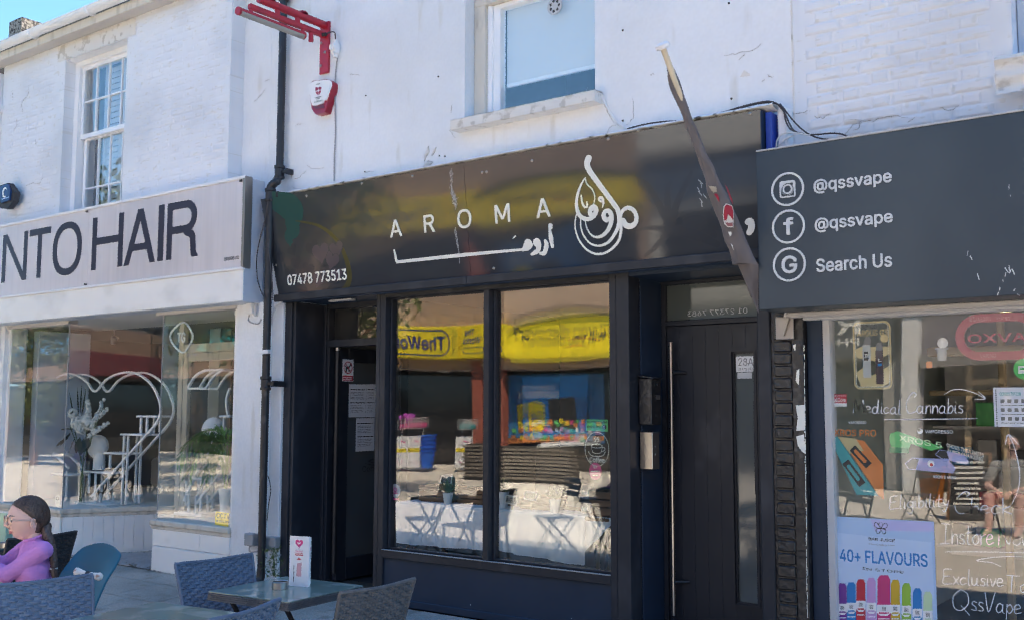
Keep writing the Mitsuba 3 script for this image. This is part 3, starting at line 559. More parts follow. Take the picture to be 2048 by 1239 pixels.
part(CS, 'printed_swirl', sheet(taper(catmull(P([(556, 402), (580, 412), (596, 425), (588, 445), (592, 462), (578, 472), (584, 490)], FY), 5), [.16, .24, .20, .14, .10, .05]).difference(used.buffer(.006)), FY-.004, .0004), PRINT3)
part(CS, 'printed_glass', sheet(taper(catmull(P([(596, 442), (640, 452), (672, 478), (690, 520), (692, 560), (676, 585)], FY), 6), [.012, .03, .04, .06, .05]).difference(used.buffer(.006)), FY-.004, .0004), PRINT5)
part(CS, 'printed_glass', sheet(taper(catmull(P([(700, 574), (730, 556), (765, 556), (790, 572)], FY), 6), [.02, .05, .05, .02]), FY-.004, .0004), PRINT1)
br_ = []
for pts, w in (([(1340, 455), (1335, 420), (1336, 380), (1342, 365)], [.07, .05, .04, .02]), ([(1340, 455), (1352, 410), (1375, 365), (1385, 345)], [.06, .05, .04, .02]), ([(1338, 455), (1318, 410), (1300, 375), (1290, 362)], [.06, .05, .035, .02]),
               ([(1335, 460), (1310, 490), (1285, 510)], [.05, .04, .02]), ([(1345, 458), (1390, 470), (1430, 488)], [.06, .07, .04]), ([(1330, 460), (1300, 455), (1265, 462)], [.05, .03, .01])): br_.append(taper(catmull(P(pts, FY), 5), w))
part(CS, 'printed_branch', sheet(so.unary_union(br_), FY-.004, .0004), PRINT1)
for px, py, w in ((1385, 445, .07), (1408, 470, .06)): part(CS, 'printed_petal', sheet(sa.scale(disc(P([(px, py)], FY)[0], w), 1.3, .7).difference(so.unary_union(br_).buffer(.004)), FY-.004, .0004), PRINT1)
drip = [stroke([(x+random.gauss(0, .012), z), (x+random.gauss(0, .012), z-random.uniform(.01, .05))], random.uniform(.0015, .0035)) for x, z0, z1 in ((-5.03, 3.37, 3.18), (-5.01, 3.2, 3.1)) for z in np.linspace(z0, z1, 16)]
drip += [stroke([(-5.02, 2.92), (-5.005, 2.80), (-5.0, 2.72), (-5.0, 2.64)], .0035), stroke([(-5.03, 2.9), (-5.01, 2.76)], .003)]
dx = at(1400, 360, y=FY)
drip += [stroke([(dx[0]+random.gauss(0, .012), dx[2]-.17*k/7), (dx[0]+.02+random.gauss(0, .012), dx[2]-.17*k/7-.03)], .0035) for k in range(7)]
part(CS, 'bird_dropping', sheet(so.unary_union(drip), LY, .001), LIGHTGREY, kind='stuff')
for px, py in ((548, 404), (620, 393), (731, 368), (832, 354), (970, 346), (979, 345), (1070, 323), (1223, 280), (1283, 263), (1506, 230), (566, 592), (645, 586), (741, 577), (753, 576), (855, 565), (966, 555), (980, 536), (1085, 540), (1217, 530), (1300, 528), (540, 450), (548, 530)):
    x, _, z = at(px, py, y=FY-.008); part(CS, 'screw', mv(rot(lathe([(.012, 0), (.011, .004), (.005, .007), (0, .0075)], n=10), [1, 0, 0], 90), (x, FY-(.012 if z < 2.535 else .004), z)), DULLSTEEL, smooth=40)

# the panels lean forward at the top, as their mirrored view of the street tells
TILT = T().translate([0, FY, 2.965]).rotate([1, 0, 0], 6.3).translate([0, -FY, -2.965])
for k in [k for k in scene if k.startswith(CS+'__')]:
    if not any(w in k for w in ('flashing', 'flange', 'blue_end', 'backing')): scene[k]['to_world'] = TILT
part(CS, 'end_cheek', box(-2.52, -2.514, -.15, .0, 2.5, 3.395), NAVY)

# ---------------------------------------------------------------- vape shop building and sign (right)
VB = thing('vape_shop_building', 'white painted brick building with coarse joints above the matt black sign at right', 'building')
vw = part(VB, 'wall', wall(-2.383, 1.5, 2.6, 7.1, [(-1.115, .1, 3.50, 5.2)], AY+.002, .36), BRICKPAINT)
B_LONG, B_SHORT = [brick_proto(.217, .068, .0075, s) for s in range(30, 35)], [brick_proto(.104, .068, .0075, s) for s in range(40, 44)]
lay_bricks(vw, bond(-2.375, -1.06, 3.12, 4.20, (-1.125, -1.0, 3.23, 4.3)), AY, 290)
part(VB, 'corner_crack', box(-2.39, -2.378, AY-.003, AY+.01, 3.35, 4.3), SILL)
part(VB, 'window_sill', cat(mv(tm(trimesh.creation.icosphere(3, 1.0)), (0, 0, 0)))[0:0] or grid(14, 10, lambda u, v: np.stack([-1.195+u*.5, AY-.09+.03*np.abs(np.sin(v*7))-.022*meshkit.fbm(np.stack([u*12, v*9, u*0], -1), 4), 3.275+v*.215], -1)), SILL, smooth=30)
part(VB, 'window_frame', cat(box(-1.11, -1.04, .2, .3, 3.5, 5.2, .004), box(-1.04, .1, .24, .26, 3.5, 5.2)), BLUEPANEL)
for pts in ([(1582, 228), (1605, 226), (1621, 222)], [(1628, 232), (1645, 236), (1660, 228)], [(1690, 272), (1705, 250), (1722, 246), (1718, 242)], [(1700, 240), (1740, 242), (1765, 235), (1790, 232), (1815, 236)], [(1815, 245), (1830, 235)], [(1880, 215), (1900, 220), (1918, 212)], [(1720, 244), (1718, 254), (1706, 262)]): crack(vw, pts, AY-.008, .0055)
part(VB, 'side_console', cat(box(-2.452, -2.39, -.05, .06, 2.5, 3.42, .01)), WALL)
VS = thing('vape_shop_sign', 'matt black sign box with round social media symbols over the vape shop', 'sign')
QY = -.30
part(VS, 'box', box(-2.488, 1.5, QY, .02, 2.133, 3.090, .004), SIGNQ)
part(VS, 'top_trim', box(-2.488, 1.5, QY-.004, QY+.03, 3.091, 3.100, .002), LIGHTGREY)
QL = QY-.0005
for cz in (2.838, 2.614, 2.389):
    part(VS, 'ring', sheet(disc((-2.294, cz), .101, 20).difference(disc((-2.294, cz), .089, 20)), QL, .006), LETTERQ)
cx, cz = -2.294, 2.838
cam = rrect(cx-.048, cx+.048, cz-.05, cz+.05, .014).difference(disc((cx, cz), .036)).difference(sg.box(cx+.016, cz+.018, cx+.034, cz+.036)).difference(sg.box(cx-.040, cz-.042, cx+.040, cz+.010).difference(disc((cx, cz), .037)))
part(VS, 'camera_symbol', sheet(cam.union(disc((cx, cz), .030).difference(disc((cx, cz), .021))), QL, .006), LETTERQ)
part(VS, 'letter_symbol', lay(text('f', -2.325, -2.262, 2.565, 2.668, .006, True), (0, QL, 0)), LETTERQ); part(VS, 'letter_symbol', lay(text('G', -2.341, -2.247, 2.337, 2.441, .006, True), (0, QL, 0)), LETTERQ)
part(VS, 'lettering', lay(text('@qssvape', -2.136, -1.690, 2.785, 2.872, .006, True), (0, QL, 0)), LETTERQ)
part(VS, 'lettering', lay(text('@qssvape', -2.134, -1.692, 2.558, 2.645, .006, True), (0, QL, 0)), LETTERQ)
part(VS, 'lettering', lay(text('Search Us', -2.132, -1.703, 2.328, 2.408, .006, True), (0, QL, 0)), LETTERQ)
sp = [stroke(P([(a, b), (a+random.randint(-3, 6), b+random.randint(3, 11))], QL), random.uniform(.002, .005)) for a, b in ((2018, 532), (2012, 545), (2022, 540), (2006, 560), (2000, 575), (2030, 578), (1936, 502), (1940, 512), (2018, 370), (2020, 390), (1955, 548), (2010, 536), (2024, 538), (1997, 585), (2035, 588))]
part(VS, 'bird_dropping', sheet(so.unary_union(sp), QL, .001), LETTERQ, kind='stuff')
# ---------------------------------------------------------------- cafe shop front
CF = thing('cafe_shopfront', 'anthracite aluminium cafe shop front with two tall window panes and an open door at left', 'shop front')
def parts(parent, name, ms, m, **k):
    for q in ms: part(parent, name, q, m, **k)
parts(CF, 'post', [box(-7.05, -6.965, -.006, .14, 0, 2.47, .004), box(-6.963, -6.93, .012, .36, 0, 2.47, .003), box(-5.94, -5.898, 0, .14, 0, 2.485, .003), box(-5.896, -5.838, 0, .14, 0, 2.485, .004), box(-4.822, -4.771, .0, .14, .425, 2.437, .004), box(-3.716, -3.660, 0, .14, 0, 2.485, .004), box(-3.657, -3.555, -.008, .14, 0, 2.485, .004)], FRAME)
parts(CF, 'rail', [box(-5.838, -3.716, .0, .14, 2.437, 2.485, .004), box(-5.838, -4.822, -.004, .14, .362, .425, .004), box(-4.822, -3.716, -.004, .14, .362, .425, .004)], FRAME)
part(CF, 'sill_bead', box(-5.838, -3.716, -.012, .01, .424, .430, .002), GREYP)
parts(CF, 'glazing_bead', [box(a, b, .055, .1, c, d, .003) for a, b, c, d in ((-5.838, -5.82, .425, 2.437), (-4.838, -4.822, .425, 2.437), (-4.771, -4.753, .425, 2.437), (-3.732, -3.716, .425, 2.437), (-5.82, -4.838, .425, .44), (-4.753, -3.732, .425, .44), (-5.82, -4.838, 2.425, 2.437), (-4.753, -3.732, 2.425, 2.437))], FRAME)
def pane2(x0, x1, z0, z1, y, fn): 
    def g(u, v): return np.stack([x0+(x1-x0)*u, y-fn(u, v), z0+(z1-z0)*v], -1)
    part(CF, 'pane', grid(24, 30, g), PANE, smooth=True)
pane2(-5.825, -4.83, .435, 2.43, .078, lambda u, v: .0016*np.sin(3.1*v)*np.sin(2.8*u)+.0006*np.sin(9*v+2*u))
pane2(-4.765, -3.725, .435, 2.43, .078, lambda u, v: .0036*(4*u*(1-u))*np.sin(np.pi*v)**.8+.0005*np.sin(11*v))
pane2(-4.765, -3.725, .435, 2.43, .098, lambda u, v: -.0010*(4*u*(1-u))*np.sin(np.pi*v))
part(CF, 'stall_riser', box(-5.90, -3.56, .022, .12, .0, .362, .003), NAVY); part(CF, 'plinth', box(-5.90, -3.56, .006, .03, 0, .058, .006), NAVY)
parts(CF, 'rivet', [mv(rot(lathe([(.004, 0), (.003, .002), (0, .0025)], n=6), [1, 0, 0], 90), (x, .0215, z)) for x, z in ((-5.55, .16), (-4.95, .09), (-4.65, .03), (-4.3, .05), (-4.05, .10), (-3.95, .085))], LETTER)
part(CF, 'soffit', box(-6.93, -5.94, .0, .5, 2.475, 2.50), NAVY)
part(CF, 'recess_light', box(-6.62, -6.34, .10, .16, 2.460, 2.476, .005), LIGHTGREY)
part(CF, 'reveal', box(-6.965, -6.945, .14, .365, 0, 2.47, .002), NAVY)
DY = .36
parts(CF, 'door_frame', [box(-6.945, -6.905, DY-.015, DY+.08, 0, 2.47, .004), box(-6.905, -6.872, DY, DY+.08, .0, 2.09, .004), box(-6.945, -5.9, DY-.004, DY+.08, 2.09, 2.155, .004), box(-6.905, -5.9, DY, DY+.08, 2.43, 2.49, .004), box(-6.905, -6.885, DY, DY+.08, 2.155, 2.43, .003)], FRAME)
part(CF, 'transom_pane', (np.array([[-6.885, DY+.03, 2.155], [-5.9, DY+.03, 2.155], [-5.9, DY+.034, 2.43], [-6.885, DY+.034, 2.43]]), np.array([[0, 1, 2], [0, 2, 3]])), PANE)
part(CF, 'threshold', box(-6.96, -5.9, -.01, .60, -.03, .012, .003), DULLSTEEL); part(CF, 'door_mat', box(-6.9, -5.92, .6, 2, -.01, .01), INK)
dl = part(CF, 'door_leaf', cat(box(-6.842, -6.792, .41, .53, .03, 2.085, .004), box(-6.842, -6.792, 1.22, 1.33, .03, 2.085, .004), box(-6.842, -6.792, .53, 1.22, .03, .22, .004), box(-6.842, -6.792, .53, 1.22, 1.96, 2.085, .004)), FRAME)
part(dl, 'pane', box(-6.822, -6.812, .52, 1.23, .21, 1.97), mat('door_glass_grey', (.085, .095, .098), .1, specular=.7))
part(dl, 'pull_bar', tube([(-6.80, .395, .10), (-6.80, .395, 2.06)], .021, 14), METALK, smooth=40); part(dl, 'bar_cap', mv(lathe([(.0215, 0), (.0215, .028), (0, .030)], n=14), (-6.80, .395, 2.058)), STEEL, smooth=40)
XD = -6.7915
def xface(poly, x, t=.0012): return lay(ext(poly, t), (x, 0, 0), (0, 1, 0), (0, 0, 1))
def PX(pts, x): return [(q[1], q[2]) for q in (at(a, b, x=x) for a, b in pts)]
nd = thing('no_dogs_sign', 'small white sign with a red crossed circle and a dog on the open cafe door', 'sign')
(y0, z1), (y1, z0) = PX([(685, 717), (706, 762)], XD); cy, cz_ = (y0+y1)/2, z1-.075
part(nd, 'card', xface(sg.box(y0, z0, y1, z1), XD+.001), WHITEP)
dog = so.unary_union([rrect(cy-.028, cy+.018, cz_-.012, cz_+.012, .006), stroke([(cy+.016, cz_+.008), (cy+.030, cz_+.026)], .014), stroke([(cy+.026, cz_+.026), (cy+.042, cz_+.022)], .013)]+[stroke([(cy+a, cz_-.008), (cy+a, cz_-.036)], .007) for a in (-.024, -.015, .008, .015)]+[stroke([(cy-.027, cz_+.008), (cy-.040, cz_+.022)], .005)])
part(nd, 'dog', xface(dog, XD+.0022), INK)
part(nd, 'crossed_circle', xface(disc((cy, cz_), .055).difference(disc((cy, cz_), .047)).union(stroke([(cy-.036, cz_+.036), (cy+.036, cz_-.036)], .008)), XD+.0034), REDPR)
part(nd, 'red_band', xface(sg.box(y0+.004, z0+.005, y1-.004, z0+.052), XD+.0022), REDPR)
for k in range(2): part(nd, 'lettering', xface(so.unary_union([sg.box(y0+.012+j*.017, z0+.012+k*.018, y0+.025+j*.017, z0+.021+k*.018) for j in range(int((y1-y0-.02)/.017))]), XD+.0034), WHITEP)
def menu(a, b, label):
    (y0, z1), (y1, z0) = PX([a, b], XD); k = thing('menu_sheet', label, 'menu', 'printed menus on the cafe door'); part(k, 'sheet', xface(sg.box(y0, z0, y1, z1), XD+.001), PAPER)
    h = z1-z0
    for t in (.16, .56): part(k, 'heading', xface(stroke([(y0+.02, z1-h*t), (y1-.02, z1-h*t)], .008), XD+.0022), INK)
    part(k, 'print', xface(so.unary_union([stroke([(y0+.02, z1-h*t), (y1-.02-random.uniform(0, .03), z1-h*t)], .004) for t in (.24, .29, .34, .39, .44, .64, .69, .74, .79, .84)]), XD+.0022), GREYINK, kind='stuff')
menu((698, 767), (731, 833), 'upper left menu sheet taped inside the open cafe door'); menu((732.5, 767), (751, 833), 'upper right menu sheet partly hidden behind the window post'); menu((712, 835), (748, 900), 'lower menu sheet on the open cafe door')
cfm = solo('coffee_lettering', lay(cat(text('Coffee Time', .72, 1.18, .965, 1.02, .001), ext(taper(catmull([(.80, 1.06), (.86, 1.045), (.94, 1.05), (.86, 1.075), (.80, 1.06)], 5), [.006, .018, .01]), .001), ext(taper(catmull([(.76, 1.04), (.86, 1.025), (.96, 1.04)], 5), [.003, .010, .003]), .001)), (XD, 0, 0), (0, 1, 0), (0, 0, 1)), INK, 'dark cup and coffee lettering low on the open cafe door', 'lettering')
# room behind the window
part(CF, 'room', cat(box(-7.0, -2.6, 4.2, 4.25, 0, 2.7), box(-7.02, -6.97, .45, 4.2, 0, 2.7), box(-3.62, -3.57, .14, 4.2, 0, 2.7)), ROOMG)
part(CF, 'room_floor', box(-7, -3.5, .14, 4.2, -.02, .005), ROOMF); part(CF, 'room_ceiling', box(-7, -3.5, .50, 4.2, 2.62, 2.66), ROOMG); part(CF, 'ceiling_front', box(-5.9, -3.5, .14, .5, 2.52, 2.56), ROOMG)
part(CF, 'counter', box(-6.2, -4.2, 2.6, 3.1, 0, 1.05, .01), ROOMD)

# ---------------------------------------------------------------- flat entrance beside the cafe
FE = thing('flat_entrance', 'recessed dark grey flats door with a long pull handle and narrow glazed slot', 'door')
part(FE, 'reveal', box(-3.555, -3.545, .14, .47, 0, 2.47, .002), NAVY); part(FE, 'recess_ceiling', box(-3.555, -2.5, .0, .6, 2.445, 2.475), NAVY); part(FE, 'header', box(-3.545, -2.69, .42, .52, 2.42, 2.447, .004), FRAME)
parts(FE, 'door_frame', [box(-3.545, -3.512, .43, .53, .02, 2.42, .004), box(-2.808, -2.775, .435, .53, .02, 2.42, .004), box(-2.773, -2.70, .425, .53, .02, 2.47, .004), box(-3.512, -2.808, .432, .53, 2.128, 2.166, .004)], FRAME)
GY0, GZ0, GZ1, GX0, GX1 = .452, .262, 1.925, -3.005, -2.858
leaf = part(FE, 'door_leaf', wall(-3.51, -2.81, .05, 2.125, [(GX0, GX1, GZ0, GZ1)], .462, .50), FRAME)
n = 7; w = .70/n
hole = sg.box(GX0-.035, GZ0-.035, GX1+.035, GZ1+.035)
for k in range(n):
    q = sg.box(-3.51+k*w+.0008, .05, -3.51+(k+1)*w-.0008, 2.125).difference(hole)
    for q in getattr(q, 'geoms', [q]):
        if q.area > .002: part(leaf, 'plank', lay(ext(q, .012), (0, .4625, 0)), FRAME)
def ring(a, b): return sg.box(GX0-a, GZ0-a, GX1+a, GZ1+a).difference(sg.box(GX0-b, GZ0-b, GX1+b, GZ1+b))
part(leaf, 'glazing_moulding', cat(lay(ext(ring(.036, .022), .010), (0, .452, 0)), lay(ext(ring(.022, .008), .020), (0, .456, 0)), lay(ext(ring(.008, -.004), .012), (0, .466, 0))), FRAME)
part(leaf, 'pane', box(GX0, GX1, .474, .480, GZ0, GZ1), mat('slot_glass', (.10, .115, .115), .07, specular=.8))
part(leaf, 'inner_post', cat(box(-2.872, -2.859, .462, .476, .98, 1.60, .003), box(-2.870, -2.858, .466, .476, .28, .97, .003)), FRAME)
part(FE, 'pull_handle', tube([(-3.447, .385, .135), (-3.447, .385, 2.015)], .0135, 12), STEEL, smooth=40)
for z in (.36, 1.80): part(FE, 'handle_bracket', tube([(-3.447, .385, z), (-3.36, .45, z)], .012, 8), METALK, smooth=40)
part(FE, 'lock', lay(ext(rrect(-3.492, -3.468, 1.03, 1.10, .011), .006), (0, .449, 0)), STEEL); part(FE, 'keyhole', lay(ext(disc((-3.480, 1.075), .006), .001), (0, .4425, 0)), INK)
part(FE, 'weather_bar', box(-3.50, -2.82, .43, .455, .055, .10, .008), FRAME); part(FE, 'step', box(-3.55, -2.53, -.02, .5, -.02, .045, .006), CONC)
tp = part(FE, 'transom_pane', box(-3.511, -2.809, .462, .468, 2.167, 2.419), mat('transom_glass', (.085, .105, .10), .07, specular=.9))
part(FE, 'etched_number', lay(scl(mv(text('01 27377 7683', .0, .45, 0, .038, .001), (0, 0, 0)), (-1, 1, 1)), (-2.90, .4615, 2.192)), LIGHTGREY)
part(FE, 'hall', box(-3.6, -2.5, 1.4, 1.45, 0, 2.6), ROOMD)
np_ = thing('flat_number_plaque', 'small white plaque reading 28A on the glazed slot of the flats door', 'sign')
(a0, b1), (a1, b0) = [(q[0], q[2]) for q in (at(1472, 712, y=.472), at(1512, 742, y=.472))]
part(np_, 'plate', box(a0, a1, .468, .4735, b0, b1, .001), WHITEP); part(np_, 'numerals', lay(text('28A', a0+.018, a1-.018, b0+.042, b1-.012, .001), (0, .4678, 0)), GREYINK); part(np_, 'small_lettering', lay(text('FLATS 1&2', a0+.022, a1-.022, b0+.010, b0+.027, .001), (0, .4678, 0)), GREYINK)
solo('parcel_notice', box(-2.985, -2.882, .470, .4735, b0-.045, b0-.004), PAPER, 'blank white strip just below the 28A plaque', 'notice')
XR = -3.545
mb = thing('black_mailbox', 'black metal letter box on the side wall of the flats recess', 'letter box')
def mbox(k, px0, px1, ztop, zbot, m, lid):
    y0, y1 = at(px0, 800, x=XR)[1], at(px1, 800, x=XR+.10)[1]
    part(k, 'body', box(XR+.002, XR+.10, y0, y1, zbot, ztop, .004), m)
    if lid: part(k, 'lid', lay(ext(sg.Polygon([(0, 0), (.118, -.02), (.118, -.026), (0, -.012)]), y1-y0+.02), (XR, y1+.01, ztop+.026), (1, 0, 0), (0, 0, 1)), m)
    return y0, y1
y0, y1 = mbox(mb, 1277, 1322, at(1290, 757, x=XR)[2], at(1290, 848, x=XR)[2], BLACKG, True)
part(mb, 'lock', xface(disc(((y0+y1)/2+.01, 1.71), .009), XR+.1005, .004), STEEL); part(mb, 'name_plate', xface(sg.box((y0+y1)/2-.005, 1.610, (y0+y1)/2+.05, 1.640), XR+.1005, .002), DULLSTEEL)
sb = thing('steel_mailbox', 'brushed steel letter box below the black one on the recess side wall', 'letter box')
y0, y1 = mbox(sb, 1278, 1318, at(1290, 862, x=XR)[2], at(1290, 936, x=XR)[2], STEEL, False)
for z in (1.24, 1.29): part(sb, 'screw', xface(disc(((y0+y1)/2-.01, z), .005), XR+.1005, .002), WHITEP)
# black painted brick pier between the flats door and the vape shop
BP = thing('brick_pier', 'narrow black painted brick pier with flaking paint between the flats door and the vape shop', 'pier')
pw = part(BP, 'core', box(-2.63, -2.40, .004, .4, 0, 2.5), BLACKG); part(BP, 'trim', box(-2.63, -2.545, -.012, .2, 0, 2.5, .006), FRAME)
z, k = .01, 0
while z < 2.04:
    dx = random.uniform(-.004, .004); part(pw, 'brick', rot(box(-2.524+dx, -2.415+dx, -.012-random.uniform(0, .006), .01, z, z+.064, .009), [0, 1, 0], random.gauss(0, .8), (-2.47, 0, z)), BLACKG); z += .0755
st = part(BP, 'pilaster_strip', box(-2.412, -2.336, -.004, .2, 0, 2.2, .004), BLACKG)
for pts in ([(1592, 810), (1609, 809), (1609, 858), (1593, 860), (1596, 835)], [(1593, 872), (1607, 868), (1611, 905), (1606, 903), (1596, 890)], [(1586, 690), (1591, 688), (1590, 700)], [(1594, 740), (1598, 738), (1597, 768), (1592, 760)]): part(BP, 'bare_patch', sheet(sg.Polygon(P(pts, -.006)).buffer(.002), -.0045, .001), LETTER)
part(BP, 'bare_patch', sheet(so.unary_union([stroke(P([(1608+(b-680)*.012, b), (1608+(b-680)*.012+random.uniform(-1, 1), b+random.uniform(8, 22))], -.006), random.uniform(.002, .005)) for b in range(690, 1230, 17)]), -.0045, .001), LETTER)
fl = thing('flood_lamp', 'small square metal flood lamp fixed at the top of the black brick pier', 'lamp')
x, _, z = at(1567, 655, y=-.05)
part(fl, 'plate', rot(box(x-.055, x+.055, -.035, -.02, z-.07, z+.07, .004), [0, 0, 1], 12, (x, -.03, z)), DULLSTEEL); part(fl, 'bracket', lay(ext(sg.Polygon([(-.04, .06), (.04, .06), (.004, -.045), (-.004, -.045)]), .02), (x, -.037, z)), DULLSTEEL); part(fl, 'cable', tube(catmull([(x, -.03, z+.06), (x+.02, -.06, z+.09), (x+.03, -.03, z+.13)], 5), .006, 6), CABLEW)

# ---------------------------------------------------------------- vape shop front
VF = thing('vape_shopfront', 'wide vape shop window under the matt black sign, covered in writing and posters', 'shop front')
parts(VF, 'post', [box(-2.334, -2.235, .05, .25, 0, 2.13, .004)], NAVY); part(VF, 'white_post', box(-2.234, -2.190, .045, .14, 0, 2.10, .004), LIGHTGREY)
part(VF, 'head', cat(box(-2.40, 1.6, .0, .14, 2.085, 2.118, .005)), LIGHTGREY); part(VF, 'trunking', box(-2.44, 1.6, -.05, .0, 2.100, 2.132, .006), GREYW)
part(VF, 'sill', box(-2.2, 1.6, .03, .16, .1, .16, .006), LIGHTGREY); part(VF, 'stall_riser', box(-2.2, 1.6, .06, .14, 0, .1, .004), NAVY)
QG = .095
def gq(u, v): return np.stack([-2.19+3.7*u, QG-.0010*np.sin(14*u+3*v)-.0008*np.sin(6*v), .16+1.93*v], -1)
part(VF, 'pane', grid(70, 30, gq), PANEQ, smooth=True)
part(VF, 'room', cat(box(-2.3, 2, 4.0, 4.05, 0, 2.7), box(-2.33, -2.29, .26, 4, 0, 2.7), box(2, 2.05, .2, 4, 0, 2.7)), ROOMQ); part(VF, 'room_floor', box(-2.3, 2, .15, 4, -.02, .005), ROOMF); part(VF, 'room_ceiling', box(-2.3, 2, .14, 4, 2.45, 2.5), ROOMW)
parts(VF, 'shelf_frame', [box(-2.9+1.2, -1.65, 2.2, 2.26, .0, 2.3, .01), box(-1.15, -1.09, 2.2, 2.26, 0, 2.3, .01), box(-2.2, 1.5, 2.2, 2.26, 1.95, 2.02, .01), box(-2.2, 1.5, 2.21, 2.25, 1.65, 1.69, .01), box(-.55, -.49, 2.2, 2.26, 0, 2.3, .01)], WOODL)
sd = part(VF, 'shelf_unit', cat(box(-2.2, 1.5, 2.7, 2.74, .4, 1.9), *[box(-2.2, 1.5, 2.3, 2.7, z, z+.02) for z in (.5, .8, 1.1, 1.4)]), GREYW)
cols = [REDPR, CYANPR, GREENP, ORANGEPR, WHITEP, PURPLEPR, TEALPR, YELLOW]
for z in (.52, .82, 1.12, 1.42):
    for j in range(16):
        x = -2.1+j*.2; part(sd, 'carton', box(x, x+.14, 2.36, 2.5, z, z+random.uniform(.10, .2), .003), random.choice(cols[:3]+[GREYP, GREYP, INK, ROOMD, ROOMD, DULLSTEEL, GREYINK]))
dl_ = thing('ceiling_spot', 'lit yellow ceiling spot just inside the top of the vape shop window', 'lamp')
sx = at(2008, 619, y=.5)
part(dl_, 'rim', mv(lathe([(.05, 0), (.062, .004), (.062, .02), (.05, .02)], n=20), (sx[0], sx[1], sx[2]-.012)), STEEL, smooth=40)
k = key('bulb', dl_); scene[k] = mikit.ply(mv(lathe([(0, -.012), (.034, -.006), (.046, .004), (.046, .006)], n=20), (sx[0], sx[1], sx[2]-.004)), 'mat_white_paint', smooth=40, emitter={'type': 'area', 'radiance': {'type': 'rgb', 'value': [4.2, 3.5, 1.6]}})

# ---- posters, stickers and handwriting on the vape shop glass
YB = QG+.006                                       # stuck inside the pane
PQ = lambda pts: P(pts, YB)
def bx_px(a, b): (x0, z1), (x1, z0) = PQ([a, b]); return x0, x1, z0, z1
YB0 = YB
def on(k, nm, poly, lvl, m): part(k, nm, sheet(poly, YB-.0008*lvl, .0007), m)
def ton(k, nm, s, a, b, lvl, m, bold=False, slant=0, rise=0): x0, x1, z0, z1 = bx_px(a, b); part(k, nm, lay(text(s, x0, x1, z0, z1, .0006, bold, slant, rise), (0, YB-.0008*lvl, 0)), m)
a = thing('acrylic_poster', 'gold edged poster of a white and a brown vape device, top left of vape window', 'poster')
x0, x1, z0, z1 = bx_px((1705, 644), (1785, 777)); q = .022
rr = rrect(x0, x1, z0, z1, .035)
on(a, 'rim', rr.difference(rr.buffer(-.010)), 1, GOLDPR); on(a, 'inner_rim', rr.buffer(-.013).difference(rr.buffer(-.016)), 1, LETTER)
on(a, 'gold_field', sg.Polygon(PQ([(1712, 744), (1725, 735), (1745, 750), (1782, 728), (1778, 765), (1765, 772), (1722, 772)])).union(sg.Polygon(PQ([(1710, 698), (1722, 693), (1783, 692), (1783, 705), (1750, 722), (1712, 714)]))), 1, GOLDPR)
ton(a, 'lettering', 'VOOPOO', (1715, 649), (1754, 657), 2, INK, False, .02); ton(a, 'lettering', 'ARGUS G3', (1714, 660), (1775, 670), 2, GOLDPR, True, .02)
on(a, 'badge', disc(PQ([(1769, 676)])[0], .024), 2, GOLDPR)
on(a, 'device', rrect(*[v for v in bx_px((1725, 689), (1743, 754))], .005), 3, LIGHTGREY); on(a, 'device_tip', sg.Polygon(PQ([(1727, 689), (1730, 675), (1736, 672), (1742, 675), (1742, 689)])), 3, GREYINK); on(a, 'device_screen', rrect(*bx_px((1728, 702), (1737, 720)), .005), 4, INK); ton(a, 'device_screen_digits', '30', (1729.5, 707), (1736, 715), 5, WHITEP, True)
on(a, 'brown_device', rrect(*bx_px((1751, 700), (1768, 767)), .004), 3, mat('brown_device', (.075, .05, .06), .4)); on(a, 'brown_device_tip', sg.Polygon(PQ([(1752, 700), (1753, 686), (1759, 683), (1765, 686), (1766, 700)])), 3, GREYINK); on(a, 'brown_device_mark', stroke(PQ([(1758, 716), (1758, 722), (1763, 722)]), .004), 4, WHITEP); on(a, 'brown_device_band', sg.box(*[bx_px((1756, 726), (1764, 731))[i] for i in (0, 2, 1, 3)]), 4, CYANPR)
a = thing('alarm_sticker', 'small red and white security sticker at the left edge of the vape window', 'sticker')
x0, x1, z0, z1 = bx_px((1657, 787), (1694, 812)); on(a, 'red_field', sg.box(x0, z0+(z1-z0)*.28, x1, z1), 1, REDPR); on(a, 'white_field', sg.box(x0, z0, x1, z0+(z1-z0)*.28), 1, WHITEP); ton(a, 'lettering', 'DualCom', (1659, 794), (1692, 803), 2, WHITEP, True); ton(a, 'small_lettering', 'PROTECTED BY', (1659, 788.5), (1692, 792), 2, WHITEP)
a = thing('device_poster', 'slanting teal and orange poster of two vape devices at left of vape window', 'poster')
on(a, 'teal_band', sg.Polygon(PQ([(1660, 876), (1675, 872), (1756, 990), (1713, 988)])), 1, TEALPR); on(a, 'orange_band', sg.Polygon(PQ([(1679, 872), (1728, 880), (1766, 928), (1768, 998), (1758, 990)])), 1, ORANGEPR); on(a, 'yellow_band', sg.Polygon(PQ([(1676, 872), (1712, 876), (1728, 900), (1700, 906)])), 2, GOLDPR)
for (p0, p1, m) in (((1705, 894), (1738, 930), ORANGEPR), ((1691, 922), (1725, 968), TEALPR)):
    on(a, 'device', stroke(PQ([p0, p1]), .046, 2), 3, INK); on(a, 'device_face', stroke(PQ([(p0[0]*.8+p1[0]*.2, p0[1]*.8+p1[1]*.2), (p0[0]*.25+p1[0]*.75, p0[1]*.25+p1[1]*.75)]), .022), 4, m)
ton(a, 'lettering', 'XROS PRO', (1668, 857), (1753, 872), 2, ORANGEPR, True, 0); ton(a, 'maker_lettering', 'VAPORESSO', (1697, 841), (1733, 847), 2, WHITEP, True)
a = thing('charging_poster', 'green slashed clear poster with two lavender vape devices in the middle of the vape window', 'poster')
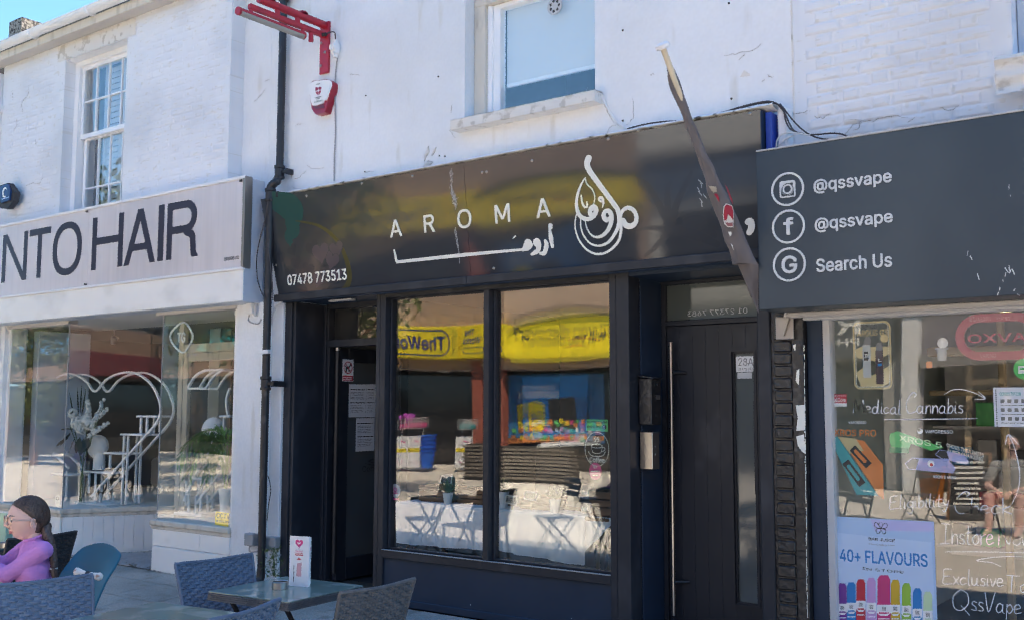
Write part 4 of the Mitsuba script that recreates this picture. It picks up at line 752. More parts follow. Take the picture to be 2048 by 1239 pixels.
on(a, 'green_slash', sg.Polygon(PQ([(1780, 866), (1795, 861), (1888, 894), (1862, 900), (1822, 886), (1818, 897), (1782, 892), (1779, 878)])), 1, GREENP); on(a, 'green_field', sg.box(*[bx_px((1779, 893), (1818, 905))[i] for i in (0, 2, 1, 3)]), 1, mat('deep_green_print', (.05, .25, .10), .45))
for t, p0, p1 in (('CROSS THE LIMITS', (1893, 884), (1968, 912)), ('SUPER CHARGING', (1895, 896), (1966, 920))):
    (xa, za), (xb, zb) = PQ([p0, p1]); part(a, 'lettering', lay(text(t, xa, xb, za-.024, za-.002, .0006, True, 0, (zb-za+.02)/.022), (0, YB-.0016, 0)), LETTER)
(xa, za), (xb, zb) = PQ([(1798, 868), (1884, 894)]); part(a, 'lettering', lay(text('XROS 5', xa, xb, za-.035, za, .0006, True, 0, (zb-za+.03)/.035), (0, YB-.0016, 0)), PALEPR)
for pts in ([(1825, 915), (1894, 918), (1910, 935), (1906, 944), (1818, 936), (1812, 926)], [(1880, 899), (1928, 910), (1936, 922), (1932, 926), (1884, 915), (1872, 908)]):
    on(a, 'device', sg.Polygon(PQ(pts)).buffer(.004), 2, LAVPR); on(a, 'device_tip', sg.Polygon(PQ([pts[0], (pts[0][0]+13, pts[0][1]+2), (pts[-2][0]+14, pts[-2][1]+1), pts[-2], pts[-1]])), 3, INK)
on(a, 'device_dot', disc(PQ([(1862, 926)])[0], .019), 3, WHITEP); on(a, 'cherry', disc(PQ([(1863, 928)])[0], .009), 4, REDPR)
ton(a, 'maker_lettering', 'VAPORESSO', (1850, 858), (1906, 866), 2, WHITEP, True); on(a, 'maker_mark', disc(PQ([(1840, 861)])[0], .016).difference(disc(PQ([(1838, 859)])[0], .008)), 2, WHITEP); ton(a, 'small_lettering', 'XROS 5 MINI', (1866, 949), (1912, 957), 2, WHITEP, True)
a = thing('oval_sticker', 'big red oval ring sticker with red lettering, top right of vape window', 'sticker')
x0, x1, z0, z1 = bx_px((1909, 630), (2085, 717)); rr = rrect(x0, x1, z0, z1, (z1-z0)/2-.001, 14); RDV = mat('red_ring', (.36, .05, .075), .4)
on(a, 'ring', rr.difference(rr.buffer(-.048)), 1, RDV); ton(a, 'lettering', 'OXVA', (1935, 668), (2054, 682), 1, RDV, True)
ton(a, 'ring_lettering', 'REIMAGINED', (1938, 634), (1982, 641), 2, mat('pale_red', (.5, .2, .22), .5)); ton(a, 'ring_lettering', 'VAPING', (1992, 634), (2020, 641), 2, 'mat_pale_red'); ton(a, 'ring_lettering', 'VAPING', (1960, 707), (1992, 714), 2, 'mat_pale_red')
a = thing('consultation_notice', 'white printed consultation notice at the right edge of the vape window', 'notice')
x0, x1, z0, z1 = bx_px((1986, 774), (2062, 853)); on(a, 'sheet', sg.box(x0, z0, x1, z1), 1, mat('notice_paper', (.74, .75, .84), .5)); ton(a, 'heading', 'CONSULTATION', (1999, 783), (2042, 790), 2, TEALPR, True)
on(a, 'print', so.unary_union([sg.box(x0+.035+i*.035, z1-.085-j*.048, x0+.055+i*.035, z1-.065-j*.048) for i in range(5) for j in range(3)]), 2, GREYINK); on(a, 'binding', so.unary_union([disc((x0+.014, z1-.012-k*.0105), .0034, 3) for k in range(20)]), 2, INK)
on(a, 'text_lines', so.unary_union([stroke([(x0+.035, z1-.098-j*.048), (x1-.02, z1-.098-j*.048)], .003) for j in range(3)]), 2, GREYINK)
a = thing('green_sticker', 'round green sticker with a white pictogram by the right edge of the vape window', 'sticker'); g0 = PQ([(2050, 737)])[0]; on(a, 'disc', disc(g0, .058), 1, GREENP); on(a, 'pictogram', sg.box(g0[0]-.034, g0[1]-.024, g0[0]+.005, g0[1]+.018).difference(sg.box(g0[0]-.026, g0[1]-.004, g0[0]-.004, g0[1]+.006)), 2, WHITEP)
solo('orange_sticker', sheet(rrect(*bx_px((1852, 722), (1865, 735)), .008), YB, .001), ORANGEPR, 'tiny square orange sticker left of the red oval sticker', 'sticker')
hk = thing('suction_hook', 'white suction hook with a little clear pot on the vape window glass', 'hook'); hx, hz = PQ([(1884, 685)])[0]
part(hk, 'sucker', mv(rot(lathe([(0, .012), (.018, .008), (.030, 0), (.030, -.002)], n=20), [1, 0, 0], 90), (hx, YB+.012, hz)), WHITEP, smooth=40)
cx_, cz_ = PQ([(1879, 704)])[0]; part(hk, 'pot', mv(lathe([(.024, -.045), (.027, .018), (.036, .02), (.036, .028), (0, .03)], n=20), (cx_, YB+.05, cz_)), LIGHTGREY, smooth=40)
a = thing('bottle_poster', 'pale blue poster of coloured juice bottles at the bottom left of the vape window', 'poster')
YB = QG-.0035                                     # this one hangs on the outside of the pane
pb = [(1664, 1031), (1868, 1042), (1877, 1300), (1668, 1300)]
on(a, 'sheet', sg.Polygon(PQ(pb)), 1, SKYPR); on(a, 'pale_glow', sg.Polygon(PQ([(1668, 1060), (1866, 1080), (1873, 1200), (1672, 1170)])).buffer(-.01), 1.5, mat('pale_blue_print', (.50, .64, .84), .45)); on(a, 'lilac_top', sg.Polygon(PQ([(1740, 1037), (1866, 1043), (1868, 1062), (1750, 1060)])), 1.5, mat('lilac_tint', (.50, .50, .78), .45))
lx, lz = PQ([(1762, 1055)])[0]
wing = [taper(catmull([(lx, lz), (lx+s*.022, lz+.030), (lx+s*.036, lz+.026), (lx+s*.032, lz+.006), (lx, lz-.003)], 5), [.0035]*3) for s in (-1, 1)]+[taper(catmull([(lx, lz-.002), (lx+s*.026, lz-.006), (lx+s*.026, lz-.026), (lx+s*.012, lz-.030), (lx, lz-.008)], 5), [.0035]*3) for s in (-1, 1)]+[taper(catmull([(lx, lz), (lx+s*.012, lz+.020), (lx+s*.005, lz+.034)], 4), [.0025]*2) for s in (-1, 1)]
on(a, 'butterfly', so.unary_union(wing), 3, INK); ton(a, 'maker_lettering', 'BAR JUICE', (1737, 1073), (1790, 1083), 3, INK, True); ton(a, 'small_lettering', '5000', (1753, 1086), (1774, 1091), 3, GREYINK); on(a, 'rule', stroke(PQ([(1737, 1086), (1751, 1087)]), .002).union(stroke(PQ([(1776, 1088.5), (1790, 1089)]), .002)), 3, GREYINK)
(xa, za), (xb, zb) = PQ([(1680, 1121), (1856, 1133)]); dz = (zb-za)
part(a, 'headline', lay(text('40+ FLAVOURS', xa, xb, za, za+.074, .0006, True, 0, (zb-za)/.074), (0, YB-.0024, 0)), CYANPR); ton(a, 'headline', 'IN STORE', (1725, 1133), (1808, 1146), 3, INK)
bt = [(1685, 1165, 1202, PURPLEPR), (1703, 1163, 1200, CYANPR), (1722, 1157, 1196, REDPR), (1743, 1154, 1200, LILACPR), (1768, 1149, 1204, mat('raspberry_print', (.55, .04, .18), .4)), (1791, 1158, 1204, mat('amber_print', (.62, .40, .03), .4)), (1813, 1165, 1206, LIMEPR), (1835, 1175, 1212, CYANPR), (1856, 1182, 1216, PALEPR)]
for cx_, t, s, m in bt:
    hw = 9.5 if cx_ != 1768 else 14
    b = thing('printed_bottle', 'x', 'x') if 0 else None
    on(a, 'bottle_cap', sg.Polygon(PQ([(cx_-hw*.92, s), (cx_-hw*.92, t+8), (cx_-hw*.55, t), (cx_+hw*.55, t), (cx_+hw*.92, t+8), (cx_+hw*.92, s)])), 3, m)
    on(a, 'bottle', sg.Polygon(PQ([(cx_-hw, s), (cx_+hw, s), (cx_+hw, 1300), (cx_-hw, 1300)])), 2, m); on(a, 'bottle_label', sg.Polygon(PQ([(cx_-hw, s+4), (cx_+hw, s+4), (cx_+hw, s+20), (cx_+hw*.5, s+26), (cx_-hw*.5, s+26), (cx_-hw, s+20)])), 3, WHITEP)
    q = PQ([(cx_, s+12)])[0]; on(a, 'bottle_mark', so.unary_union([disc((q[0]+i*.006, q[1]+j*.006), .0055, 3).difference(disc((q[0]+i*.006, q[1]+j*.006), .003, 3)) for i in (-1, 1) for j in (-1, 1)]), 4, INK)
    on(a, 'bottle_lettering', sg.Polygon(PQ([(cx_-hw*.7, s+19), (cx_+hw*.7, s+19), (cx_+hw*.7, s+22), (cx_-hw*.7, s+22)])), 4, m); on(a, 'bottle_band', sg.Polygon(PQ([(cx_-hw*.8, s+31), (cx_+hw*.8, s+31), (cx_+hw*.8, s+33), (cx_-hw*.8, s+33)])), 3, WHITEP)
YB = YB0
HW = {'M': [[(0, 0), (.1, 1), (.34, .25), (.6, 1), (.7, 0)]], 'e': [[(.02, .27), (.3, .32), (.26, .5), (.1, .5), (0, .25), (.1, .02), (.38, .1)]], 'd': [[(.32, .4), (.15, .5), (0, .25), (.12, 0), (.3, .15), (.37, 1.05), (.36, .1), (.46, .02)]], 'i': [[(.05, .5), (.05, .06), (.14, 0)], [(.06, .72), (.065, .75)]],
      'c': [[(.32, .42), (.15, .5), (0, .25), (.12, 0), (.36, .1)]], 'a': [[(.32, .42), (.15, .5), (0, .22), (.12, 0), (.3, .15), (.33, .48), (.33, .06), (.44, 0)]], 'l': [[(.05, 1.05), (.05, .06), (.15, 0)]], 'C': [[(.5, 1.1), (.62, 1.25), (.42, 1.38), (.12, .95), (.04, .4), (.25, 0), (.62, .12)]], 'n': [[(.03, .5), (.03, 0), (.06, .35), (.2, .5), (.3, .4), (.33, 0)]],
      'b': [[(.03, 1), (.04, 0), (.08, .35), (.22, .5), (.34, .25), (.2, 0), (.04, .08)]], 's': [[(.28, .45), (.1, .5), (.06, .34), (.26, .2), (.24, .02), (.02, .04)]], 'E': [[(.5, 1), (.08, .96), (.07, .5), (.05, .02), (.55, .04)], [(.07, .52), (.42, .56)]], 'g': [[(.32, .42), (.15, .5), (0, .25), (.15, .05), (.32, .2), (.34, .5), (.33, -.25), (.18, -.42), (.02, -.3)]],
      't': [[(.14, .9), (.12, .08), (.26, 0)], [(0, .55), (.3, .6)]], 'y': [[(.02, .5), (.1, .15), (.28, .2), (.34, .5)], [(.34, .5), (.26, -.1), (.12, -.42), (0, -.3)]], 'h': [[(.03, 1), (.03, 0), (.08, .35), (.22, .5), (.31, .35), (.33, 0)]], 'k': [[(.03, 1), (.04, 0)], [(.34, .5), (.06, .22), (.4, 0)]], 'I': [[(0, 1), (.5, .98)], [(.25, .98), (.24, .02)], [(-.02, 0), (.5, .04)]],
      'r': [[(.03, .5), (.04, 0), (.08, .35), (.27, .5)]], 'o': [[(.2, .5), (.03, .35), (.05, .1), (.2, 0), (.34, .15), (.32, .4), (.2, .5), (.3, .5)]], 'N': [[(.02, 0), (.08, 1), (.5, .05), (.6, 1.05)]], 'w': [[(0, .5), (.1, .02), (.2, .4), (.3, .02), (.42, .5)]], 'x': [[(.02, .5), (.34, 0)], [(.34, .5), (.02, 0)]], 'u': [[(.03, .5), (.05, .08), (.2, .02), (.3, .2), (.32, .5), (.33, .05), (.44, 0)]],
      'v': [[(.02, .5), (.16, 0), (.34, .5)]], 'T': [[(-.05, .98), (.75, 1.0)], [(.3, .98), (.28, 0)]], 'Q': [[(.4, 1.1), (.05, .7), (.1, .1), (.45, -.05), (.8, .35), (.75, .9), (.4, 1.1)], [(.45, .2), (.9, -.25)]], 'V': [[(0, 1.05), (.22, 0), (.52, 1.1)]], 'p': [[(.04, .5), (.03, -.42)], [(.04, .35), (.2, .5), (.34, .25), (.2, 0), (.05, .12)]], '!': [[(.1, 1.1), (.08, .3)], [(.08, .05), (.09, .02)]]}
def hand(k, s, x0, x1, y0, y1, cap, w=.0043):
    """Handwriting between two measured ends of its base line on the glass."""
    pen, out = 0, []
    for ch in s:
        for st_ in HW[ch]: out.append([(pen+a+random.gauss(0, .008), b+random.gauss(0, .010)) for a, b in st_])
        pen += max(a for st_ in HW[ch] for a, _ in st_)+.075
    pen -= .06
    polys = []
    for st_ in out:
        c = np.array(st_); c = catmull(c, 5) if len(c) > 2 else c
        polys.append(taper(PQ([(x0+(x1-x0)*a/pen+b*1.2, y0+(y1-y0)*a/pen-b*cap) for a, b in c]), [w, w*1.15, w*.9]))
    on(k, 'handwriting', so.unary_union(polys), 6, CHALKW)
hw = thing('window_handwriting', 'white pen handwriting about medical cannabis on the vape shop window', 'writing')
hand(hw, 'Medical', 1707, 1802, 824, 827, 26); hand(hw, 'Cannabis', 1811, 1926, 826, 825, 30); hand(hw, 'Eligibility', 1778, 1898, 1017, 1011, 26); hand(hw, 'Check', 1908, 2024, 1026, 1026, 32)
hand(hw, 'Instore', 1882, 1988, 1086, 1088, 40); hand(hw, 'Now', 1997, 2062, 1088, 1090, 32); hand(hw, 'Exclusive', 1885, 2008, 1166, 1172, 30); hand(hw, 'To', 2014, 2052, 1182, 1184, 33); hand(hw, 'QssVape!', 1905, 2050, 1216, 1228, 36)
for pts in ([(1768, 838), (1860, 837), (1955, 836)], [(1891, 1102), (1960, 1102), (2052, 1104)], [(2052, 1112), (2000, 1112), (1954, 1119), (1985, 1124), (2003, 1132)], [(1889, 788), (1905, 779), (1925, 778), (1950, 785), (1971, 796)], [(1957, 782), (1971, 796), (1950, 797)], [(2024, 1007), (2036, 980), (2040, 950), (2035, 915), (2026, 885), (2017, 868)], [(2011, 888), (2017, 868), (2038, 888)]): on(hw, 'pen_line', taper(catmull(PQ(pts), 5), [.003, .005, .003]), 6, CHALKW)
# ---- stickers on the cafe window
YS = .0975
def on2(k, nm, poly, lvl, m): part(k, nm, sheet(poly, YS+.010-.0008*lvl, .0007), m)
PS = lambda pts: P(pts, YS+.01)
a = thing('hygiene_sticker', 'green food hygiene rating sticker with a black five at the right of the cafe window', 'sticker')
q = PS([(1174, 837), (1216, 838), (1216, 862), (1172, 860)]); on2(a, 'card', sg.Polygon(q), 1, GREENP); c5 = PS([(1209, 853)])[0]
on2(a, 'rating_disc', disc(c5, .017), 2, INK); part(a, 'rating_numeral', lay(text('5', c5[0]-.006, c5[0]+.006, c5[1]-.010, c5[1]+.010, .0006, True), (0, YS+.010-.0024, 0)), LETTER)
for k in range(5): c = PS([(1177+k*5.8, 852)])[0]; on2(a, 'rating_ring', disc(c, .009).difference(disc(c, .006)), 2, INK)
(xa, za), (xb, zb) = PS([(1176, 845.5), (1214, 841)]); part(a, 'lettering', lay(text('FOOD HYGIENE RATING', xa, xb, za, zb, .0006, True), (0, YS+.010-.0016, 0)), INK)
a = thing('coffee_decal', 'oval white line decal of a steaming cup with the word Coffee on the cafe window', 'sticker')
c = PS([(1194, 897)])[0]; ov = sa.scale(disc(c, 1, 24), .100, .120); on2(a, 'outline', ov.difference(ov.buffer(-.005)), 1, LETTER)
cup = [(c[0]+.045*math.cos(t), c[1]+.022+.014*math.sin(t)) for t in np.linspace(0, 2*math.pi, 20)]
on2(a, 'cup', so.unary_union([stroke(cup, .005), taper(catmull([(c[0]-.045, c[1]+.02), (c[0]-.035, c[1]-.02), (c[0], c[1]-.030), (c[0]+.035, c[1]-.02), (c[0]+.045, c[1]+.02)], 5), [.005]*2), stroke(catmull([(c[0]+.044, c[1]+.015), (c[0]+.066, c[1]+.008), (c[0]+.055, c[1]-.012), (c[0]+.036, c[1]-.015)], 5), .005), stroke(catmull([(c[0]-.07, c[1]-.018), (c[0]-.04, c[1]-.046), (c[0]+.04, c[1]-.046), (c[0]+.07, c[1]-.018)], 5), .006)]+[stroke(catmull([(c[0]+d, c[1]+.05), (c[0]+d+.008, c[1]+.062), (c[0]+d-.004, c[1]+.075), (c[0]+d+.006, c[1]+.088)], 4), .004) for d in (-.015, .008)]), 1, LETTER)
part(a, 'lettering', lay(text('Coffee', c[0]-.062, c[0]+.062, c[1]-.092, c[1]-.056, .0006, True, .01), (0, YS+.0092, 0)), LETTER)
a = thing('pink_sticker', 'round pink price sticker below the coffee decal on the cafe window', 'sticker'); c = PS([(1191, 941)])[0]
on2(a, 'disc', sa.scale(disc(c, 1, 20), .052, .060), 1, PINK); part(a, 'lettering', lay(text('£7', c[0]-.014, c[0]+.014, c[1]+.020, c[1]+.040, .0006, True), (0, YS+.0084, 0)), LETTER); on2(a, 'small_print', so.unary_union([stroke([(c[0]-.034, c[1]-.002), (c[0]+.034, c[1]+.002)], .007), stroke([(c[0]-.02, c[1]-.03), (c[0]+.02, c[1]-.028)], .004)]), 2, LETTER)
a = thing('ice_cream_sticker', 'faint round white sticker with a small pink figure low in the left cafe pane', 'sticker'); c = PS([(791, 980)])[0]
on2(a, 'disc', disc(c, .055), 1, LIGHTGREY); on2(a, 'figure', disc((c[0], c[1]+.008), .020).difference(disc((c[0], c[1]+.010), .010)).union(stroke([(c[0]-.02, c[1]-.02), (c[0]+.02, c[1]-.02)], .012)), 2, PINK); on2(a, 'lettering', so.unary_union([disc((c[0]-.03+.02*j, c[1]-.066), .010) for j in range(4)]), 2, PINK)
# ---------------------------------------------------------------- drainpipe
def pipe_x(px, py, y): q = at(px, py, y=y); return q
dp = thing('drainpipe', 'black cast drainpipe with an offset bend running down between hair salon and cafe', 'pipe')
xu, xl = at(563, 180, y=0.0)[0], at(533, 700, y=-.14)[0]
part(dp, 'upper_pipe', tube([(xu, 0.0, 7.0), (xu, 0.0, 3.66)], .034, 16), IRON, smooth=40)
part(dp, 'offset_bend', tube(catmull([(xu, 0, 3.70), (xu, 0, 3.63), (xu-.02, -.02, 3.575), (xl+.05, -.11, 3.545), (xl+.008, -.138, 3.50), (xl, -.14, 3.44), (xl, -.14, 3.40)], 6), .037, 16), IRON, smooth=40)
part(dp, 'lower_pipe', tube([(xl, -.14, 3.42), (xl, -.14, .14)], .034, 16), IRON, smooth=40)
part(dp, 'shoe', tube(catmull([(xl, -.14, .16), (xl, -.15, .09), (xl, -.20, .03)], 5), .038, 14), IRON, smooth=40)
def socket(x, y, z): return mv(lathe([(.034, -.06), (.047, -.058), (.049, -.04), (.043, -.036), (.043, .030), (.050, .036), (.050, .058), (.034, .06)], n=18), (x, y, z))
for z, x, y in ((3.66, xu, 0), (5.32, xu, 0), (3.42, xl, -.14), (1.76, xl, -.14)):
    s = part(dp, 'socket', socket(x, y, z), IRON, smooth=40)
    part(dp, 'bracket', cat(box(x+.03, x+.11, y-.012, y+.012, z-.02, z+.012, .006), box(x+.09, x+.12, y-.02, y+.12, z-.03, z+.02, .005)), IRON)
def cable(nm, label, pts, y, r, m, cat_='cable', px=True):
    q = [tuple(at(*p[:2], y=(p[2] if len(p) > 2 else y))) for p in pts] if px else pts
    return solo(nm, tube(catmull(q, 6), r, 6), m, label, cat_, smooth=True)
cable('loose_cable', 'thin black cable bowing out left of the drainpipe beside the sign box', [(537, 395), (530, 440), (522, 470), (514, 510), (514, 550), (521, 580), (530, 596)], -.19, .005, CABLE)
cable('loose_cable', 'thin black cable hanging close along the drainpipe behind the cafe sign edge', [(535, 405), (531, 440), (535, 480), (541, 530), (545, 575), (546, 600)], -.165, .006, CABLE)
cable('white_conduit', 'short white cable curving out below the left end of the cafe sign', [(565, 604), (553, 612), (547, 625), (543, 650)], -.08, .009, CABLEW)
cable('loose_cable', 'thin black cable looping low beside the drainpipe near the small grey boxes', [(536, 950), (541, 970), (541, 985), (537, 1010), (534, 1040)], -.13, .004, CABLE)
def jbox(label, a, b, y):
    (x0, z1), (x1, z0) = P([a, b], y); k = thing('junction_box', label, 'box'); part(k, 'lid', box(x0, x1, y-.035, y+.03, z0, z1, .008), GREYP); part(k, 'tail', tube(catmull([((x0+x1)/2, y-.01, z0), ((x0+x1)/2, y-.02, z0-.03), ((x0+x1)/2+.03, y-.02, z0-.05), (x1+.04, y, z0-.04)], 5), .007, 6), CABLEG, smooth=True)
    for dx in (.012, x1-x0-.012): part(k, 'screw', sheet(disc((x0+dx, z1-.012), .004, 4), y-.035, .002), DULLSTEEL)
jbox('small grey box low on the white pilaster left of the drainpipe', (494, 1064), (511, 1091), IHY-.03); jbox('small grey box low on the white strip right of the drainpipe', (537, 1071), (556, 1098), -.06)
k = thing('meter_box', 'small white cable box high on the pilaster under the blue sign end', 'box'); x0, z1 = P([(500, 606)], IHY)[0]; x1, z0 = P([(512, 628)], IHY)[0]
part(k, 'lid', box(x0, x1, IHY-.05, IHY, z0, z1, .006), WHITE); part(k, 'clip', box(x1+.004, x1+.03, IHY-.03, IHY, z0-.02, z1, .004), LIGHTGREY); part(k, 'tail', tube(catmull([(x0+.02, IHY-.02, z0), (x0+.03, IHY-.03, z0-.06), (x1+.05, IHY-.02, z0-.09), (x1+.10, IHY-.02, z0-.05)], 5), .006, 6), CABLEG, smooth=True)
solo('cable_clip', box(*[at(515, 704, y=-.19)[0], at(537, 704, y=-.19)[0]], -.2, -.165, at(525, 707, y=-.18)[2], at(525, 699, y=-.18)[2], .003), WHITE, 'white plastic clip tied round the drainpipe at mid height', 'clip')
# ---------------------------------------------------------------- red sign lamp
rl = thing('sign_lamp', 'red projecting lamp frame with two bars and grey tube lamp above the alarm box', 'lamp')
X0 = -6.663
part(rl, 'wall_plate', box(-6.722, -6.608, .035, .058, 4.487, 4.955, .004), RED)
part(rl, 'lower_bar', box(X0-.022, X0+.022, -.80, .036, 4.808, 4.854, .006), RED); part(rl, 'upper_bar', tube([(X0, -.70, 4.925), (X0, .036, 4.925)], .034, 12), RED, smooth=40)
lp = part(rl, 'tube_lamp', cat(tube([(X0, -.915, 4.758), (X0, -.895, 4.758)], .034, 16), tube([(X0, -.215, 4.758), (X0, -.20, 4.758)], .034, 16), mv(rot(lay(ext(sg.Polygon([(.033*math.cos(t), .033*math.sin(t)) for t in np.linspace(-.1, math.pi+.1, 14)]), .70), (0, 0, 0), (1, 0, 0), (0, 0, 1)), [0, 0, 1], 0), (X0, -.20, 4.758))), RED)
part(lp, 'diffuser', mv(lay(ext(sg.Polygon([(.032*math.cos(t), .032*math.sin(t)) for t in np.linspace(math.pi, 2*math.pi, 14)]), .68), (0, 0, 0), (1, 0, 0), (0, 0, 1)), (X0, -.21, 4.756)), DIFFUSER)
for y in (-.78, -.22): part(rl, 'hanger', tube([(X0, y, 4.83), (X0, y, 4.765)], .016, 10), RED, smooth=40)
part(rl, 'stub', tube([(X0+.01, -.13, 4.80), (X0+.01, -.13, 4.725)], .022, 10), RED, smooth=40)
for y in (-.58, -.22): part(rl, 'saddle', mv(lathe([(.045, 0), (.04, .012), (.022, .022), (0, .024)], n=14), (X0, y, 4.952)), RED, smooth=40)
for y in (-.5, -.28): part(rl, 'cross_strut', box(X0-.012, X0+.012, y-.02, y+.02, 4.85, 4.895), RED)
for x, z in ((-6.70, 4.77), (-6.648, 4.675), (-6.70, 4.56)): part(rl, 'bolt', mv(rot(lathe([(.014, 0), (.012, .008), (0, .012)], n=10), [1, 0, 0], 90), (x, .035, z)), DULLSTEEL, smooth=40)
part(rl, 'gland', tube([(X0+.02, -.005, 4.82), (X0+.06, .0, 4.82)], .016, 10), INK)
ck = thing('cable_joint', 'white waterproof cable joint with its cable beside the red sign lamp', 'cable'); sx, _, sz = at(671, 97, y=.02)
part(ck, 'coupler', mv(lathe([(.012, -.085), (.022, -.08), (.022, -.055), (.034, -.05), (.038, 0), (.034, .04), (.018, .05), (.018, .075), (0, .078)], n=16), (sx, .02, sz)), WHITE, smooth=40); part(ck, 'face', mv(rot(lathe([(.036, 0), (.030, .02), (0, .022)], n=18), [1, 0, 0], 90), (sx, -.01, sz)), WHITE, smooth=40)
part(ck, 'lead', tube(catmull([(sx, .02, sz+.07), (sx-.005, .01, sz+.14), (sx-.05, -.0, sz+.15), (X0+.06, 0, 4.82)], 6), .006, 6), CABLE, smooth=True)
part(ck, 'down_lead', tube(catmull([(sx, .045, sz-.08)]+[tuple(at(a, b, y=.05)) for a, b in ((671, 150), (670, 205), (671, 260), (669, 310), (668, 362))], 5), .006, 6), CABLEG, smooth=True)
# ---------------------------------------------------------------- alarm boxes
ab = thing('alarm_box', 'white and dark red alarm siren box with a shield mark under the red sign lamp', 'alarm')
PA = lambda pts, y: P([(440+a/4.765, b/4.765) for a, b in pts], y)
part(ab, 'red_base', lay(ext(sg.Polygon(PA([(876, 826), (915, 786), (1050, 770), (1088, 795), (1086, 860), (1022, 1078), (942, 1097), (905, 1048)], .02)).buffer(.004), .075), (0, .06, 0)), REDP)
part(ab, 'white_cover', lay(ext(sg.Polygon(PA([(850, 816), (905, 778), (1040, 766), (1062, 785), (1066, 812), (1018, 955), (995, 962), (988, 985), (925, 1008), (885, 1006)], -.02)).buffer(-.002).buffer(.003), .016), (0, -.0155, 0)), WHITEP)
part(ab, 'lens_panel', lay(ext(sg.Polygon(PA([(888, 1012), (985, 992), (992, 1030), (912, 1045)], -.02)), .006), (0, -.0155, 0)), mat('dim_red', (.16, .03, .05), .3))
YA = -.0318
sh = sg.Polygon(PA([(908, 838), (922, 830), (936, 838), (950, 828), (966, 834), (964, 872), (952, 898), (935, 912), (918, 896), (909, 872)], YA)); c = PA([(936, 866)], YA)[0]
cut = so.unary_union([sg.Polygon([(c[0]+.001*0+r*math.cos(t), c[1]+r*math.sin(t)) for t, r in zip(np.arange(8)*math.pi/4, [.030, .008]*4)]), stroke([(c[0]-.04, c[1]), (c[0]+.04, c[1])], .006), stroke([(c[0], c[1]-.06), (c[0], c[1]+.06)], .005)])
part(ab, 'shield_mark', sheet(sh.difference(cut), YA, .001), mat('crimson', (.30, .01, .05), .4))
part(ab, 'small_print', sheet(so.unary_union([stroke(PA(p, YA), .009) for p in ([(920, 806), (955, 800)], [(908, 935), (965, 922)], [(920, 948), (950, 941)])]), YA, .001), GREYINK); part(ab, 'number_print', sheet(so.unary_union([stroke(PA([(898+k*9, 976-k*2), (903+k*9, 975-k*2)], YA), .014, 2) for k in range(9)]), YA, .001), mat('dark_green_ink', (.05, .12, .09), .5))
bb = thing('blue_alarm_box', 'dark blue six sided alarm box with a white C shaped mark at the far left', 'alarm')
PB = lambda pts, y: P([(a/1.998, b/1.998) for a, b in pts], y)
part(bb, 'base', lay(ext(sg.Polygon(PB([(6, 745), (42, 733), (68, 770), (62, 805), (40, 836), (12, 834), (2, 800)], -.2)), .07), (0, -.16, 0)), INK)
part(bb, 'cover', lay(ext(sg.Polygon(PB([(2, 745), (34, 735), (44, 765), (40, 800), (8, 812), (-4, 780)], -.24)), .02), (0, -.2305, 0)), BLUEP); q = PB([(20, 770)], -.25)[0]
part(bb, 'mark', sheet(taper([(q[0]+.045*math.cos(t), q[1]+.05*math.sin(t)) for t in np.linspace(.6, 5.4, 22)], [.004, .026, .03, .022, .004]), -.2508, .001), WHITEP); part(bb, 'print', sheet(so.unary_union([stroke(PB([(8, 797), (36, 788)], -.25), .010)]), -.2508, .001), SKYPR)
# ---------------------------------------------------------------- flagpole and furled flag
fp = thing('flagpole', 'cream slanting flagpole with a round white cap above the cafe sign', 'flagpole')
B0, T0 = at(1508, 585, y=-.13), at(1326, 97, y=-1.0); ax = (T0-B0)/np.linalg.norm(T0-B0)
part(fp, 'pole', tube([B0, T0], [.021, .017], 14), mat('cream_pole', (.62, .54, .40), .45), smooth=40)
capm = lathe([(.017, -.004), (.036, -.002), (.041, .004), (.041, .010), (.037, .013), (.041, .016), (.041, .024), (.034, .030), (0, .033)], n=28)
R = trimesh.geometry.align_vectors([0, 0, 1], ax)[:3, :3]; part(fp, 'cap', (capm[0] @ R.T+T0, capm[1]), UPVC, smooth=40)
part(fp, 'wall_socket', tube([B0-ax*.02, B0+ax*.12], .028, 12), METALK, smooth=40)
fg = thing('flag', 'dark grey flag with a red emblem wrapped tightly around the slanting pole', 'flag')
rows = [(1341, 1340, 1.0), (137, 1337, 1346), (160, 1339, 1356), (185, 1345, 1364), (210, 1356, 1374), (235, 1368, 1381), (255, 1373, 1391), (280, 1384, 1401), (305, 1393, 1411), (330, 1402, 1424), (360, 1413, 1436), (390, 1420, 1452), (420, 1430, 1466), (450, 1443, 1479), (480, 1452, 1490), (505, 1462, 1502), (530, 1466.5, 1515)]
rows = [(y, l, r) for y, l, r in rows if r > 100]
ypole = lambda py: float(np.interp(py, [90, 600], [-1.0, -.22]))
rows2 = catmull(np.array(rows, float), 5); NT = 28; ring_v = []
for i, (py, l, r) in enumerate(rows2):
    yy = ypole(py); L, Rr = at(l, py, y=yy), at(r, py, y=yy); c, h = (L+Rr)/2, (Rr-L)/2; hl = np.linalg.norm(h); D = np.array([-.45, -.9, .15])*np.clip(hl*.8, .024, .040)
    for t in np.arange(NT)*2*math.pi/NT:
        fold = 1+.20*math.sin(2*t+i*.34)+.15*math.sin(4*t-i*.40); ring_v.append(c+h*math.cos(t)+D*math.sin(t)*fold)
i, j = np.meshgrid(np.arange(len(rows2)-1), np.arange(NT), indexing='ij'); a0, a1, b0, b1 = i*NT+j, i*NT+(j+1) % NT, (i+1)*NT+j, (i+1)*NT+(j+1) % NT
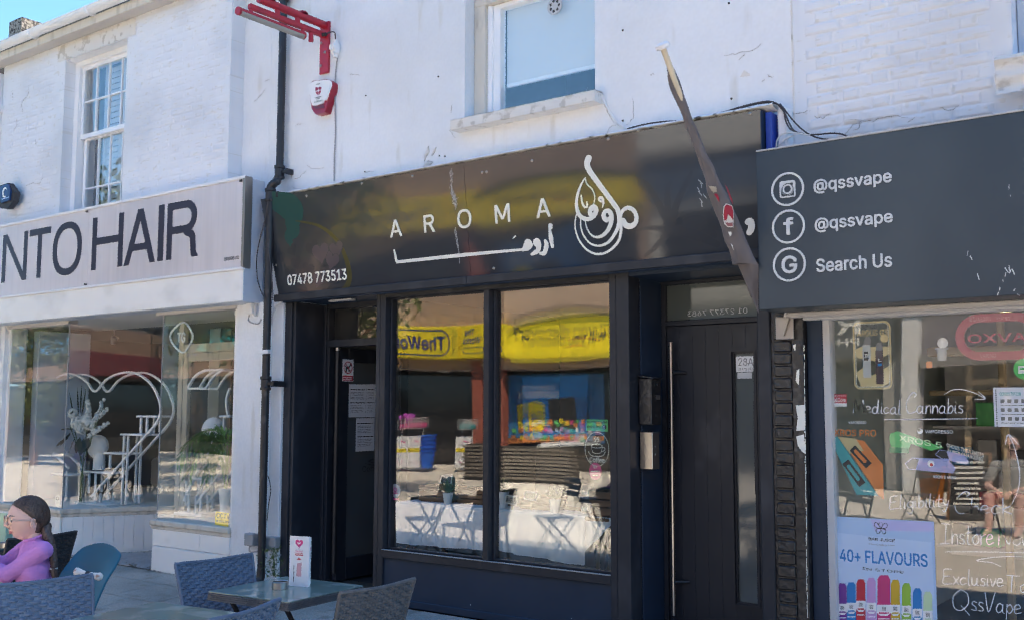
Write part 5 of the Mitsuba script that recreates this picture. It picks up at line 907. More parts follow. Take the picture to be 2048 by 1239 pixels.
FLAGM = mat('flag_cloth', lambda p, n, uv: mix(c3(.115, .105, .11), c3(.16, .145, .15), fbm(p.x*25, p.z*8, p.y*8, 3)), .8, sheen=.3)
part(fg, 'wrapped_cloth', (np.array(ring_v), np.vstack([np.stack([a0, b1, a1], -1).reshape(-1, 3), np.stack([a0, b0, b1], -1).reshape(-1, 3)])), FLAGM, smooth=True)
def drape(u, v):
    py = 528+v*98; l = 1475+v*42-.4*v; r = np.full_like(v, 1516.5)+0*u; out = np.zeros(u.shape+(3,))
    for a in np.ndindex(u.shape): out[a] = at(l[a]+(r[a]-l[a])*u[a], py[a], y=ypole(py[a])-.005+.012*math.sin(u[a]*7+v[a]*3)*(1-v[a]))
    return out
d1 = grid(14, 18, drape); part(fg, 'hanging_corner', cat(d1, (d1[0]+[0, .004, 0], d1[1][:, ::-1])), FLAGM, smooth=True)
PF = lambda pts: [tuple(at(1380+a/3.994, 330+b/3.994, y=ypole(330+b/3.994)-.036)) for a, b in pts]
def patch(pts, m, nm):
    q = np.array(PF(pts)); n = len(q); c = q.mean(0)+[0, -.004, 0]; v = np.vstack([q, c]); f = np.array([[k, (k+1) % n, n] for k in range(n)]); part(fg, nm, cat((v, f), (v+[0, .002, 0], f[:, ::-1])), m)
patch([(262, 400), (268, 330), (290, 308), (335, 322), (348, 370), (346, 500), (300, 498), (272, 470)], PAPER, 'emblem_edge'); FR = mat('flag_red', (.34, .03, .06), .8)
q = [(268, 400), (275, 335), (292, 316), (332, 330), (344, 372), (342, 440), (318, 395), (300, 400), (292, 445), (275, 445)]
PF = lambda pts: [tuple(at(1380+a/3.994, 330+b/3.994, y=ypole(330+b/3.994)-.041)) for a, b in pts]
patch(q, FR, 'emblem'); patch([(282, 462), (340, 462), (340, 490), (300, 490)], mat('flag_dull_red', (.30, .13, .15), .8), 'emblem'); patch([(190, 232), (214, 230), (232, 262), (234, 298)], FR, 'emblem'); patch([(148, 165), (210, 175), (214, 215), (186, 222), (160, 190)], mat('flag_stone', (.36, .33, .28), .8), 'emblem_edge'); patch([(278, 150), (300, 190), (338, 280), (342, 315), (320, 270)], FR, 'emblem'); patch([(305, 535), (332, 535), (330, 560), (318, 572)], PAPER, 'emblem_edge'); patch([(325, 628), (340, 640), (348, 685)], PAPER, 'emblem_edge')
# ---------------------------------------------------------------- cables over the signs
cable('sign_cable', 'dark cable lying along the flashing above the right half of the cafe sign', [(1255, 258), (1290, 249), (1330, 243.5), (1375, 242), (1410, 236), (1450, 224), (1490, 212), (1530, 203.5), (1550, 206), (1565, 216)], -.09, .0055, CABLE)
cable('sign_cable', 'second dark cable rising beside the first above the right end of the cafe sign', [(1462, 220), (1490, 214), (1515, 208), (1540, 206), (1556, 210), (1570, 228), (1580, 250), (1592, 264), (1622, 271)], -.075, .005, CABLE)
cable('sign_cable', 'dark cable looping from the cafe sign corner down onto the vape sign top', [(1560, 208), (1567, 220), (1571, 240), (1580, 258), (1592, 264)], -.06, .005, CABLE)
cable('sign_cable', 'dark cable sagging to the right above the vape sign', [(1565, 214), (1585, 240), (1605, 260), (1622, 271), (1640, 277), (1660, 280)], -.05, .005, CABLE)
cable('sign_cable', 'dark cable arching low over the top edge of the vape sign', [(1622, 270), (1640, 269), (1660, 267), (1680, 268), (1694, 273)], -.08, .005, CABLE)
cable('sign_cable', 'pale cable hooked over the vape sign beside the blue sign end', [(1553, 294), (1554, 282), (1562, 270), (1576, 266), (1590, 266), (1620, 271)], -.09, .005, CABLEW)
cable('sign_cable', 'short pale cable running down to the vape sign behind the hooked one', [(1556, 293), (1570, 280), (1591, 269)], -.07, .004, CABLEW)
cable('painted_cable', 'white painted cable running from the upper sill down to the cafe sign flashing', [(1204, 196), (1212, 210), (1222, 228), (1236, 246), (1252, 256), (1262, 258)], .04, .006, WALL)
# weeds at the foot of the drainpipe
wd = thing('wall_weed', 'small leafy weed growing at the foot of the drainpipe', 'plant')
bx0 = at(540, 1150, y=-.18); lv = []
for k in range(130):
    h = random.uniform(0, 1)**1.3*.26; a = random.uniform(0, 6.28); c = bx0+[random.gauss(.06, .07), random.gauss(-.02, .03), h]; s = random.uniform(.010, .022)
    d = np.array([math.cos(a), math.sin(a)*.6, random.uniform(-.2, .8)])*s; e = np.cross(d, [random.random(), random.random(), .6]); e = e/np.linalg.norm(e)*s*.6
    lv.append((np.array([c-d, c+e, c+d, c-e]), np.array([[0, 1, 2], [0, 2, 3]])))
part(wd, 'leaves', cat(lv), LEAFM, kind='stuff'); part(wd, 'stem', cat(*[tube([bx0+[.05, 0, 0], bx0+[.05+random.gauss(0, .04), 0, .12], bx0+[.06+random.gauss(0, .06), -.02, .24]], .003, 5) for _ in range(5)]), LEAFM)
# ---------------------------------------------------------------- inside the cafe window
tb = thing('window_table', 'long table just inside the cafe window, hidden under a white cloth', 'table')
part(tb, 'table_top', box(-6.02, -3.95, .36, .95, .735, .76, .004), WOODC); parts(tb, 'leg', [box(x, x+.045, y, y+.045, 0, .735, .003) for x in (-5.95, -4.05) for y in (.40, .85)], METALK)
def hem(x): return np.interp(x, [-6.03, -5.5, -5.07, -4.99, -4.6, -4.16, -3.95], [.428, .435, .447, .455, .435, .41, .60])
def cloth(u, v):
    x = -6.03+u*1.88; s = v*.62; top = .766
    drop = np.clip(s-.28, 0, None)/.34; y = np.where(s < .28, .36+.28-s, .352-.02*np.sin(x*17)*drop-.012*np.sin(x*41+1)*drop-.012*drop)
    z = np.where(s < .28, top, top-(top-hem(x))*drop); return np.stack([x, y, z], -1)
m = grid(90, 40, cloth); solo('tablecloth', cat(m, (m[0]+[0, .0015, -.0015], m[1][:, ::-1])), CLOTH, 'white cloth draped over the table inside the cafe window', 'tablecloth', smooth=40)
def cloth2(u, v): x = -4.20+u*.30; return np.stack([x, .372+.01*np.sin(x*40)*v, .764-v*np.interp(x, [-4.2, -4.12, -3.9], [.30, .22, .02])], -1)
solo('tablecloth', grid(20, 10, cloth2), CLOTH, 'end of a second white cloth hanging at the right of the window table', 'tablecloth', smooth=True)
def crate(label, a, b, y, depth, rows):
    """A slatted wooden crate seen between two places of its front face."""
    (x0, z1), (x1, z0) = P([a, b], y); k = thing('wooden_crate', label, 'crate'); z0 = .768; h = (z1-z0)/rows
    for r in range(rows):
        za, zb = z0+r*h+.004, z0+(r+1)*h-.004
        parts(k, 'slat', [box(x0, x1, y, y+.012, za, zb, .002), box(x0, x1, y+depth-.012, y+depth, za, zb, .002), box(x0, x0+.012, y+.012, y+depth-.012, za, zb, .002), box(x1-.012, x1, y+.012, y+depth-.012, za, zb, .002)], WOODC)
    part(k, 'corner_post', cat(*[box(x, x+.02, yy, yy+.02, z0, z1-.006) for x in (x0+.013, x1-.033) for yy in (y+.013, y+depth-.033)]), WOODC); part(k, 'base', box(x0+.01, x1-.01, y+.01, y+depth-.01, z0, z0+.012), WOODC)
crate('open slatted crate on the left of the window table behind a white pot', (838, 968), (900, 1005), .52, .22, 3)
crate('low slatted crate in the middle of the window table behind a chalkboard tag', (1040, 990), (1100, 1018), .50, .24, 3); crate('tall slatted crate at the right end of the window table', (1178, 980), (1222, 1022), .42, .28, 3); crate('slatted crate between the two panes of the cafe window', (915, 975), (965, 1012), .55, .25, 3)
def potplant(label, px, py_rim, py_base, y, rr, flowers=False):
    k = thing('potted_plant', label, 'plant', ); x, _, z1 = at(px, py_rim, y=y); z0 = .768
    part(k, 'pot', mv(lathe([(0, 0), (rr*.70, 0), (rr*.76, .012), (rr, z1-z0-.012), (rr*1.05, z1-z0), (rr*.93, z1-z0), (rr*.9, z1-z0-.02), (0, z1-z0-.02)], n=24), (x, y, z0)), POT, smooth=40)
    lv = []
    for _ in range(90):
        a, t = random.uniform(0, 6.28), random.uniform(.1, 1.2); d = np.array([math.cos(a)*math.sin(t), math.sin(a)*math.sin(t), math.cos(t)]); L = random.uniform(.05, .10); o = np.array([x, y, z1-.01])+d*random.uniform(.0, .05); w = np.cross(d, [0, 0, 1.0]); w = w/(np.linalg.norm(w)+1e-9)*.008
        lv.append((np.array([o-w*.3, o+d*L*.5-w+[0, 0, .005], o+d*L, o+d*L*.5+w+[0, 0, .005]]), np.array([[0, 1, 2], [0, 2, 3]])))
    part(k, 'leaves', cat(lv), LEAFM, kind='stuff')
    if flowers:
        for _ in range(7): o = np.array([x+random.gauss(0, .04), y-.03+random.gauss(0, .02), z1+random.uniform(.0, .09)]); part(k, 'flower', mv(tm(trimesh.creation.icosphere(1, .010)), o), POT)
potplant('white pot with a small dark bush in the left cafe pane', 896, 984, 1005, .44, .042); potplant('white pot with small white flowers near the middle of the right cafe pane', 1110, 997, 1020, .40, .042, True); potplant('white pot with dark leaves just right of the window mullion', 1008, 982, 1004, .46, .042)
def tag(label, pts, y):
    k = thing('chalkboard_tag', label, 'sign'); q = sg.Polygon(P(pts, y)); part(k, 'board', sheet(q, y, .006), CHALK); part(k, 'edge', sheet(q.buffer(.006).difference(q.buffer(-.002)), y-.006, .003), LETTER); c = q.centroid
    part(k, 'chalk_writing', sheet(so.unary_union([stroke([(c.x-.035+.012*j, c.y+.018*r+.006*(j % 2)), (c.x-.028+.012*j, c.y+.018*r+.004*((j+1) % 2))], .003) for r in (-1, 0, 1) for j in range(6)]), y-.0062, .001), LETTER); part(k, 'peg', box(c.x-.004, c.x+.004, y-.004, y+.002, .768, c.y), WOODL)
tag('small chalkboard tag standing low on the cloth near the middle mullion', [(1014, 990), (1036, 992), (1034, 1008), (1012, 1003)], .40); tag('small chalkboard tag raised over the low crate', [(1052, 982), (1076, 984), (1073, 999), (1050, 996)], .42); tag('blank framed tag on a stick in the left cafe pane', [(885, 950), (905, 949), (903, 965), (882, 964)], .45)
def bag(label, a, b, y):
    (x0, z1), (x1, z0) = P([a, b], y); z0 = max(.768, z0); k = thing('coffee_packet', label, 'packet'); part(k, 'packet', box(x0, x1, y, y+.07, z0, z1, .008), mat('packet_grey', (.075, .085, .10), .4)); c = ((x0+x1)/2, (z0+z1)/2)
    part(k, 'cup_mark', sheet(disc(c, .026).difference(disc((c[0], c[1]+.006), .020)).union(disc((c[0], c[1]-.012), .014)), y-.0005, .001), LETTER)
bag('dark coffee packet with a cup mark at the front of the window table', (1161, 1001), (1180, 1026), .40); bag('second dark coffee packet standing behind the first one', (1162, 965), (1180, 1000), .50)
bp = thing('basket_plant', 'grassy plant in a woven basket low at the right edge of the cafe window', 'plant'); x, y, z = at(1216, 1110, y=.62)
part(bp, 'basket', mv(lathe([(0, -.13), (.085, -.13), (.10, .06), (.092, .06), (.085, .03), (0, .03)], n=24), (x, y, z)), BASKET, smooth=40); part(bp, 'stand', box(x-.10, x+.10, y-.1, y+.1, .01, z-.131), ROOMD)
gl = []
for _ in range(110):
    a, t = random.uniform(0, 6.28), random.uniform(0, .8); d = np.array([math.cos(a)*math.sin(t), math.sin(a)*math.sin(t), math.cos(t)]); L = random.uniform(.12, .30); o = np.array([x, y, z+.02])+[random.gauss(0, .03), random.gauss(0, .03), 0]; w = np.array([-d[1], d[0], 0]); w = w/(np.linalg.norm(w)+1e-9)*.004; e = o+d*L-[0, 0, L*.25*t]
    gl.append((np.array([o-w, o+d*L*.55-w, e, o+d*L*.55+w, o+w]), np.array([[0, 1, 2], [0, 2, 3], [0, 3, 4]])))
part(bp, 'grass_blades', cat(gl), LEAFM, kind='stuff')

# ---------------------------------------------------------------- inside the hair salon windows
def frame_stand(k, strokes, y0, y1, steps, legs, w=.022):
    for pts in strokes:
        c = catmull(P(pts, y0), 6) if len(pts) > 2 else np.array(P(pts, y0))
        for yy in (y0, y1): part(k, 'rail', sheet(sg.LineString(c).buffer(w/2, cap_style=2), yy, .022), WHITE)
    for a, b in steps: (xa, z), (xb, _) = P([a, b], y0); part(k, 'step', box(xa, xb, y0-.035, y1+.02, z-.008, z+.014, .003), WHITE)
    for a, b in legs:
        (xa, za), (_, zb) = P([a, b], y0)
        for yy in (y0, y1): part(k, 'leg', box(xa-.011, xa+.011, yy-.02, yy+.004, min(za, zb), max(za, zb), .003), WHITE)
hs_ = thing('heart_stand', 'white heart shaped display stand with stepped shelves in the left salon window', 'stand')
frame_stand(hs_, [[(110, 905), (88, 880), (80, 835), (92, 785), (120, 752), (150, 748), (175, 762), (192, 782), (215, 758), (245, 745), (275, 746), (305, 768), (322, 805), (320, 835), (300, 865)], [(316, 845), (184, 992)], [(110, 905), (140, 935)]], .50, .66,
            [((278, 832), (318, 833)), ((245, 868), (290, 869)), ((212, 905), (258, 906)), ((172, 942), (226, 944)), ((78, 908), (120, 908)), ((98, 946), (150, 947))], [((284, 834), (284, 866)), ((296, 834), (296, 864)), ((250, 870), (250, 1008)), ((258, 870), (258, 1008)), ((222, 908), (222, 936)), ((193, 945), (193, 1010)), ((202, 985), (202, 1010)), ((180, 945), (180, 985)), ((136, 940), (136, 1003)), ((104, 950), (104, 1003)), ((86, 912), (86, 1003))])
xa, za = P([(165, 1011)], .44)[0]; part(hs_, 'base', box(xa, xa+.62, .34, .74, GZ-.004, GZ+.016, .003), WHITE)
hs2 = thing('heart_stand', 'white arched display stand behind the palm in the right salon window', 'stand')
frame_stand(hs2, [[(378, 775), (392, 752), (410, 741), (425, 739)], [(415, 775), (428, 755), (442, 742), (452, 738)], [(462, 775), (455, 800), (458, 830)], [(378, 776), (416, 776)], [(445, 940), (396, 1005)], [(400, 935), (370, 1000)]], .30, .44, [((388, 956), (428, 956)), ((444, 832), (466, 832)), ((424, 740), (452, 738))], [((375, 960), (375, 1010)), ((405, 958), (405, 1018)), ((394, 990), (394, 1030)), ((450, 834), (450, 870)), ((380, 985), (380, 1030))])
xa, _ = P([(354, 1034)], .30)[0]; part(hs2, 'base', box(xa, xa+.44, .26, .54, GZ-.004, GZ+.028, .003), WHITE)
def head_mesh(nose=1.0, sub=5):
    """A head about 1 tall looking along +x, its centre at the origin."""
    m = trimesh.creation.icosphere(sub, 1.0); return head_pts(np.array(m.vertices), nose), np.array(m.faces)
def head_pts(d, nose=1.0):
    x, y, z = d.T
    f = np.clip(x, 0, 1)
    low = np.clip(-z-.05, 0, 1)
    X = x*.44*(1-.10*low*(x > 0)-.30*low*(x < 0)); Y = y*.345*(1-.36*low**1.2)*(1+.03*np.clip(z, 0, 1)); Z = z*.50
    X = X+.055*np.exp(-((z+.80)/.18)**2-(y/.30)**2)*f
    def g(yc, zc, wy, wz): return np.exp(-((y-yc)/wy)**2-((z-zc)/wz)**2)*f
    X = X+nose*(.085*g(0, -.27, .115, .115)+.050*g(0, -.08, .085, .18)) - .038*(g(.33, -.02, .17, .12)+g(-.33, -.02, .17, .12)) + .020*(g(.30, .17, .26, .08)+g(-.30, .17, .26, .08)) + .022*(g(0, -.50, .20, .055)+.9*g(0, -.605, .18, .06)) - .020*g(0, -.553, .2, .028) - .022*g(0, -.70, .2, .06) + .012*(g(.42, -.33, .17, .2)+g(-.42, -.33, .17, .2))
    return np.stack([X, Y, Z], 1)
def mannequin(label, px, py_top, py_bot, y, zbase, deg):
    k = thing('mannequin_head', label, 'mannequin head'); x, _, zt = at(px, py_top, y=y); H = (zt-zbase)*.70
    hd = scl(head_mesh(.75, 4), H); hd = mv(rot(hd, [0, 0, 1], deg), (x, y, zt-H*.5))
    part(k, 'head', hd, WHITE, smooth=True); part(k, 'neck', mv(lathe([(.0, 0), (H*.27, 0), (H*.25, .01), (H*.235, (zt-zbase)*.30), (H*.22, (zt-zbase)*.5), (0, (zt-zbase)*.52)], n=24), (x-.10*H*math.cos(math.radians(deg)), y-.05*H*math.sin(math.radians(deg)), zbase)), WHITE, smooth=40)
mannequin('white faceless mannequin head on a step of the heart stand in the left salon window', 197, 868, 942, .52, P([(200, 941)], .5)[0][1]+.015, 215)
mannequin('white mannequin head above the palm in the right salon window', 428, 833, 905, .36, P([(428, 905)], .36)[0][1]-.04, 200)
fv = thing('flower_vase', 'tall glass vase of white flowers in the left salon window', 'flowers'); vx, vy, vz = at(163, 985, y=.36)
part(fv, 'vase', mv(lathe([(0, 0), (.06, 0), (.065, .02), (.052, .2), (.075, .46), (.078, .47)], n=24), (vx, vy, GZ+.0)), glass('vase_glass', 1.5), smooth=40)
def at2(px, py, dy=0): return at(px, py, y=vy+dy)
part(fv, 'stem', cat(*[tube(catmull([(vx+random.gauss(0, .02), vy+random.gauss(0, .02), GZ+.02), (vx, vy, GZ+.4), tuple(at2(a, b))], 4), .004, 5) for a, b in ((150, 862), (175, 850), (196, 830), (185, 872), (140, 850), (205, 815))]), LEAFM)
PETAL = mat('white_petal', (.66, .68, .66), .7)
def bloom(c, R, n, s):
    out = []
    for _ in range(n):
        d = RNG.normal(0, 1, 3); d /= np.linalg.norm(d); o = c+d*R*random.uniform(.75, 1); e = np.cross(d, RNG.normal(0, 1, 3)); e = e/np.linalg.norm(e)*s; g = np.cross(d, e)
        out.append((np.array([o-e, o+g, o+e, o-g, o+d*s*.5]), np.array([[0, 1, 4], [1, 2, 4], [2, 3, 4], [3, 0, 4]])))
    return cat(out)
for px, py, R in ((155, 845, .06), (172, 838, .05), (182, 848, .055), (146, 826, .045), (163, 855, .06)): part(fv, 'bloom', bloom(at2(px, py, random.uniform(-.04, .04)), R*1.25, 130, .017), PETAL)
for (a, b), (c, d) in (((188, 845), (207, 798)), ((178, 830), (175, 800)), ((190, 862), (214, 845)), ((192, 838), (214, 816)), ((176, 872), (200, 858))):
    part(fv, 'flower_spike', cat(*[bloom(at2(a+(c-a)*t+random.gauss(0, 1.5), b+(d-b)*t), .026*(1.3-t*.7), 18, .013) for t in np.linspace(0, 1, 9)]), PETAL)
def leafm(o, d, L, w, droop=.3, n=6):
    d = np.array(d, float); d /= np.linalg.norm(d); s = np.cross(d, [0, 0, 1.0]); s = s/(np.linalg.norm(s)+1e-9); t = np.linspace(0, 1, n)
    c = np.array(o)+d*L*t[:, None]-np.array([0, 0, 1])*L*droop*(t**2)[:, None]; hw = w*np.sin(np.pi*np.clip(t*.93+.05, 0, 1))[:, None]
    v = np.vstack([c-s*hw, c+[0, 0, w*.25], c+s*hw]); f = []
    for k in range(n-1): f += [[k, n+k, n+k+1], [k, n+k+1, k+1], [n+k, 2*n+k, 2*n+k+1], [n+k, 2*n+k+1, n+k+1]]
    return v, np.array(f)
DLEAF = mat('dark_leaf', (.018, .030, .022), .5)
for px, py, dx, dz in ((140, 872, -.5, -.6), (150, 880, -.2, -.9), (160, 880, .1, -.9), (136, 880, -.7, -.4), (175, 880, .4, -.6), (145, 864, -.9, .1), (168, 884, .2, -.8)): part(fv, 'leaf', leafm(at2(px, py-6), (dx, -.3, dz), .16, .045, .15), DLEAF)
for px, py, dx in ((157, 830, -.15), (160, 825, .05), (163, 832, .22), (148, 836, -.4)): part(fv, 'leaf', leafm(at2(px, py, .03), (dx, 0, 1), .32, .010, 0), DLEAF)
pl = thing('palm_plant', 'green palm with arching fronds in a white pot in the right salon window', 'plant'); px_, py_, pz_ = at(452, 975, y=.06)
part(pl, 'pot', mv(lathe([(0, GZ), (.055, GZ), (.058, GZ+.02), (.050, GZ+.14), (.066, pz_-.0), (.058, pz_), (.055, pz_-.03), (0, pz_-.03)], n=24), (px_, py_, 0)), POT, smooth=40)
part(pl, 'stem', cat(*[tube(catmull([(px_+dx, py_, pz_-.03), (px_+dx*1.5-.02, py_+dy, pz_+.12), (px_+dx*2-.06, py_+dy*2, pz_+.28)], 4), .006, 6) for dx, dy in ((-.01, 0), (.01, .02), (0, -.02))]), PALM)
for tips, n in (([(452, 950), (440, 900), (415, 872), (385, 878), (352, 925)], 30), ([(454, 945), (446, 890), (425, 878), (400, 900), (378, 945)], 28), ([(454, 940), (450, 880), (435, 862), (412, 862), (388, 880)], 28), ([(455, 940), (458, 890), (452, 868), (440, 872), (425, 905)], 24), ([(455, 945), (466, 900), (470, 880), (480, 885), (485, 905)], 18), ([(453, 950), (445, 915), (430, 905), (418, 925), (410, 955)], 22)):
    ry = random.uniform(-.02, .12); sp_ = catmull([tuple(at(a, b, y=py_+ry*i/4)) for i, (a, b) in enumerate(tips)], 12); fr = [tube(sp_, np.linspace(.005, .0015, len(sp_)), 5)]
    for k in np.linspace(len(sp_)*.28, len(sp_)-2, n).astype(int):
        t = sp_[k+1]-sp_[k]; t /= np.linalg.norm(t); s = np.cross(t, [0, -1, 0]); s /= np.linalg.norm(s)
        for sd_ in (-1, 1):
            d = t*.75+sd_*s*.6+np.array([0, random.uniform(-.35, .35), -.35]); fr.append(leafm(sp_[k], d, random.uniform(.13, .24)*(1.1-.5*k/len(sp_)), .0105, .35, 5))
    part(pl, 'frond', cat(fr), PALM, smooth=40)
cc = thing('camera_notice', 'small yellow CCTV notice at the foot of the right salon window', 'sign'); YN = -.083
q = P([(431, 1021), (457, 1025), (456, 1052), (429, 1048)], YN); part(cc, 'card', sheet(sg.Polygon(q), YN+.004, .002), YELLOW)
(xa, za), (xb, zb) = P([(433, 1024), (455, 1037)], YN); part(cc, 'lettering', lay(text('CCTV', xa, xb+.03, zb, za, .0008, True), (0, YN+.0015, 0)), INK); (xa, za), (xb, zb) = P([(432, 1039), (454, 1046)], YN); part(cc, 'lettering', lay(text('IN OPERATION', xa, xb+.03, zb+.006, za+.004, .0008, True), (0, YN+.0015, 0)), INK)
ns = thing('window_logo', 'white neon style diamond logo with the letters TG hanging in the right salon window', 'sign'); YN = -.05
lo = catmull(P([(368, 644), (384, 664), (384, 680), (368, 704), (352, 694), (341, 676), (346, 660)], YN), 6, closed=True); lo = np.vstack([lo, lo[:1]])
NEON = mat('neon_white', (.82, .85, .84), .3)
part(ns, 'outline', tube([(a, YN, b) for a, b in lo], .010, 8), NEON, smooth=True)
(xa, za), (xb, zb) = P([(356, 664), (371, 684)], YN); part(ns, 'lettering', lay(text('TG', xa, xb, zb, za, .006, True), (0, YN, 0)), NEON)
sf = thing('salon_sofa', 'white padded sofa on the floor inside the hair salon', 'sofa'); sx_, _, _ = at(265, 980, y=2.3); part(sf, 'seat', box(sx_, sx_+1.1, 1.9, 2.7, .05, .45, .04), ROOMW); part(sf, 'back', box(sx_, sx_+1.1, 2.55, 2.75, .45, .85, .05), ROOMW); part(sf, 'arm', box(sx_+1.1, sx_+1.3, 1.9, 2.75, .05, .62, .05), ROOMW)
os_ = thing('opening_sticker', 'small white sticker at the bottom corner of the left salon window', 'sticker'); q = P([(111, 988), (120, 988), (120, 1010), (110, 1009)], -.085); part(os_, 'card', sheet(sg.Polygon(q), -.084, .001), mat('sticker_pale', (.5, .56, .58), .5)); c = sg.Polygon(q).centroid; part(os_, 'mark', sheet(disc((c.x, c.y+.018), .020).difference(disc((c.x, c.y+.018), .012)), -.0852, .001), INK)
sl = thing('ceiling_spotlight', 'small grey ceiling spotlight inside the hair salon', 'lamp'); x, y, z = at(228, 680, y=1.6); part(sl, 'can', rot(mv(lathe([(0, -.05), (.03, -.05), (.05, .05), (0, .05)], n=18), (x, y, z)), [0, 1, 0], 30, (x, y, z)), LIGHTGREY, smooth=40); part(sl, 'rod', tube([(x, y, z+.04), (x, y, 2.56)], .01, 6), LIGHTGREY)
gs = at(205, 665, y=2.5); k = thing('green_light_strip', 'thin green light strip under the ceiling deep in the hair salon', 'lamp'); part(k, 'channel', box(gs[0], gs[0]+1.0, 2.51, 2.54, gs[2]-.012, gs[2]+.012), ROOMD); kk = key('strip', k); scene[kk] = mikit.ply(box(gs[0], gs[0]+1.0, 2.50, 2.509, gs[2]-.006, gs[2]+.006), 'mat_white_paint', emitter={'type': 'area', 'radiance': {'type': 'rgb', 'value': [.02, .55, .12]}})
# ---------------------------------------------------------------- wicker chairs (front towards +y, origin on the ground under the seat)
def weave(fn, W, H, row=.0175, per=.064, amp=.0050, th=.0036):
    """Woven strands on the panel fn(u, v) -> (point, normal): flat strips running across, over and under uprights in turn."""
    out = []; n = int(H/row); cols_ = max(3, int(W/per*2)); ns = cols_*5
    for r in range(n):
        v0, v1 = (r+.04)/n, (r+.96)/n; u = np.linspace(0, 1, ns+1); ph = math.pi*(r % 2)
        w = amp*np.sin(u*cols_*math.pi+ph)
        rows_ = []
        for v, o in ((v0, -.2), (v0+.22*(v1-v0), 1), (v1-.22*(v1-v0), 1), (v1, -.2)):
            p, nn = fn(u, np.full_like(u, v)); rows_.append(p+nn*(w+th*o)[:, None])
        for v, o in ((v1-.1*(v1-v0), -1), (v0+.1*(v1-v0), -1)):
            p, nn = fn(u, np.full_like(u, v)); rows_.append(p+nn*(w+th*o)[:, None])
        R = np.array(rows_); m = len(R); i, j = np.meshgrid(np.arange(m), np.arange(ns), indexing='ij'); a = i*(ns+1)+j; b = ((i+1) % m)*(ns+1)+j
        out.append((R.reshape(-1, 3), np.vstack([np.stack([a, a+1, b+1], -1).reshape(-1, 3), np.stack([a, b+1, b], -1).reshape(-1, 3)])))
    return cat(out)
def wicker_chair(label, m, M, group=None, W=.46):
    k = thing('wicker_chair', label, 'chair', group); top = .83
    def back(u, v):
        x = (u-.5)*W*(1+.10*v); y = -.235-.105*v**1.15-.012*np.cos((u-.5)*math.pi); z = .44+v*(top-.44)-.004*np.cos((u-.5)*6)
        nn = np.stack([-.05*np.sin((u-.5)*3), np.full_like(u, .968), np.full_like(u, .25)], -1); return np.stack([x, y, z], -1), nn/np.linalg.norm(nn, axis=1, keepdims=True)
    def seat(u, v): return np.stack([(u-.5)*W, -.22+v*.44, .445-.012*np.sin(u*math.pi)*np.sin(v*math.pi)], -1), np.tile([0, 0, 1.0], (len(u), 1))
    parts_ = [('back_weave', weave(back, W, .42), m), ('seat_weave', weave(seat, W, .44), m)]
    def core(fn): return grid(12, 10, lambda u, v: (lambda q: q[0]-q[1]*.001)(fn(u.ravel(), v.ravel())).reshape(*u.shape, 3))
    bk = core(back); parts_.append(('back_core', cat(bk, (bk[0]+[0, .0012, 0], bk[1][:, ::-1])), m))
    e = np.linspace(0, 1, 9); o = np.zeros(9)
    rim = np.vstack([back(o, e*.98)[0], back(e, o+1)[0], back(o+1, (e*.98)[::-1])[0]]); parts_.append(('rim', tube(rim, .0095, 8), m))
    wr = [mv(m2, (0, 0, 0)) for m2 in []]
    parts_.append(('seat_rim', tube([(-W/2, -.22, .44), (-W/2, .22, .44), (W/2, .22, .44), (W/2, -.22, .44), (-W/2, -.22, .44)], .016, 8), m))
    for x, y, x2, y2 in ((-W/2, .20, -W/2-.01, .23), (W/2, .20, W/2+.01, .23), (-W/2, -.22, -W/2-.01, -.28), (W/2, -.22, W/2+.01, -.28)): parts_.append(('leg', tube([(x, y, .44), (x2, y2, 0)], [.017, .013], 10), METALK))
    for nm, q, mm in parts_:
        c = part(k, nm, q, mm, smooth=40, kind='stuff' if 'weave' in nm else None); scene[c]['to_world'] = T(M.tolist())
    return k
GW = 'wicker chairs around the cafe tables'
def chairM(x, y, face_deg): return pose(x, y, zg(y), face_deg-90)
wicker_chair('blue grey wicker chair left of the table with the white dispenser box, facing it', WICKB, chairM(-4.52, -2.38, -2), GW)
wicker_chair('grey wicker chair right of the table with the white dispenser box, its back to us', WICKD, chairM(-3.86, -2.44, 180), GW)
wicker_chair('blue wicker chair back at the bottom edge, right of the nearest table', WICKB, chairM(-3.88, -3.30, 196), GW)
wicker_chair('blue wicker chair nearest us at the bottom left, in front of the girl', WICKB, chairM(-4.61, -3.42, -10), GW, .50)
wicker_chair('black wicker chair standing behind the girl by the salon window', WICKK, chairM(-6.98, -2.42, 186), GW)
# ---------------------------------------------------------------- tables
def cafe_table(label, x, y, deg, s=.58):
    M = pose(x, y, zg(y), deg); k = thing('cafe_table', label, 'table', 'square cafe tables'); h = s/2
    ps = [('table_top', box(-h, h, -h, h, .714, .722, .003), TTOP), ('wicker_edge', cat(*[box(-h-.006+.001*i, h+.006-.001*i, -h-.006+.001*i, h+.006-.001*i, .676+.0095*i, .684+.0095*i, .004) for i in range(4)]), WICKD)]
    for sx in (-1, 1):
        ps.append(('leg', tube([(sx*(h-.06), -h+.05, 0), (sx*(h-.06), h-.07, .68)], .013, 10), METALK)); ps.append(('leg', tube([(sx*(h-.09), h-.05, 0), (sx*(h-.09), -h+.07, .68)], .013, 10), METALK))
    ps.append(('stretcher', tube([(-h+.06, -h+.12, .09), (h-.06, -h+.12, .09)], .009, 8), METALK))
    for nm, q, mm in ps: c = part(k, nm, q, mm, smooth=40); scene[c]['to_world'] = T(M.tolist())
    return k
cafe_table('square glass topped table with a white dispenser box and a steel ashtray on it', -4.32, -2.31, 5, .57)
cafe_table('square glass topped table nearest us at the bottom edge, nothing on it', -4.20, -3.22, 8, .60)
cafe_table('glass topped table with a green dispenser box at the far left', -7.34, -2.45, 2, .60)
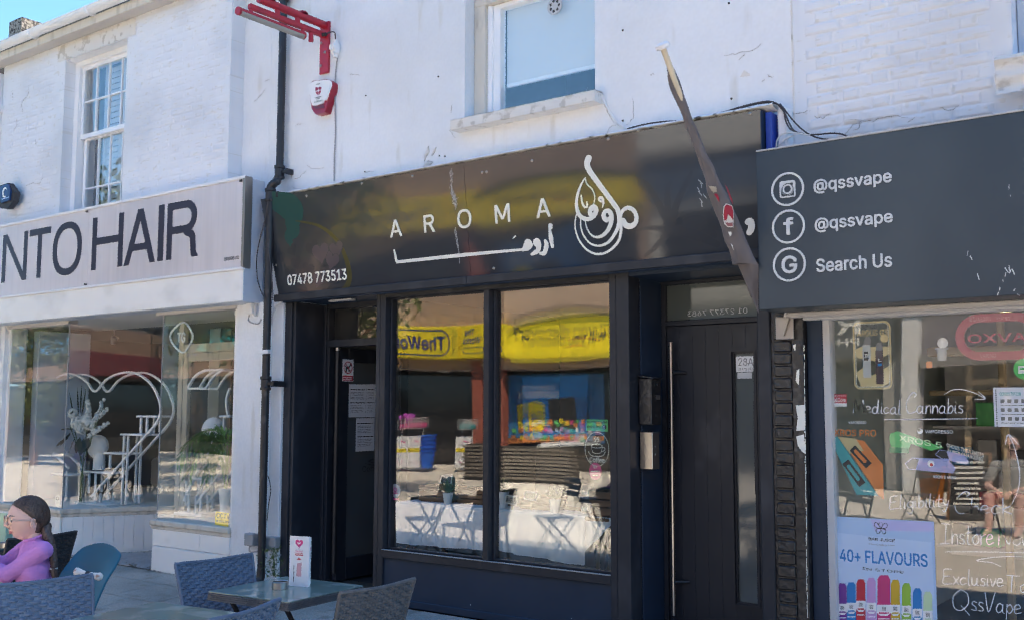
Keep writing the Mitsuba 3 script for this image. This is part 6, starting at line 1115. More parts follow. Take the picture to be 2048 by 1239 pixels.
cafe_table('table the girl leans on, mostly out of the picture at left', -5.83, -3.44, 8, .60)
def dispenser(label, px, py, z, H, w, deg, m, mark):
    k = thing('dispenser_box', label, 'box'); p = at(px, py, z=z); M = pose(*p, deg); t1, t2 = math.radians(0), 0
    tri = sg.Polygon([(-w/2, -w*.29), (w/2, -w*.29), (0, w*.58)]).buffer(.006, quad_segs=3); b = lay(ext(tri, H), (0, 0, 0), (1, 0, 0), (0, 1, 0)); v = b[0].copy(); v[:, 2] -= (v[:, 2] > H/2)*(.02*(v[:, 1]+w*.3)/w)
    q = [('carton', (v, b[1]), m)]; y = -w*.29-.0062
    if mark:
        hp = heart(0, H*.86, .050); q += [('heart_mark', sheet(hp, y, .001), PINK), ('heart_figure', sheet(stroke([(-.008, H*.87), (0, H*.845), (.008, H*.87)], .006), y-.001, .001), WHITEP), ('lettering', lay(text('Gusto', -.022, .024, H*.685, H*.725, .001, False, .03), (0, y, 0)), PINK), ('print_rule', sheet(so.unary_union([stroke([(-.024, H*.66), (.024, H*.66)], .003), stroke([(-.022, H*.625), (.024, H*.625)], .006)]), y, .001), REDPR),
              ('chilli_mark', sheet(sg.Polygon([(-.014, H*.53), (0, H*.575), (.018, H*.53)]), y, .001), REDPR), ('print_panel', sheet(sg.Polygon([(-.014, H*.20), (.016, H*.20), (.018, H*.48), (-.010, H*.45)]), y, .001), mat('faded_pink', (.62, .36, .40), .5)), ('price_box', sheet(rrect(-.012, .030, H*.06, H*.12, .003), y, .001), WHITEW), ('edge_print', sheet(stroke([(-.030, H*.08), (-.030, H*.40)], .003), y, .001), INK)]
        R2 = trimesh.transformations.rotation_matrix(math.radians(120), [0, 0, 1])[:3, :3]
        for nm, g, mm in (('side_heading', sheet(sg.box(-.022, H*.70, .022, H*.755), y, .001), PINK), ('side_print', sheet(so.unary_union([stroke([(-.018, H*t), (.018, H*t)], .003) for t in (.66, .63, .60, .57, .54, .46, .43, .40, .37, .34, .31)]), y, .001), GREYINK)): q.append((nm, (g[0] @ R2.T, g[1]), mm))
    for nm, g, mm in q: c = part(k, nm, g, mm); scene[c]['to_world'] = T(M.tolist())
ZT = zg(-2.4)+.7225
dispenser('tall white three sided dispenser box with pink print and a heart on the cafe table', 605, 1169, ZT, .265, .115, 14, WHITEP, True)
dispenser('pale green dispenser box on the far left table behind the girl', 8, 1088, ZT, .22, .10, 10, mat('pale_green_carton', (.42, .60, .44), .5), False)
def ashtray(label, px, py):
    k = thing('ashtray', label, 'ashtray'); p = at(px, py, z=ZT); part(k, 'bowl', mv(lathe([(0, 0), (.042, 0), (.044, .003), (.044, .034), (.046, .037), (.044, .039), (.041, .036), (.041, .006), (0, .006)], n=32), p), STEEL, smooth=40); part(k, 'ash', mv(lathe([(.040, .012), (0, .014)], n=16), p), INK)
ashtray('steel ashtray on the table beside the white dispenser box', 560, 1176); ashtray('steel ashtray beside the green dispenser box at far left', 13, 1094)
# ---------------------------------------------------------------- teal shell chair
tc = thing('shell_chair', 'teal moulded shell chair the girl sits on', 'chair')
TM = pose(-5.46, -3.02, zg(-2.98), 178)
def shell(u, v):
    x = (u-.5)*np.interp(v, [0, .35, .55, .8, .95, 1], [.44, .47, .48, .47, .45, .40]); s = np.interp(v, [0, .12, .45, .6, 1], [.24, .22, -.12, -.19, -.34]); z = np.interp(v, [0, .12, .45, .55, .65, 1], [.435, .455, .440, .50, .60, .90]); e = (2*u-1)**2
    z = z+.055*e*np.interp(v, [0, .3, .6, 1], [.1, .6, 1.0, -.7]); s = s+.045*e*np.interp(v, [0, .5, .8, 1], [0, .6, 1, .5]); return np.stack([x, s, z], -1)
a = grid(24, 40, shell); v = a[0]; nrm = trimesh.Trimesh(*a, process=False).vertex_normals
sm = cat((v+nrm*.004, a[1]), (v-nrm*.004, a[1][:, ::-1]))
bd = np.vstack([shell(np.full(30, 0.), np.linspace(0, 1, 30)), shell(np.linspace(0, 1, 20), np.full(20, 1.)), shell(np.full(30, 1.), np.linspace(1, 0, 30)), shell(np.linspace(1, 0, 20), np.full(20, 0.))])
for nm, g, mm in (('shell', sm, TEAL), ('shell_rim', tube(bd, .0065, 8), TEAL), *[('leg', tube([(sx*.14, sy*.12-.02, .44), (sx*.23, sy*.23, 0)], [.018, .011], 10), WOODL) for sx in (-1, 1) for sy in (-1, 1)]): c = part(tc, nm, g, mm, smooth=50); scene[c]['to_world'] = T(TM.tolist())
# white rolled cloth with a strap, on the chair behind the girl
rc = thing('rolled_cloth', 'white spotted cloth roll tied with a dark strap on the teal chair behind the girl', 'cloth roll')
pa, pb = at(150, 1141, y=-3.08), at(203, 1153, y=-3.02); cl = np.array([pa+(pb-pa)*t for t in np.linspace(0, 1, 22)]); rr_ = .0125+.0085*np.abs(np.cos(np.linspace(0, math.pi, 22)))**3+.0010*np.sin(np.arange(22)*2.1); rr_[0] = rr_[-1] = .013
SPOT = mat('spotted_cloth', lambda p, n, uv: mix(c3(.72, .68, .64), c3(.42, .26, .20), smoothstep(.62, .72, fbm(p.x*45, p.y*45, p.z*45, 2))), .8)
part(rc, 'cloth', tube(cl, rr_, 16), SPOT, smooth=50); part(rc, 'strap', tube(cl[9:13], .0150, 16), INK, smooth=40); part(rc, 'strap_end', tube([cl[11], cl[11]+[.01, -.01, -.05], cl[11]+[.012, -.005, -.14]], .005, 6), INK)
# ---------------------------------------------------------------- folding chairs out in the sun (seen in the shop windows)
def folding_chair(label, x, y, deg):
    M = pose(x, y, zg(y), deg); k = thing('folding_chair', label, 'chair', 'folding chairs out in the street'); q = []
    for s in (-.2, .2): q += [('side_bar', tube([(s, .24, 0), (s, -.12, .46), (s, -.26, .86)], .011, 8), METALK), ('leg', tube([(s*.9, -.24, 0), (s*.9, .2, .45)], .011, 8), METALK)]
    for i in range(4): q.append(('seat_slat', box(-.19, .19, -.17+i*.095, -.09+i*.095, .445, .460, .004), WICKD))
    for i in range(3): q.append(('back_slat', rot(box(-.20, .20, -.010, .008, .64+i*.075, .70+i*.075, .004), [1, 0, 0], 16, (0, -.2, .70)), WICKD)); q[-1] = (q[-1][0], mv(q[-1][1], (0, -.20, 0)), WICKD)
    for nm, g, mm in q: c = part(k, nm, g, mm); scene[c]['to_world'] = T(M.tolist())
folding_chair('grey folding chair reflected in the left cafe pane', -7.75, -2.5, 40)

ll = thing('leaf_litter', 'small drift of dry twigs and leaves on the paving in front of the salon door', 'litter', None, 'stuff'); q_ = []
for px, py, n_ in ((310, 1143, 60), (262, 1134, 26), (560, 1160, 20)):
    for _ in range(n_):
        p = at(px+random.gauss(0, 12), py+random.gauss(0, 2.4), z=-.02); p[2] = zg(p[1])+.008+random.uniform(0, .008); a = random.uniform(0, 6.28); L = random.uniform(.010, .035); d = np.array([math.cos(a), math.sin(a), random.uniform(-.1, .15)])*L; w = np.array([-d[1], d[0], 0])*.3
        q_.append((np.array([p-d, p+w, p+d, p-w+[0, 0, .004]]), np.array([[0, 1, 2], [0, 2, 3]])))
scene[ll] = mikit.ply(cat(q_), mat('dry_leaf', (.13, .095, .06), .8))
# ---------------------------------------------------------------- people
def flesh(bones, edge=.014, it=14):
    """One continuous body surface from bones (a, b, ra, rb): hulls of spheres, joined, refined and smoothed."""
    ms = []
    for a, b, ra, rb in bones:
        s = [m3.Manifold.sphere(r, 20).translate(tuple(map(float, p))) for p, r in ((a, ra), (b, rb))]; ms.append(m3.Manifold.batch_hull(s))
    u = m3.Manifold.batch_boolean(ms, m3.OpType.Add).refine_to_length(edge); v, f = mf(u); t = trimesh.Trimesh(v, f, process=True)
    trimesh.smoothing.filter_taubin(t, lamb=.5, nu=.52, iterations=it); return tm(t)
def folds(m, s, amp, seed): 
    t = trimesh.Trimesh(*m, process=False); n = t.vertex_normals; v = m[0]; w = meshkit.fbm(v*[s, s, s*.6]+seed, 3)-.5; return v+n*(amp*w)[:, None], m[1]
def face_parts(k, body, H, c, deg, hairm, skin, hood):
    """Head details on the part 'body': H tall head centred at c, facing deg."""
    M = pose(*c, deg)
    def add(nm, mesh, m, smooth=True, parent=body): part(parent, nm, (mesh[0] @ M[:3, :3].T+M[:3, 3], mesh[1]), m, smooth=smooth)
    hp = head_mesh(1.0, 5)[0]
    def sx(y, z): f = hp[hp[:, 0] > .05]; return float(f[np.argmin((f[:, 1]-y)**2+(f[:, 2]-z)**2), 0])
    for s in (-1, 1):
        o = np.array([sx(s*.135, -.01)-.030, s*.135, -.012])*H
        add('eye', mv(tm(trimesh.creation.icosphere(3, .062*H)), o-[.018*H, 0, 0]), EYEW); add('iris', mv(scl(tm(trimesh.creation.icosphere(2, .033*H)), (.5, 1, 1)), o+[.036*H, 0, 0]), INK)
        add('eyelid', tube([o+np.array([.030-.02*abs(t), .07*t*s, .030-.018*t*t])*H for t in np.linspace(-1, 1, 9)], .014*H, 8), skin)
        add('eyebrow', tube(catmull([np.array([sx(s*a, b)+.003, s*a, b])*H for a, b in ((.06, .085), (.13, .105), (.21, .085))], 4), [.010*H]*4+[.011*H]*4+[.004*H], 6), hairm)
        e = [(-.02+.056*math.cos(t), s*(.375+.028*(1+math.cos(t*1.0))*.7), -.08+.105*math.sin(t)) for t in np.linspace(-2.6, 2.6, 14)]; e = np.array(e)*H
        add('ear', cat(tube(e, .018*H, 8), scl(tm(trimesh.creation.icosphere(2, 1.0)), np.array([.055, .020, .10])*H)[0:1]+(scl(tm(trimesh.creation.icosphere(2, 1.0)), (1, 1, 1))[1],) if 0 else mv(scl(tm(trimesh.creation.icosphere(2, 1.0)), np.array([.050, .030, .09])*H), np.array([-.02, s*.362, -.08])*H)), skin)
    add('lips', cat(tube(catmull([np.array([sx(.105*t, -.262)+.004-.012*t*t, .105*t, -.262-.010*abs(t)])*H for t in np.linspace(-1, 1, 7)], 3), np.interp(np.linspace(0, 1, 19), [0, .5, 1], [.004, .026, .004])*H, 8), tube(catmull([np.array([sx(.10*t, -.300)+.004-.012*t*t, .10*t, -.302+.014*abs(t)])*H for t in np.linspace(-1, 1, 7)], 3), np.interp(np.linspace(0, 1, 19), [0, .5, 1], [.004, .030, .004])*H, 8)), LIPS)
    add('nostrils', cat(*[mv(tm(trimesh.creation.icosphere(1, .016*H)), np.array([sx(s*.04, -.182)-.004, s*.04, -.188])*H) for s in (-1, 1)]), mat('nostril', (.12, .05, .04), .8))
    return M, add
def spectacles(k, M, H, m, lens=None):
    g = []
    for s in (-1, 1):
        c = np.array([.455, s*.155, -.025])*H; a = np.linspace(0, 2*math.pi, 24); g.append(tube([c+np.array([-.02*abs(math.cos(t))*(s*math.cos(t) > 0), .125*math.cos(t), .115*math.sin(t)])*H for t in a], .013*H, 6, False)); g.append(tube([c+np.array([-.03, s*.125, .03])*H, np.array([.15, s*.375, .0])*H, np.array([-.03, s*.385, -.02])*H, np.array([-.08, s*.375, -.06])*H], .011*H, 6))
        if lens: part(k, 'lens', (lambda q: (q[0] @ M[:3, :3].T+M[:3, 3], q[1]))(mv(scl(tm(trimesh.creation.icosphere(2, 1.0)), np.array([.012, .118, .108])*H), c)), lens)
    g.append(tube(catmull([np.array([.468, -.035, -.02])*H, np.array([.49, 0, .0])*H, np.array([.468, .035, -.02])*H], 4), .0085*H, 6)); q = cat(g); part(k, 'frame', (q[0] @ M[:3, :3].T+M[:3, 3], q[1]), m, smooth=True)
def hand_bones(w, d, up, s, L, curl=.5):
    """Palm, four fingers and a thumb beyond the wrist w; d along the hand, up the back of the hand, s = +1/-1 the thumb's side, L the hand's length."""
    w, d, up = (np.asarray(q, float) for q in (w, d, up)); d = d/np.linalg.norm(d); up = up-d*(up @ d); up /= np.linalg.norm(up); t = np.cross(up, d)*s; out = []
    for i, (o, ln) in enumerate(((.17, .44), (.06, .50), (-.06, .47), (-.16, .37))):
        k0 = w+d*L*.50+t*L*o; out.append((w+d*L*.06+t*L*o*.5, k0, L*.085, L*.072)); p, a = k0, .15
        for seg, r in ((.42, .054), (.32, .048), (.26, .042)):
            a += curl*.75; q = p+(d*math.cos(a)-up*math.sin(a))*L*ln*seg; out.append((p, q, L*r*1.08, L*r)); p = q
    b = w+d*L*.14+t*L*.14; q = b+(d*.55+t*.75-up*.25)*L*.24; out += [(w+d*L*.08, b, L*.08, L*.075), (b, q, L*.072, L*.058), (q, q+(d*.9+t*.25-up*.3)*L*.20, L*.056, L*.044)]
    return out
def atd(px, py, d): r = FW+RT*(px-1024)/FPX-UP*(py-619.5)/FPX; return EYE+r*d

g = thing('person', 'girl in lilac cardigan and glasses with a long brown braid, leaning on a table', 'person')
HD = 5.62; HG = .232; FDEG = -103
hc = atd(55, 1036, HD); fw = np.array([math.cos(math.radians(FDEG)), math.sin(math.radians(FDEG)), 0]); lf = np.array([-fw[1], fw[0], 0])     # her own left is towards us
neck0 = hc-np.array([0, 0, .085])-fw*.035; neck1 = atd(71, 1081, HD); shc = atd(73, 1089, HD)
shL, shR = shc+lf*.118+[0, 0, -.018], shc-lf*.118+[0, 0, -.018]; chest = shc-[0, 0, .13]+fw*.02; waist = atd(70, 1168, HD); hip = atd(78, 1215, HD)
elL = atd(14, 1149, HD-.10); wrL = elL+np.array([-.16, -.06, .07])-lf*.06; elR = elL-lf*.19+[-.02, .03, .015]; wrR = elR+fw*.10+lf*.04+[-.05, .0, .11]
kneeL, kneeR = hip+fw*.36+lf*.09+[0, 0, .01], hip+fw*.36-lf*.09+[0, 0, .01]
def foot(kn): return np.array([kn[0], kn[1], zg(kn[1])+.06])+fw*.02
skin = [(neck0, neck1, .047, .050), (neck1, shc-[0, 0, .04], .044, .042), (wrL, elL, .026, .028), (wrR, elR, .026, .028), (elL, shL, .028, .030), (elR, shR, .028, .030), (shL-[0, 0, .008], shR-[0, 0, .008], .030, .030), (shc-[0, 0, .04], chest, .045, .070), (chest, waist, .075, .075), (waist, hip, .085, .10), (hip+lf*.06, kneeL, .075, .052), (hip-lf*.06, kneeR, .075, .052), (kneeL, foot(kneeL), .048, .033), (kneeR, foot(kneeR), .048, .033), (foot(kneeL), foot(kneeL)+fw*.15-[0, 0, .03], .035, .026), (foot(kneeR), foot(kneeR)+fw*.15-[0, 0, .03], .035, .026)]
skin += hand_bones(wrL, wrL-elL, lf+[0, 0, .6], 1, .145, .6)+hand_bones(wrR, wrR-elR, fw+[0, 0, .3], -1, .145, .9)
body = part(g, 'body', flesh(skin, .010, 8), SKIN, smooth=True)
hm = head_mesh(1.0, 5); hM = pose(*hc, FDEG); hv = hm[0]*HG
part(body, 'head', (hv @ hM[:3, :3].T+hM[:3, 3], hm[1]), SKIN, smooth=True)
hM, addf = face_parts(g, body, HG, hc, FDEG, HAIR, SKIN, None)
sp_ = thing('spectacles', 'thin gold rimmed round glasses worn by the girl', 'glasses'); spectacles(sp_, hM, HG, GOLD)
# hair: a cap over the skull, drawn back behind the ears, then a braid
q = hm[0].copy(); x, y, z = q.T; 
on_ = np.clip((np.maximum(z-.97*x-.015+.03*np.sin(y*9), -x-.10))/.05, 0, 1)*np.clip((z+.50)/.10, 0, 1)
strand = .006*np.sin(np.arctan2(y, z)*70+x*25); q = q*(1+(.085*on_-.06*(1-on_)+strand*on_))[:, None]; q[:, 0] -= .02*on_
q = q*HG; part(g, 'hair', (q @ hM[:3, :3].T+hM[:3, 3], hm[1]), HAIR, smooth=True)
nape = np.array([-.80, 0, -.52]); st_ = []
for i in range(230):
    sd_ = 1 if i % 4 else -1; a = random.uniform(0, 1); s0 = np.array([.80-.62*a**1.2, sd_*(.10+.80*a), .62-.30*a+.25*(1-a)*random.random()]) if i % 3 else np.array([random.uniform(-.5, .5), sd_*random.uniform(.1, .6), .85])
    s0 /= np.linalg.norm(s0); e0 = nape+np.array([0, sd_*random.uniform(0, .35), random.uniform(-.1, .25)]); e0 /= np.linalg.norm(e0); om = math.acos(np.clip(s0 @ e0, -1, 1)); t = np.linspace(.02, 1, 14)[:, None]
    d = (np.sin((1-t)*om)*s0+np.sin(t*om)*e0)/math.sin(om); q = head_pts(d)*(1.088+.010*random.random()); q[:, 0] -= .02; q = q*HG; st_.append(tube(q @ hM[:3, :3].T+hM[:3, 3], random.uniform(.0008, .0017), 4, False))
part(g, 'hair_strands', cat(st_), HAIR, smooth=True, kind='stuff')
br0 = hc-fw*.098-np.array([0, 0, .055]); pts = catmull([br0, atd(93, 1064, HD-.02), atd(101, 1084, HD-.03), atd(105, 1104, HD-.04), atd(108, 1124, HD-.05), atd(107, 1138, HD-.05)], 6)
bm = []
for i, p in enumerate(np.array([pts[int(t)] for t in np.linspace(0, len(pts)-1, 15)])):
    for s in (-1, 1):
        e = scl(tm(trimesh.creation.icosphere(3, 1.0)), np.array([.016, .022, .024])*(1.15-.03*i)); e = rot(e, [math.cos(math.radians(FDEG)), math.sin(math.radians(FDEG)), 0], s*32); bm.append(mv(e, p+lf*s*.010*(1 if i % 2 else .9)+[0, 0, s*.007]))
bm.append(tube([br0+fw*.03, br0, pts[4]], [.040, .034, .026], 14))
part(g, 'braid', cat(bm), HAIR, smooth=True); part(g, 'hair_band', mv(lathe([(.014, -.006), (.021, -.003), (.021, .003), (.014, .006)], n=14), pts[-2]), LIGHTGREY, smooth=True)
part(g, 'braid_end', tube([pts[-2], pts[-1], atd(110, 1150, HD-.05), atd(108, 1160, HD-.05)], [.016, .021, .019, .006], 10), HAIR, smooth=True)
cb = [(neck1+[0, 0, -.014], shc-[0, 0, .03], .058, .078), (shL, shR, .050, .050), (shL, elL, .052, .042), (elL, elL+(wrL-elL)*.86, .044, .034), (shR, elR, .052, .042), (elR, elR+(wrR-elR)*.86, .047, .036), (shc-[0, 0, .03], chest, .080, .092), (chest-fw*.01, waist, .092, .088), (waist, hip+[0, 0, .02], .088, .104), (chest+lf*.05, waist+lf*.045, .075, .078), (chest-lf*.05, waist-lf*.045, .075, .078)]
part(g, 'cardigan', folds(flesh(cb, .011, 16), 22, .010, 3.0), LILAC, smooth=True)
part(g, 'neckline_trim', tube([neck1+np.array([math.cos(t)*.056, math.sin(t)*.056, .030-.022*(math.cos(t)*fw[0]+math.sin(t)*fw[1])]) for t in np.linspace(0, 2*math.pi, 26)], .007, 8, False), LILAC, smooth=True)
for i in range(3): part(g, 'button', mv(tm(trimesh.creation.icosphere(1, .0055)), chest+fw*(.086+.004*i)+[0, 0, .085-.05*i]+lf*.02), mat('lilac_button', (.36, .16, .42), .4))
part(g, 'trousers', flesh([(waist, hip, .10, .118), (hip+lf*.06, kneeL, .088, .064), (hip-lf*.06, kneeR, .088, .064), (kneeL, foot(kneeL)+[0, 0, .03], .062, .048), (kneeR, foot(kneeR)+[0, 0, .03], .062, .048)], .02, 8), mat('dark_denim', (.04, .05, .08), .8), smooth=True)
for kn in (kneeL, kneeR): part(g, 'shoe', flesh([(foot(kn)-[0, 0, .015], foot(kn)+fw*.15-[0, 0, .03], .042, .032)], .012, 4), WHITEP, smooth=True)
# a man sitting out in the sun, mirrored in the vape shop window
mp = at(2014, 880, y=9.6); MY = .19-mp[1]; mx = mp[0]; gz = zg(MY)
mn = thing('person', 'seated man with grey T shirt and sunglasses reflected at the right of the vape window', 'person')
hcm = np.array([mx, MY, gz+1.20]); f2 = np.array([0, 1.0, 0]); l2 = np.array([1.0, 0, 0])
shM = hcm-[0, .03, .27]; pe = np.array([mx, MY-.06, gz+.52])
sk = [(hcm-[0, .02, .10], shM+[0, 0, .02], .058, .066), (shM+l2*.18, shM-l2*.18, .062, .062), (shM-[0, 0, .05], pe, .12, .135)]
for s in (-1, 1):
    e, w_, kn = shM+l2*s*.27+[0, .05, -.27], shM+l2*s*.10+[0, .34, -.33], pe+f2*.45+l2*s*.17; an = np.array([kn[0], kn[1]+.02, gz+.08])
    sk += [(shM+l2*s*.19, e, .052, .043), (e, w_, .042, .030), (pe+l2*s*.09, kn, .095, .066), (kn, an, .060, .040), (an, an+[0, .18, -.04], .042, .032)]+hand_bones(w_, w_-e, [0, .2, 1], -s, .19, .5)
bm_ = part(mn, 'body', flesh(sk, .018, 8), SKIN, smooth=True)
hm2 = head_mesh(1.05, 4); M2 = pose(*hcm, 90); part(bm_, 'head', ((hm2[0]*.245) @ M2[:3, :3].T+M2[:3, 3], hm2[1]), SKIN, smooth=True); face_parts(mn, bm_, .245, hcm, 90, GREYINK, SKIN, None)
q = hm2[0].copy(); on_ = np.clip((np.maximum(q[:, 2]-.36, -q[:, 0]-.12))/.08, 0, 1)*(q[:, 2] > -.35); q = q*(1+.05*on_-.05*(1-on_))[:, None]*.245; part(mn, 'hair', (q @ M2[:3, :3].T+M2[:3, 3], hm2[1]), GREYINK, smooth=True)
q = hm2[0].copy(); on_ = np.clip((-q[:, 2]-.40)/.06, 0, 1)*(q[:, 0] > -.1)*(1-np.exp(-((q[:, 2]+.55)/.07)**2-(q[:, 1]/.12)**2)); q = q*(1+.05*on_-.05*(1-on_))[:, None]*.245; part(mn, 'beard', (q @ M2[:3, :3].T+M2[:3, 3], hm2[1]), GREYINK, smooth=True)
sg_ = thing('spectacles', 'dark sunglasses worn by the seated man reflected in the vape window', 'glasses'); spectacles(sg_, M2, .245, INK, INK)
part(mn, 'shirt', folds(flesh([(shM+l2*.18, shM-l2*.18, .075, .075), (shM-[0, 0, .04], pe+[0, 0, .05], .145, .16)]+[(shM+l2*s*.19, shM+l2*s*.25+[0, .03, -.17], .072, .066) for s in (-1, 1)], .02, 10), 12, .012, 1.0), mat('grey_tshirt', (.30, .31, .31), .85), smooth=True)
part(mn, 'shorts', flesh([(pe+l2*s*.08, pe+f2*.38+l2*s*.17, .118, .092) for s in (-1, 1)]+[(pe, pe+[0, 0, .04], .15, .15)], .02, 8), mat('beige_shorts', (.42, .38, .31), .85), smooth=True)
folding_chair('folding chair the reflected man sits on', mx, MY-.06, 0)
# ---------------------------------------------------------------- the sunny side of the street, seen in the shop windows
OY = -15.84
def _brick(c0, c1, mort):
    def f(p, n, uv):
        r = dr.floor(p.z/.075); x = p.x/.225+.5*(r-2*dr.floor(r/2)); e = dr.minimum(dr.minimum(x-dr.floor(x), 1-(x-dr.floor(x)))*.225, dr.minimum(p.z/.075-r, 1-(p.z/.075-r))*.075)
        return mix(c3(*mort), mix(c3(*c0), c3(*c1), cell_rand(dr.floor(x), r, 3)), smooth_(e))
    return f
def smooth_(e): return smoothstep(.004, .008, e)
BRK = mat('street_brick', _brick((.34, .20, .13), (.25, .14, .09), (.44, .38, .31)), .85); BRK2 = mat('pale_brick', _brick((.42, .28, .19), (.33, .21, .14), (.50, .44, .36)), .85)
SHOPK = mat('far_shop_glass', (.018, .018, .020), .08, specular=.6); SHOPB = mat('far_shop_brown', (.06, .05, .042), .4); STONE = mat('pale_render', (.62, .61, .57), .7); STREETGREY = mat('far_grey', (.30, .29, .28), .7)
YEL = mat('yellow_sign', (.86, .68, .012), .45); YELD = mat('dull_yellow', (.52, .44, .02), .5); BLUES = mat('blue_fascia', (.09, .34, .62), .5); PURP = mat('purple_fascia', (.10, .09, .42), .5); TURQ = mat('turquoise_fascia', (.02, .52, .50), .5); SLATEB = mat('slate_blue_fascia', (.08, .12, .20), .5); DGREY = mat('dark_grey_fascia', (.085, .095, .11), .4)
def U(m, x, z=0, y=OY): return lay(m, (x, y, z), (-1, 0, 0), (0, 0, 1))            # faces this side of the street; u runs towards -x
def building(label, x0, x1, h, m, openings=True, nm='street_building'):
    k = thing(nm, label, 'building', None); part(k, 'upper_wall', box(x0, x1, OY-6, OY, 2.6, h), m); part(k, 'side_pier', box(x1-.35, x1, OY-.02, OY+.02, 0, 2.6, .01), m); part(k, 'side_pier', box(x0, x0+.35, OY-.02, OY+.02, 0, 2.6, .01), m)
    part(k, 'shop_wall', box(x0, x1, OY-3.1, OY-3.0, 0, 2.6), SHOPB); part(k, 'shop_glass', box(x0+.35, x1-.35, OY-.62, OY-.60, .35, 2.45), SHOPK); part(k, 'stall_riser', box(x0+.35, x1-.35, OY-.66, OY-.5, 0, .35, .01), SHOPB); part(k, 'soffit', box(x0, x1, OY-3, OY, 2.6, 2.62), STREETGREY)
    part(k, 'parapet', box(x0, x1, OY-.3, OY+.08, h, h+.2, .02), STONE)
    if openings:
        n = max(1, int((x1-x0)/2.4))
        for i in range(n):
            c = x0+(i+.5)*(x1-x0)/n
            for zz in ((5.4,) if h < 8 else (5.4, 7.6)):
                w = part(k, 'window', cat(box(c-.55, c+.55, OY, OY+.05, zz, zz+.08), box(c-.55, c+.55, OY, OY+.05, zz+1.42, zz+1.5), box(c-.55, c-.47, OY, OY+.05, zz+.08, zz+1.42), box(c+.47, c+.55, OY, OY+.05, zz+.08, zz+1.42), box(c-.025, c+.025, OY, OY+.04, zz+.08, zz+1.42)), WHITE); part(w, 'pane', box(c-.47, c+.47, OY-.01, OY+.012, zz+.08, zz+1.42), SHOPK)
    return k
b1 = building('far brick building with sky blue fascia, reflected in the left salon pane', -46, -33.6, 8.4, BRK); part(b1, 'fascia', box(-44.5, -34.5, OY, OY+.25, 3.62, 4.4, .02), BLUES)
b2 = building('brick building with purple and turquoise fascias across the street, reflected in the right salon window', -33.5, -23.6, 8.4, BRK); part(b2, 'fascia', box(-33.2, -29.6, OY, OY+.22, 3.35, 4.65, .02), PURP); part(b2, 'turquoise_fascia', box(-29.5, -25.2, OY, OY+.2, 3.5, 4.3, .02), TURQ)
bk = building('brown brick bookshop with a yellow sign across the street, reflected in the cafe window', -23.5, -12.05, 7.6, BRK2, False)
sg1 = part(bk, 'yellow_sign', box(-22.1, -17.92, OY, OY+.45, 2.93, 3.92, .03), YEL); Y1 = OY+.4505
part(bk, 'sign_border', U(ext(rrect(0, 3.75, 0, .80, .39, 10).difference(rrect(.045, 3.705, .045, .755, .35, 10)), .004), -18.22, 3.02, Y1), BLUEI); part(bk, 'sign_lettering', U(text('TheWorks', 0, 2.65, 3.20, 3.62, .01, True), -18.42, 0, Y1), BLUEI)
part(bk, 'sign_dots', U(so_ := ext(so.unary_union([disc((i*.055, j*.06), .016, 3) for i in range(4) for j in range(13)]), .004), -17.96, 3.08, Y1), INK, kind='stuff')
part(bk, 'yellow_sign', box(-17.86, -16.65, OY, OY+.40, 2.96, 3.90, .02), YEL); part(bk, 'sign_lettering', U(text('The', 0, .36, 3.62, 3.80, .008, True), -17.32, 0, OY+.4005), BLUEI); part(bk, 'sign_lettering', U(text('Works', 0, .66, 3.38, 3.58, .008, True), -17.08, 0, OY+.4005), BLUEI); part(bk, 'sign_tag', U(ext(rrect(0, .8, 3.10, 3.28, .08).difference(rrect(.02, .78, 3.12, 3.26, .07)), .004), -16.95, 0, OY+.4005), BLUEI)
arch = [(0, 2.95)]+[(4.5*t, 3.66+.36*math.sin(math.pi*t)**.8) for t in np.linspace(0, 1, 30)]+[(4.5, 2.95)]
part(bk, 'yellow_sign', U(ext(sg.Polygon(arch), .42), -12.12, 0, OY), YEL); part(bk, 'arch_edge', U(ext(taper([(4.5*t, 3.68+.38*math.sin(math.pi*t)**.8) for t in np.linspace(0, 1, 30)], [.07]*2), .5), -12.12, 0, OY), INK)
part(bk, 'arch_band', U(ext(sg.Polygon([(4.5*t, 3.66+.0*t) for t in (0, 1)]+[(4.5*t, 3.64+.30*math.sin(math.pi*t)**.8) for t in np.linspace(1, 0, 20)]).buffer(0), .006), -12.12, 0, OY+.4205), YELD)
part(bk, 'sign_lettering', U(text('will you discover?', 0, 3.1, 3.20, 3.62, .01, True), -12.98, 0, OY+.4205), INK); part(bk, 'sign_underline', U(ext(taper(catmull([(.55, 3.20), (1.0, 3.26), (1.5, 3.22)], 6), [.01, .04, .01]), .008), -12.98, 0, OY+.4205), REDPR); part(bk, 'sign_lower_band', box(-16.6, -12.14, OY+.2, OY+.43, 2.80, 2.945, .01), YELD)
part(bk, 'red_pillar', box(-17.72, -17.35, OY-.3, OY+.02, 0, 2.9, .01), mat('red_brick_pillar', (.34, .10, .07), .8))
part(bk, 'downlight', box(-19.4, -19.0, OY-.5, OY-.3, 2.57, 2.60), WHITE)
pw_ = part(bk, 'window_poster', box(-16.85, -14.1, OY-.55, OY-.50, .66, 2.42, .005), CYANPR); YP = OY-.4995
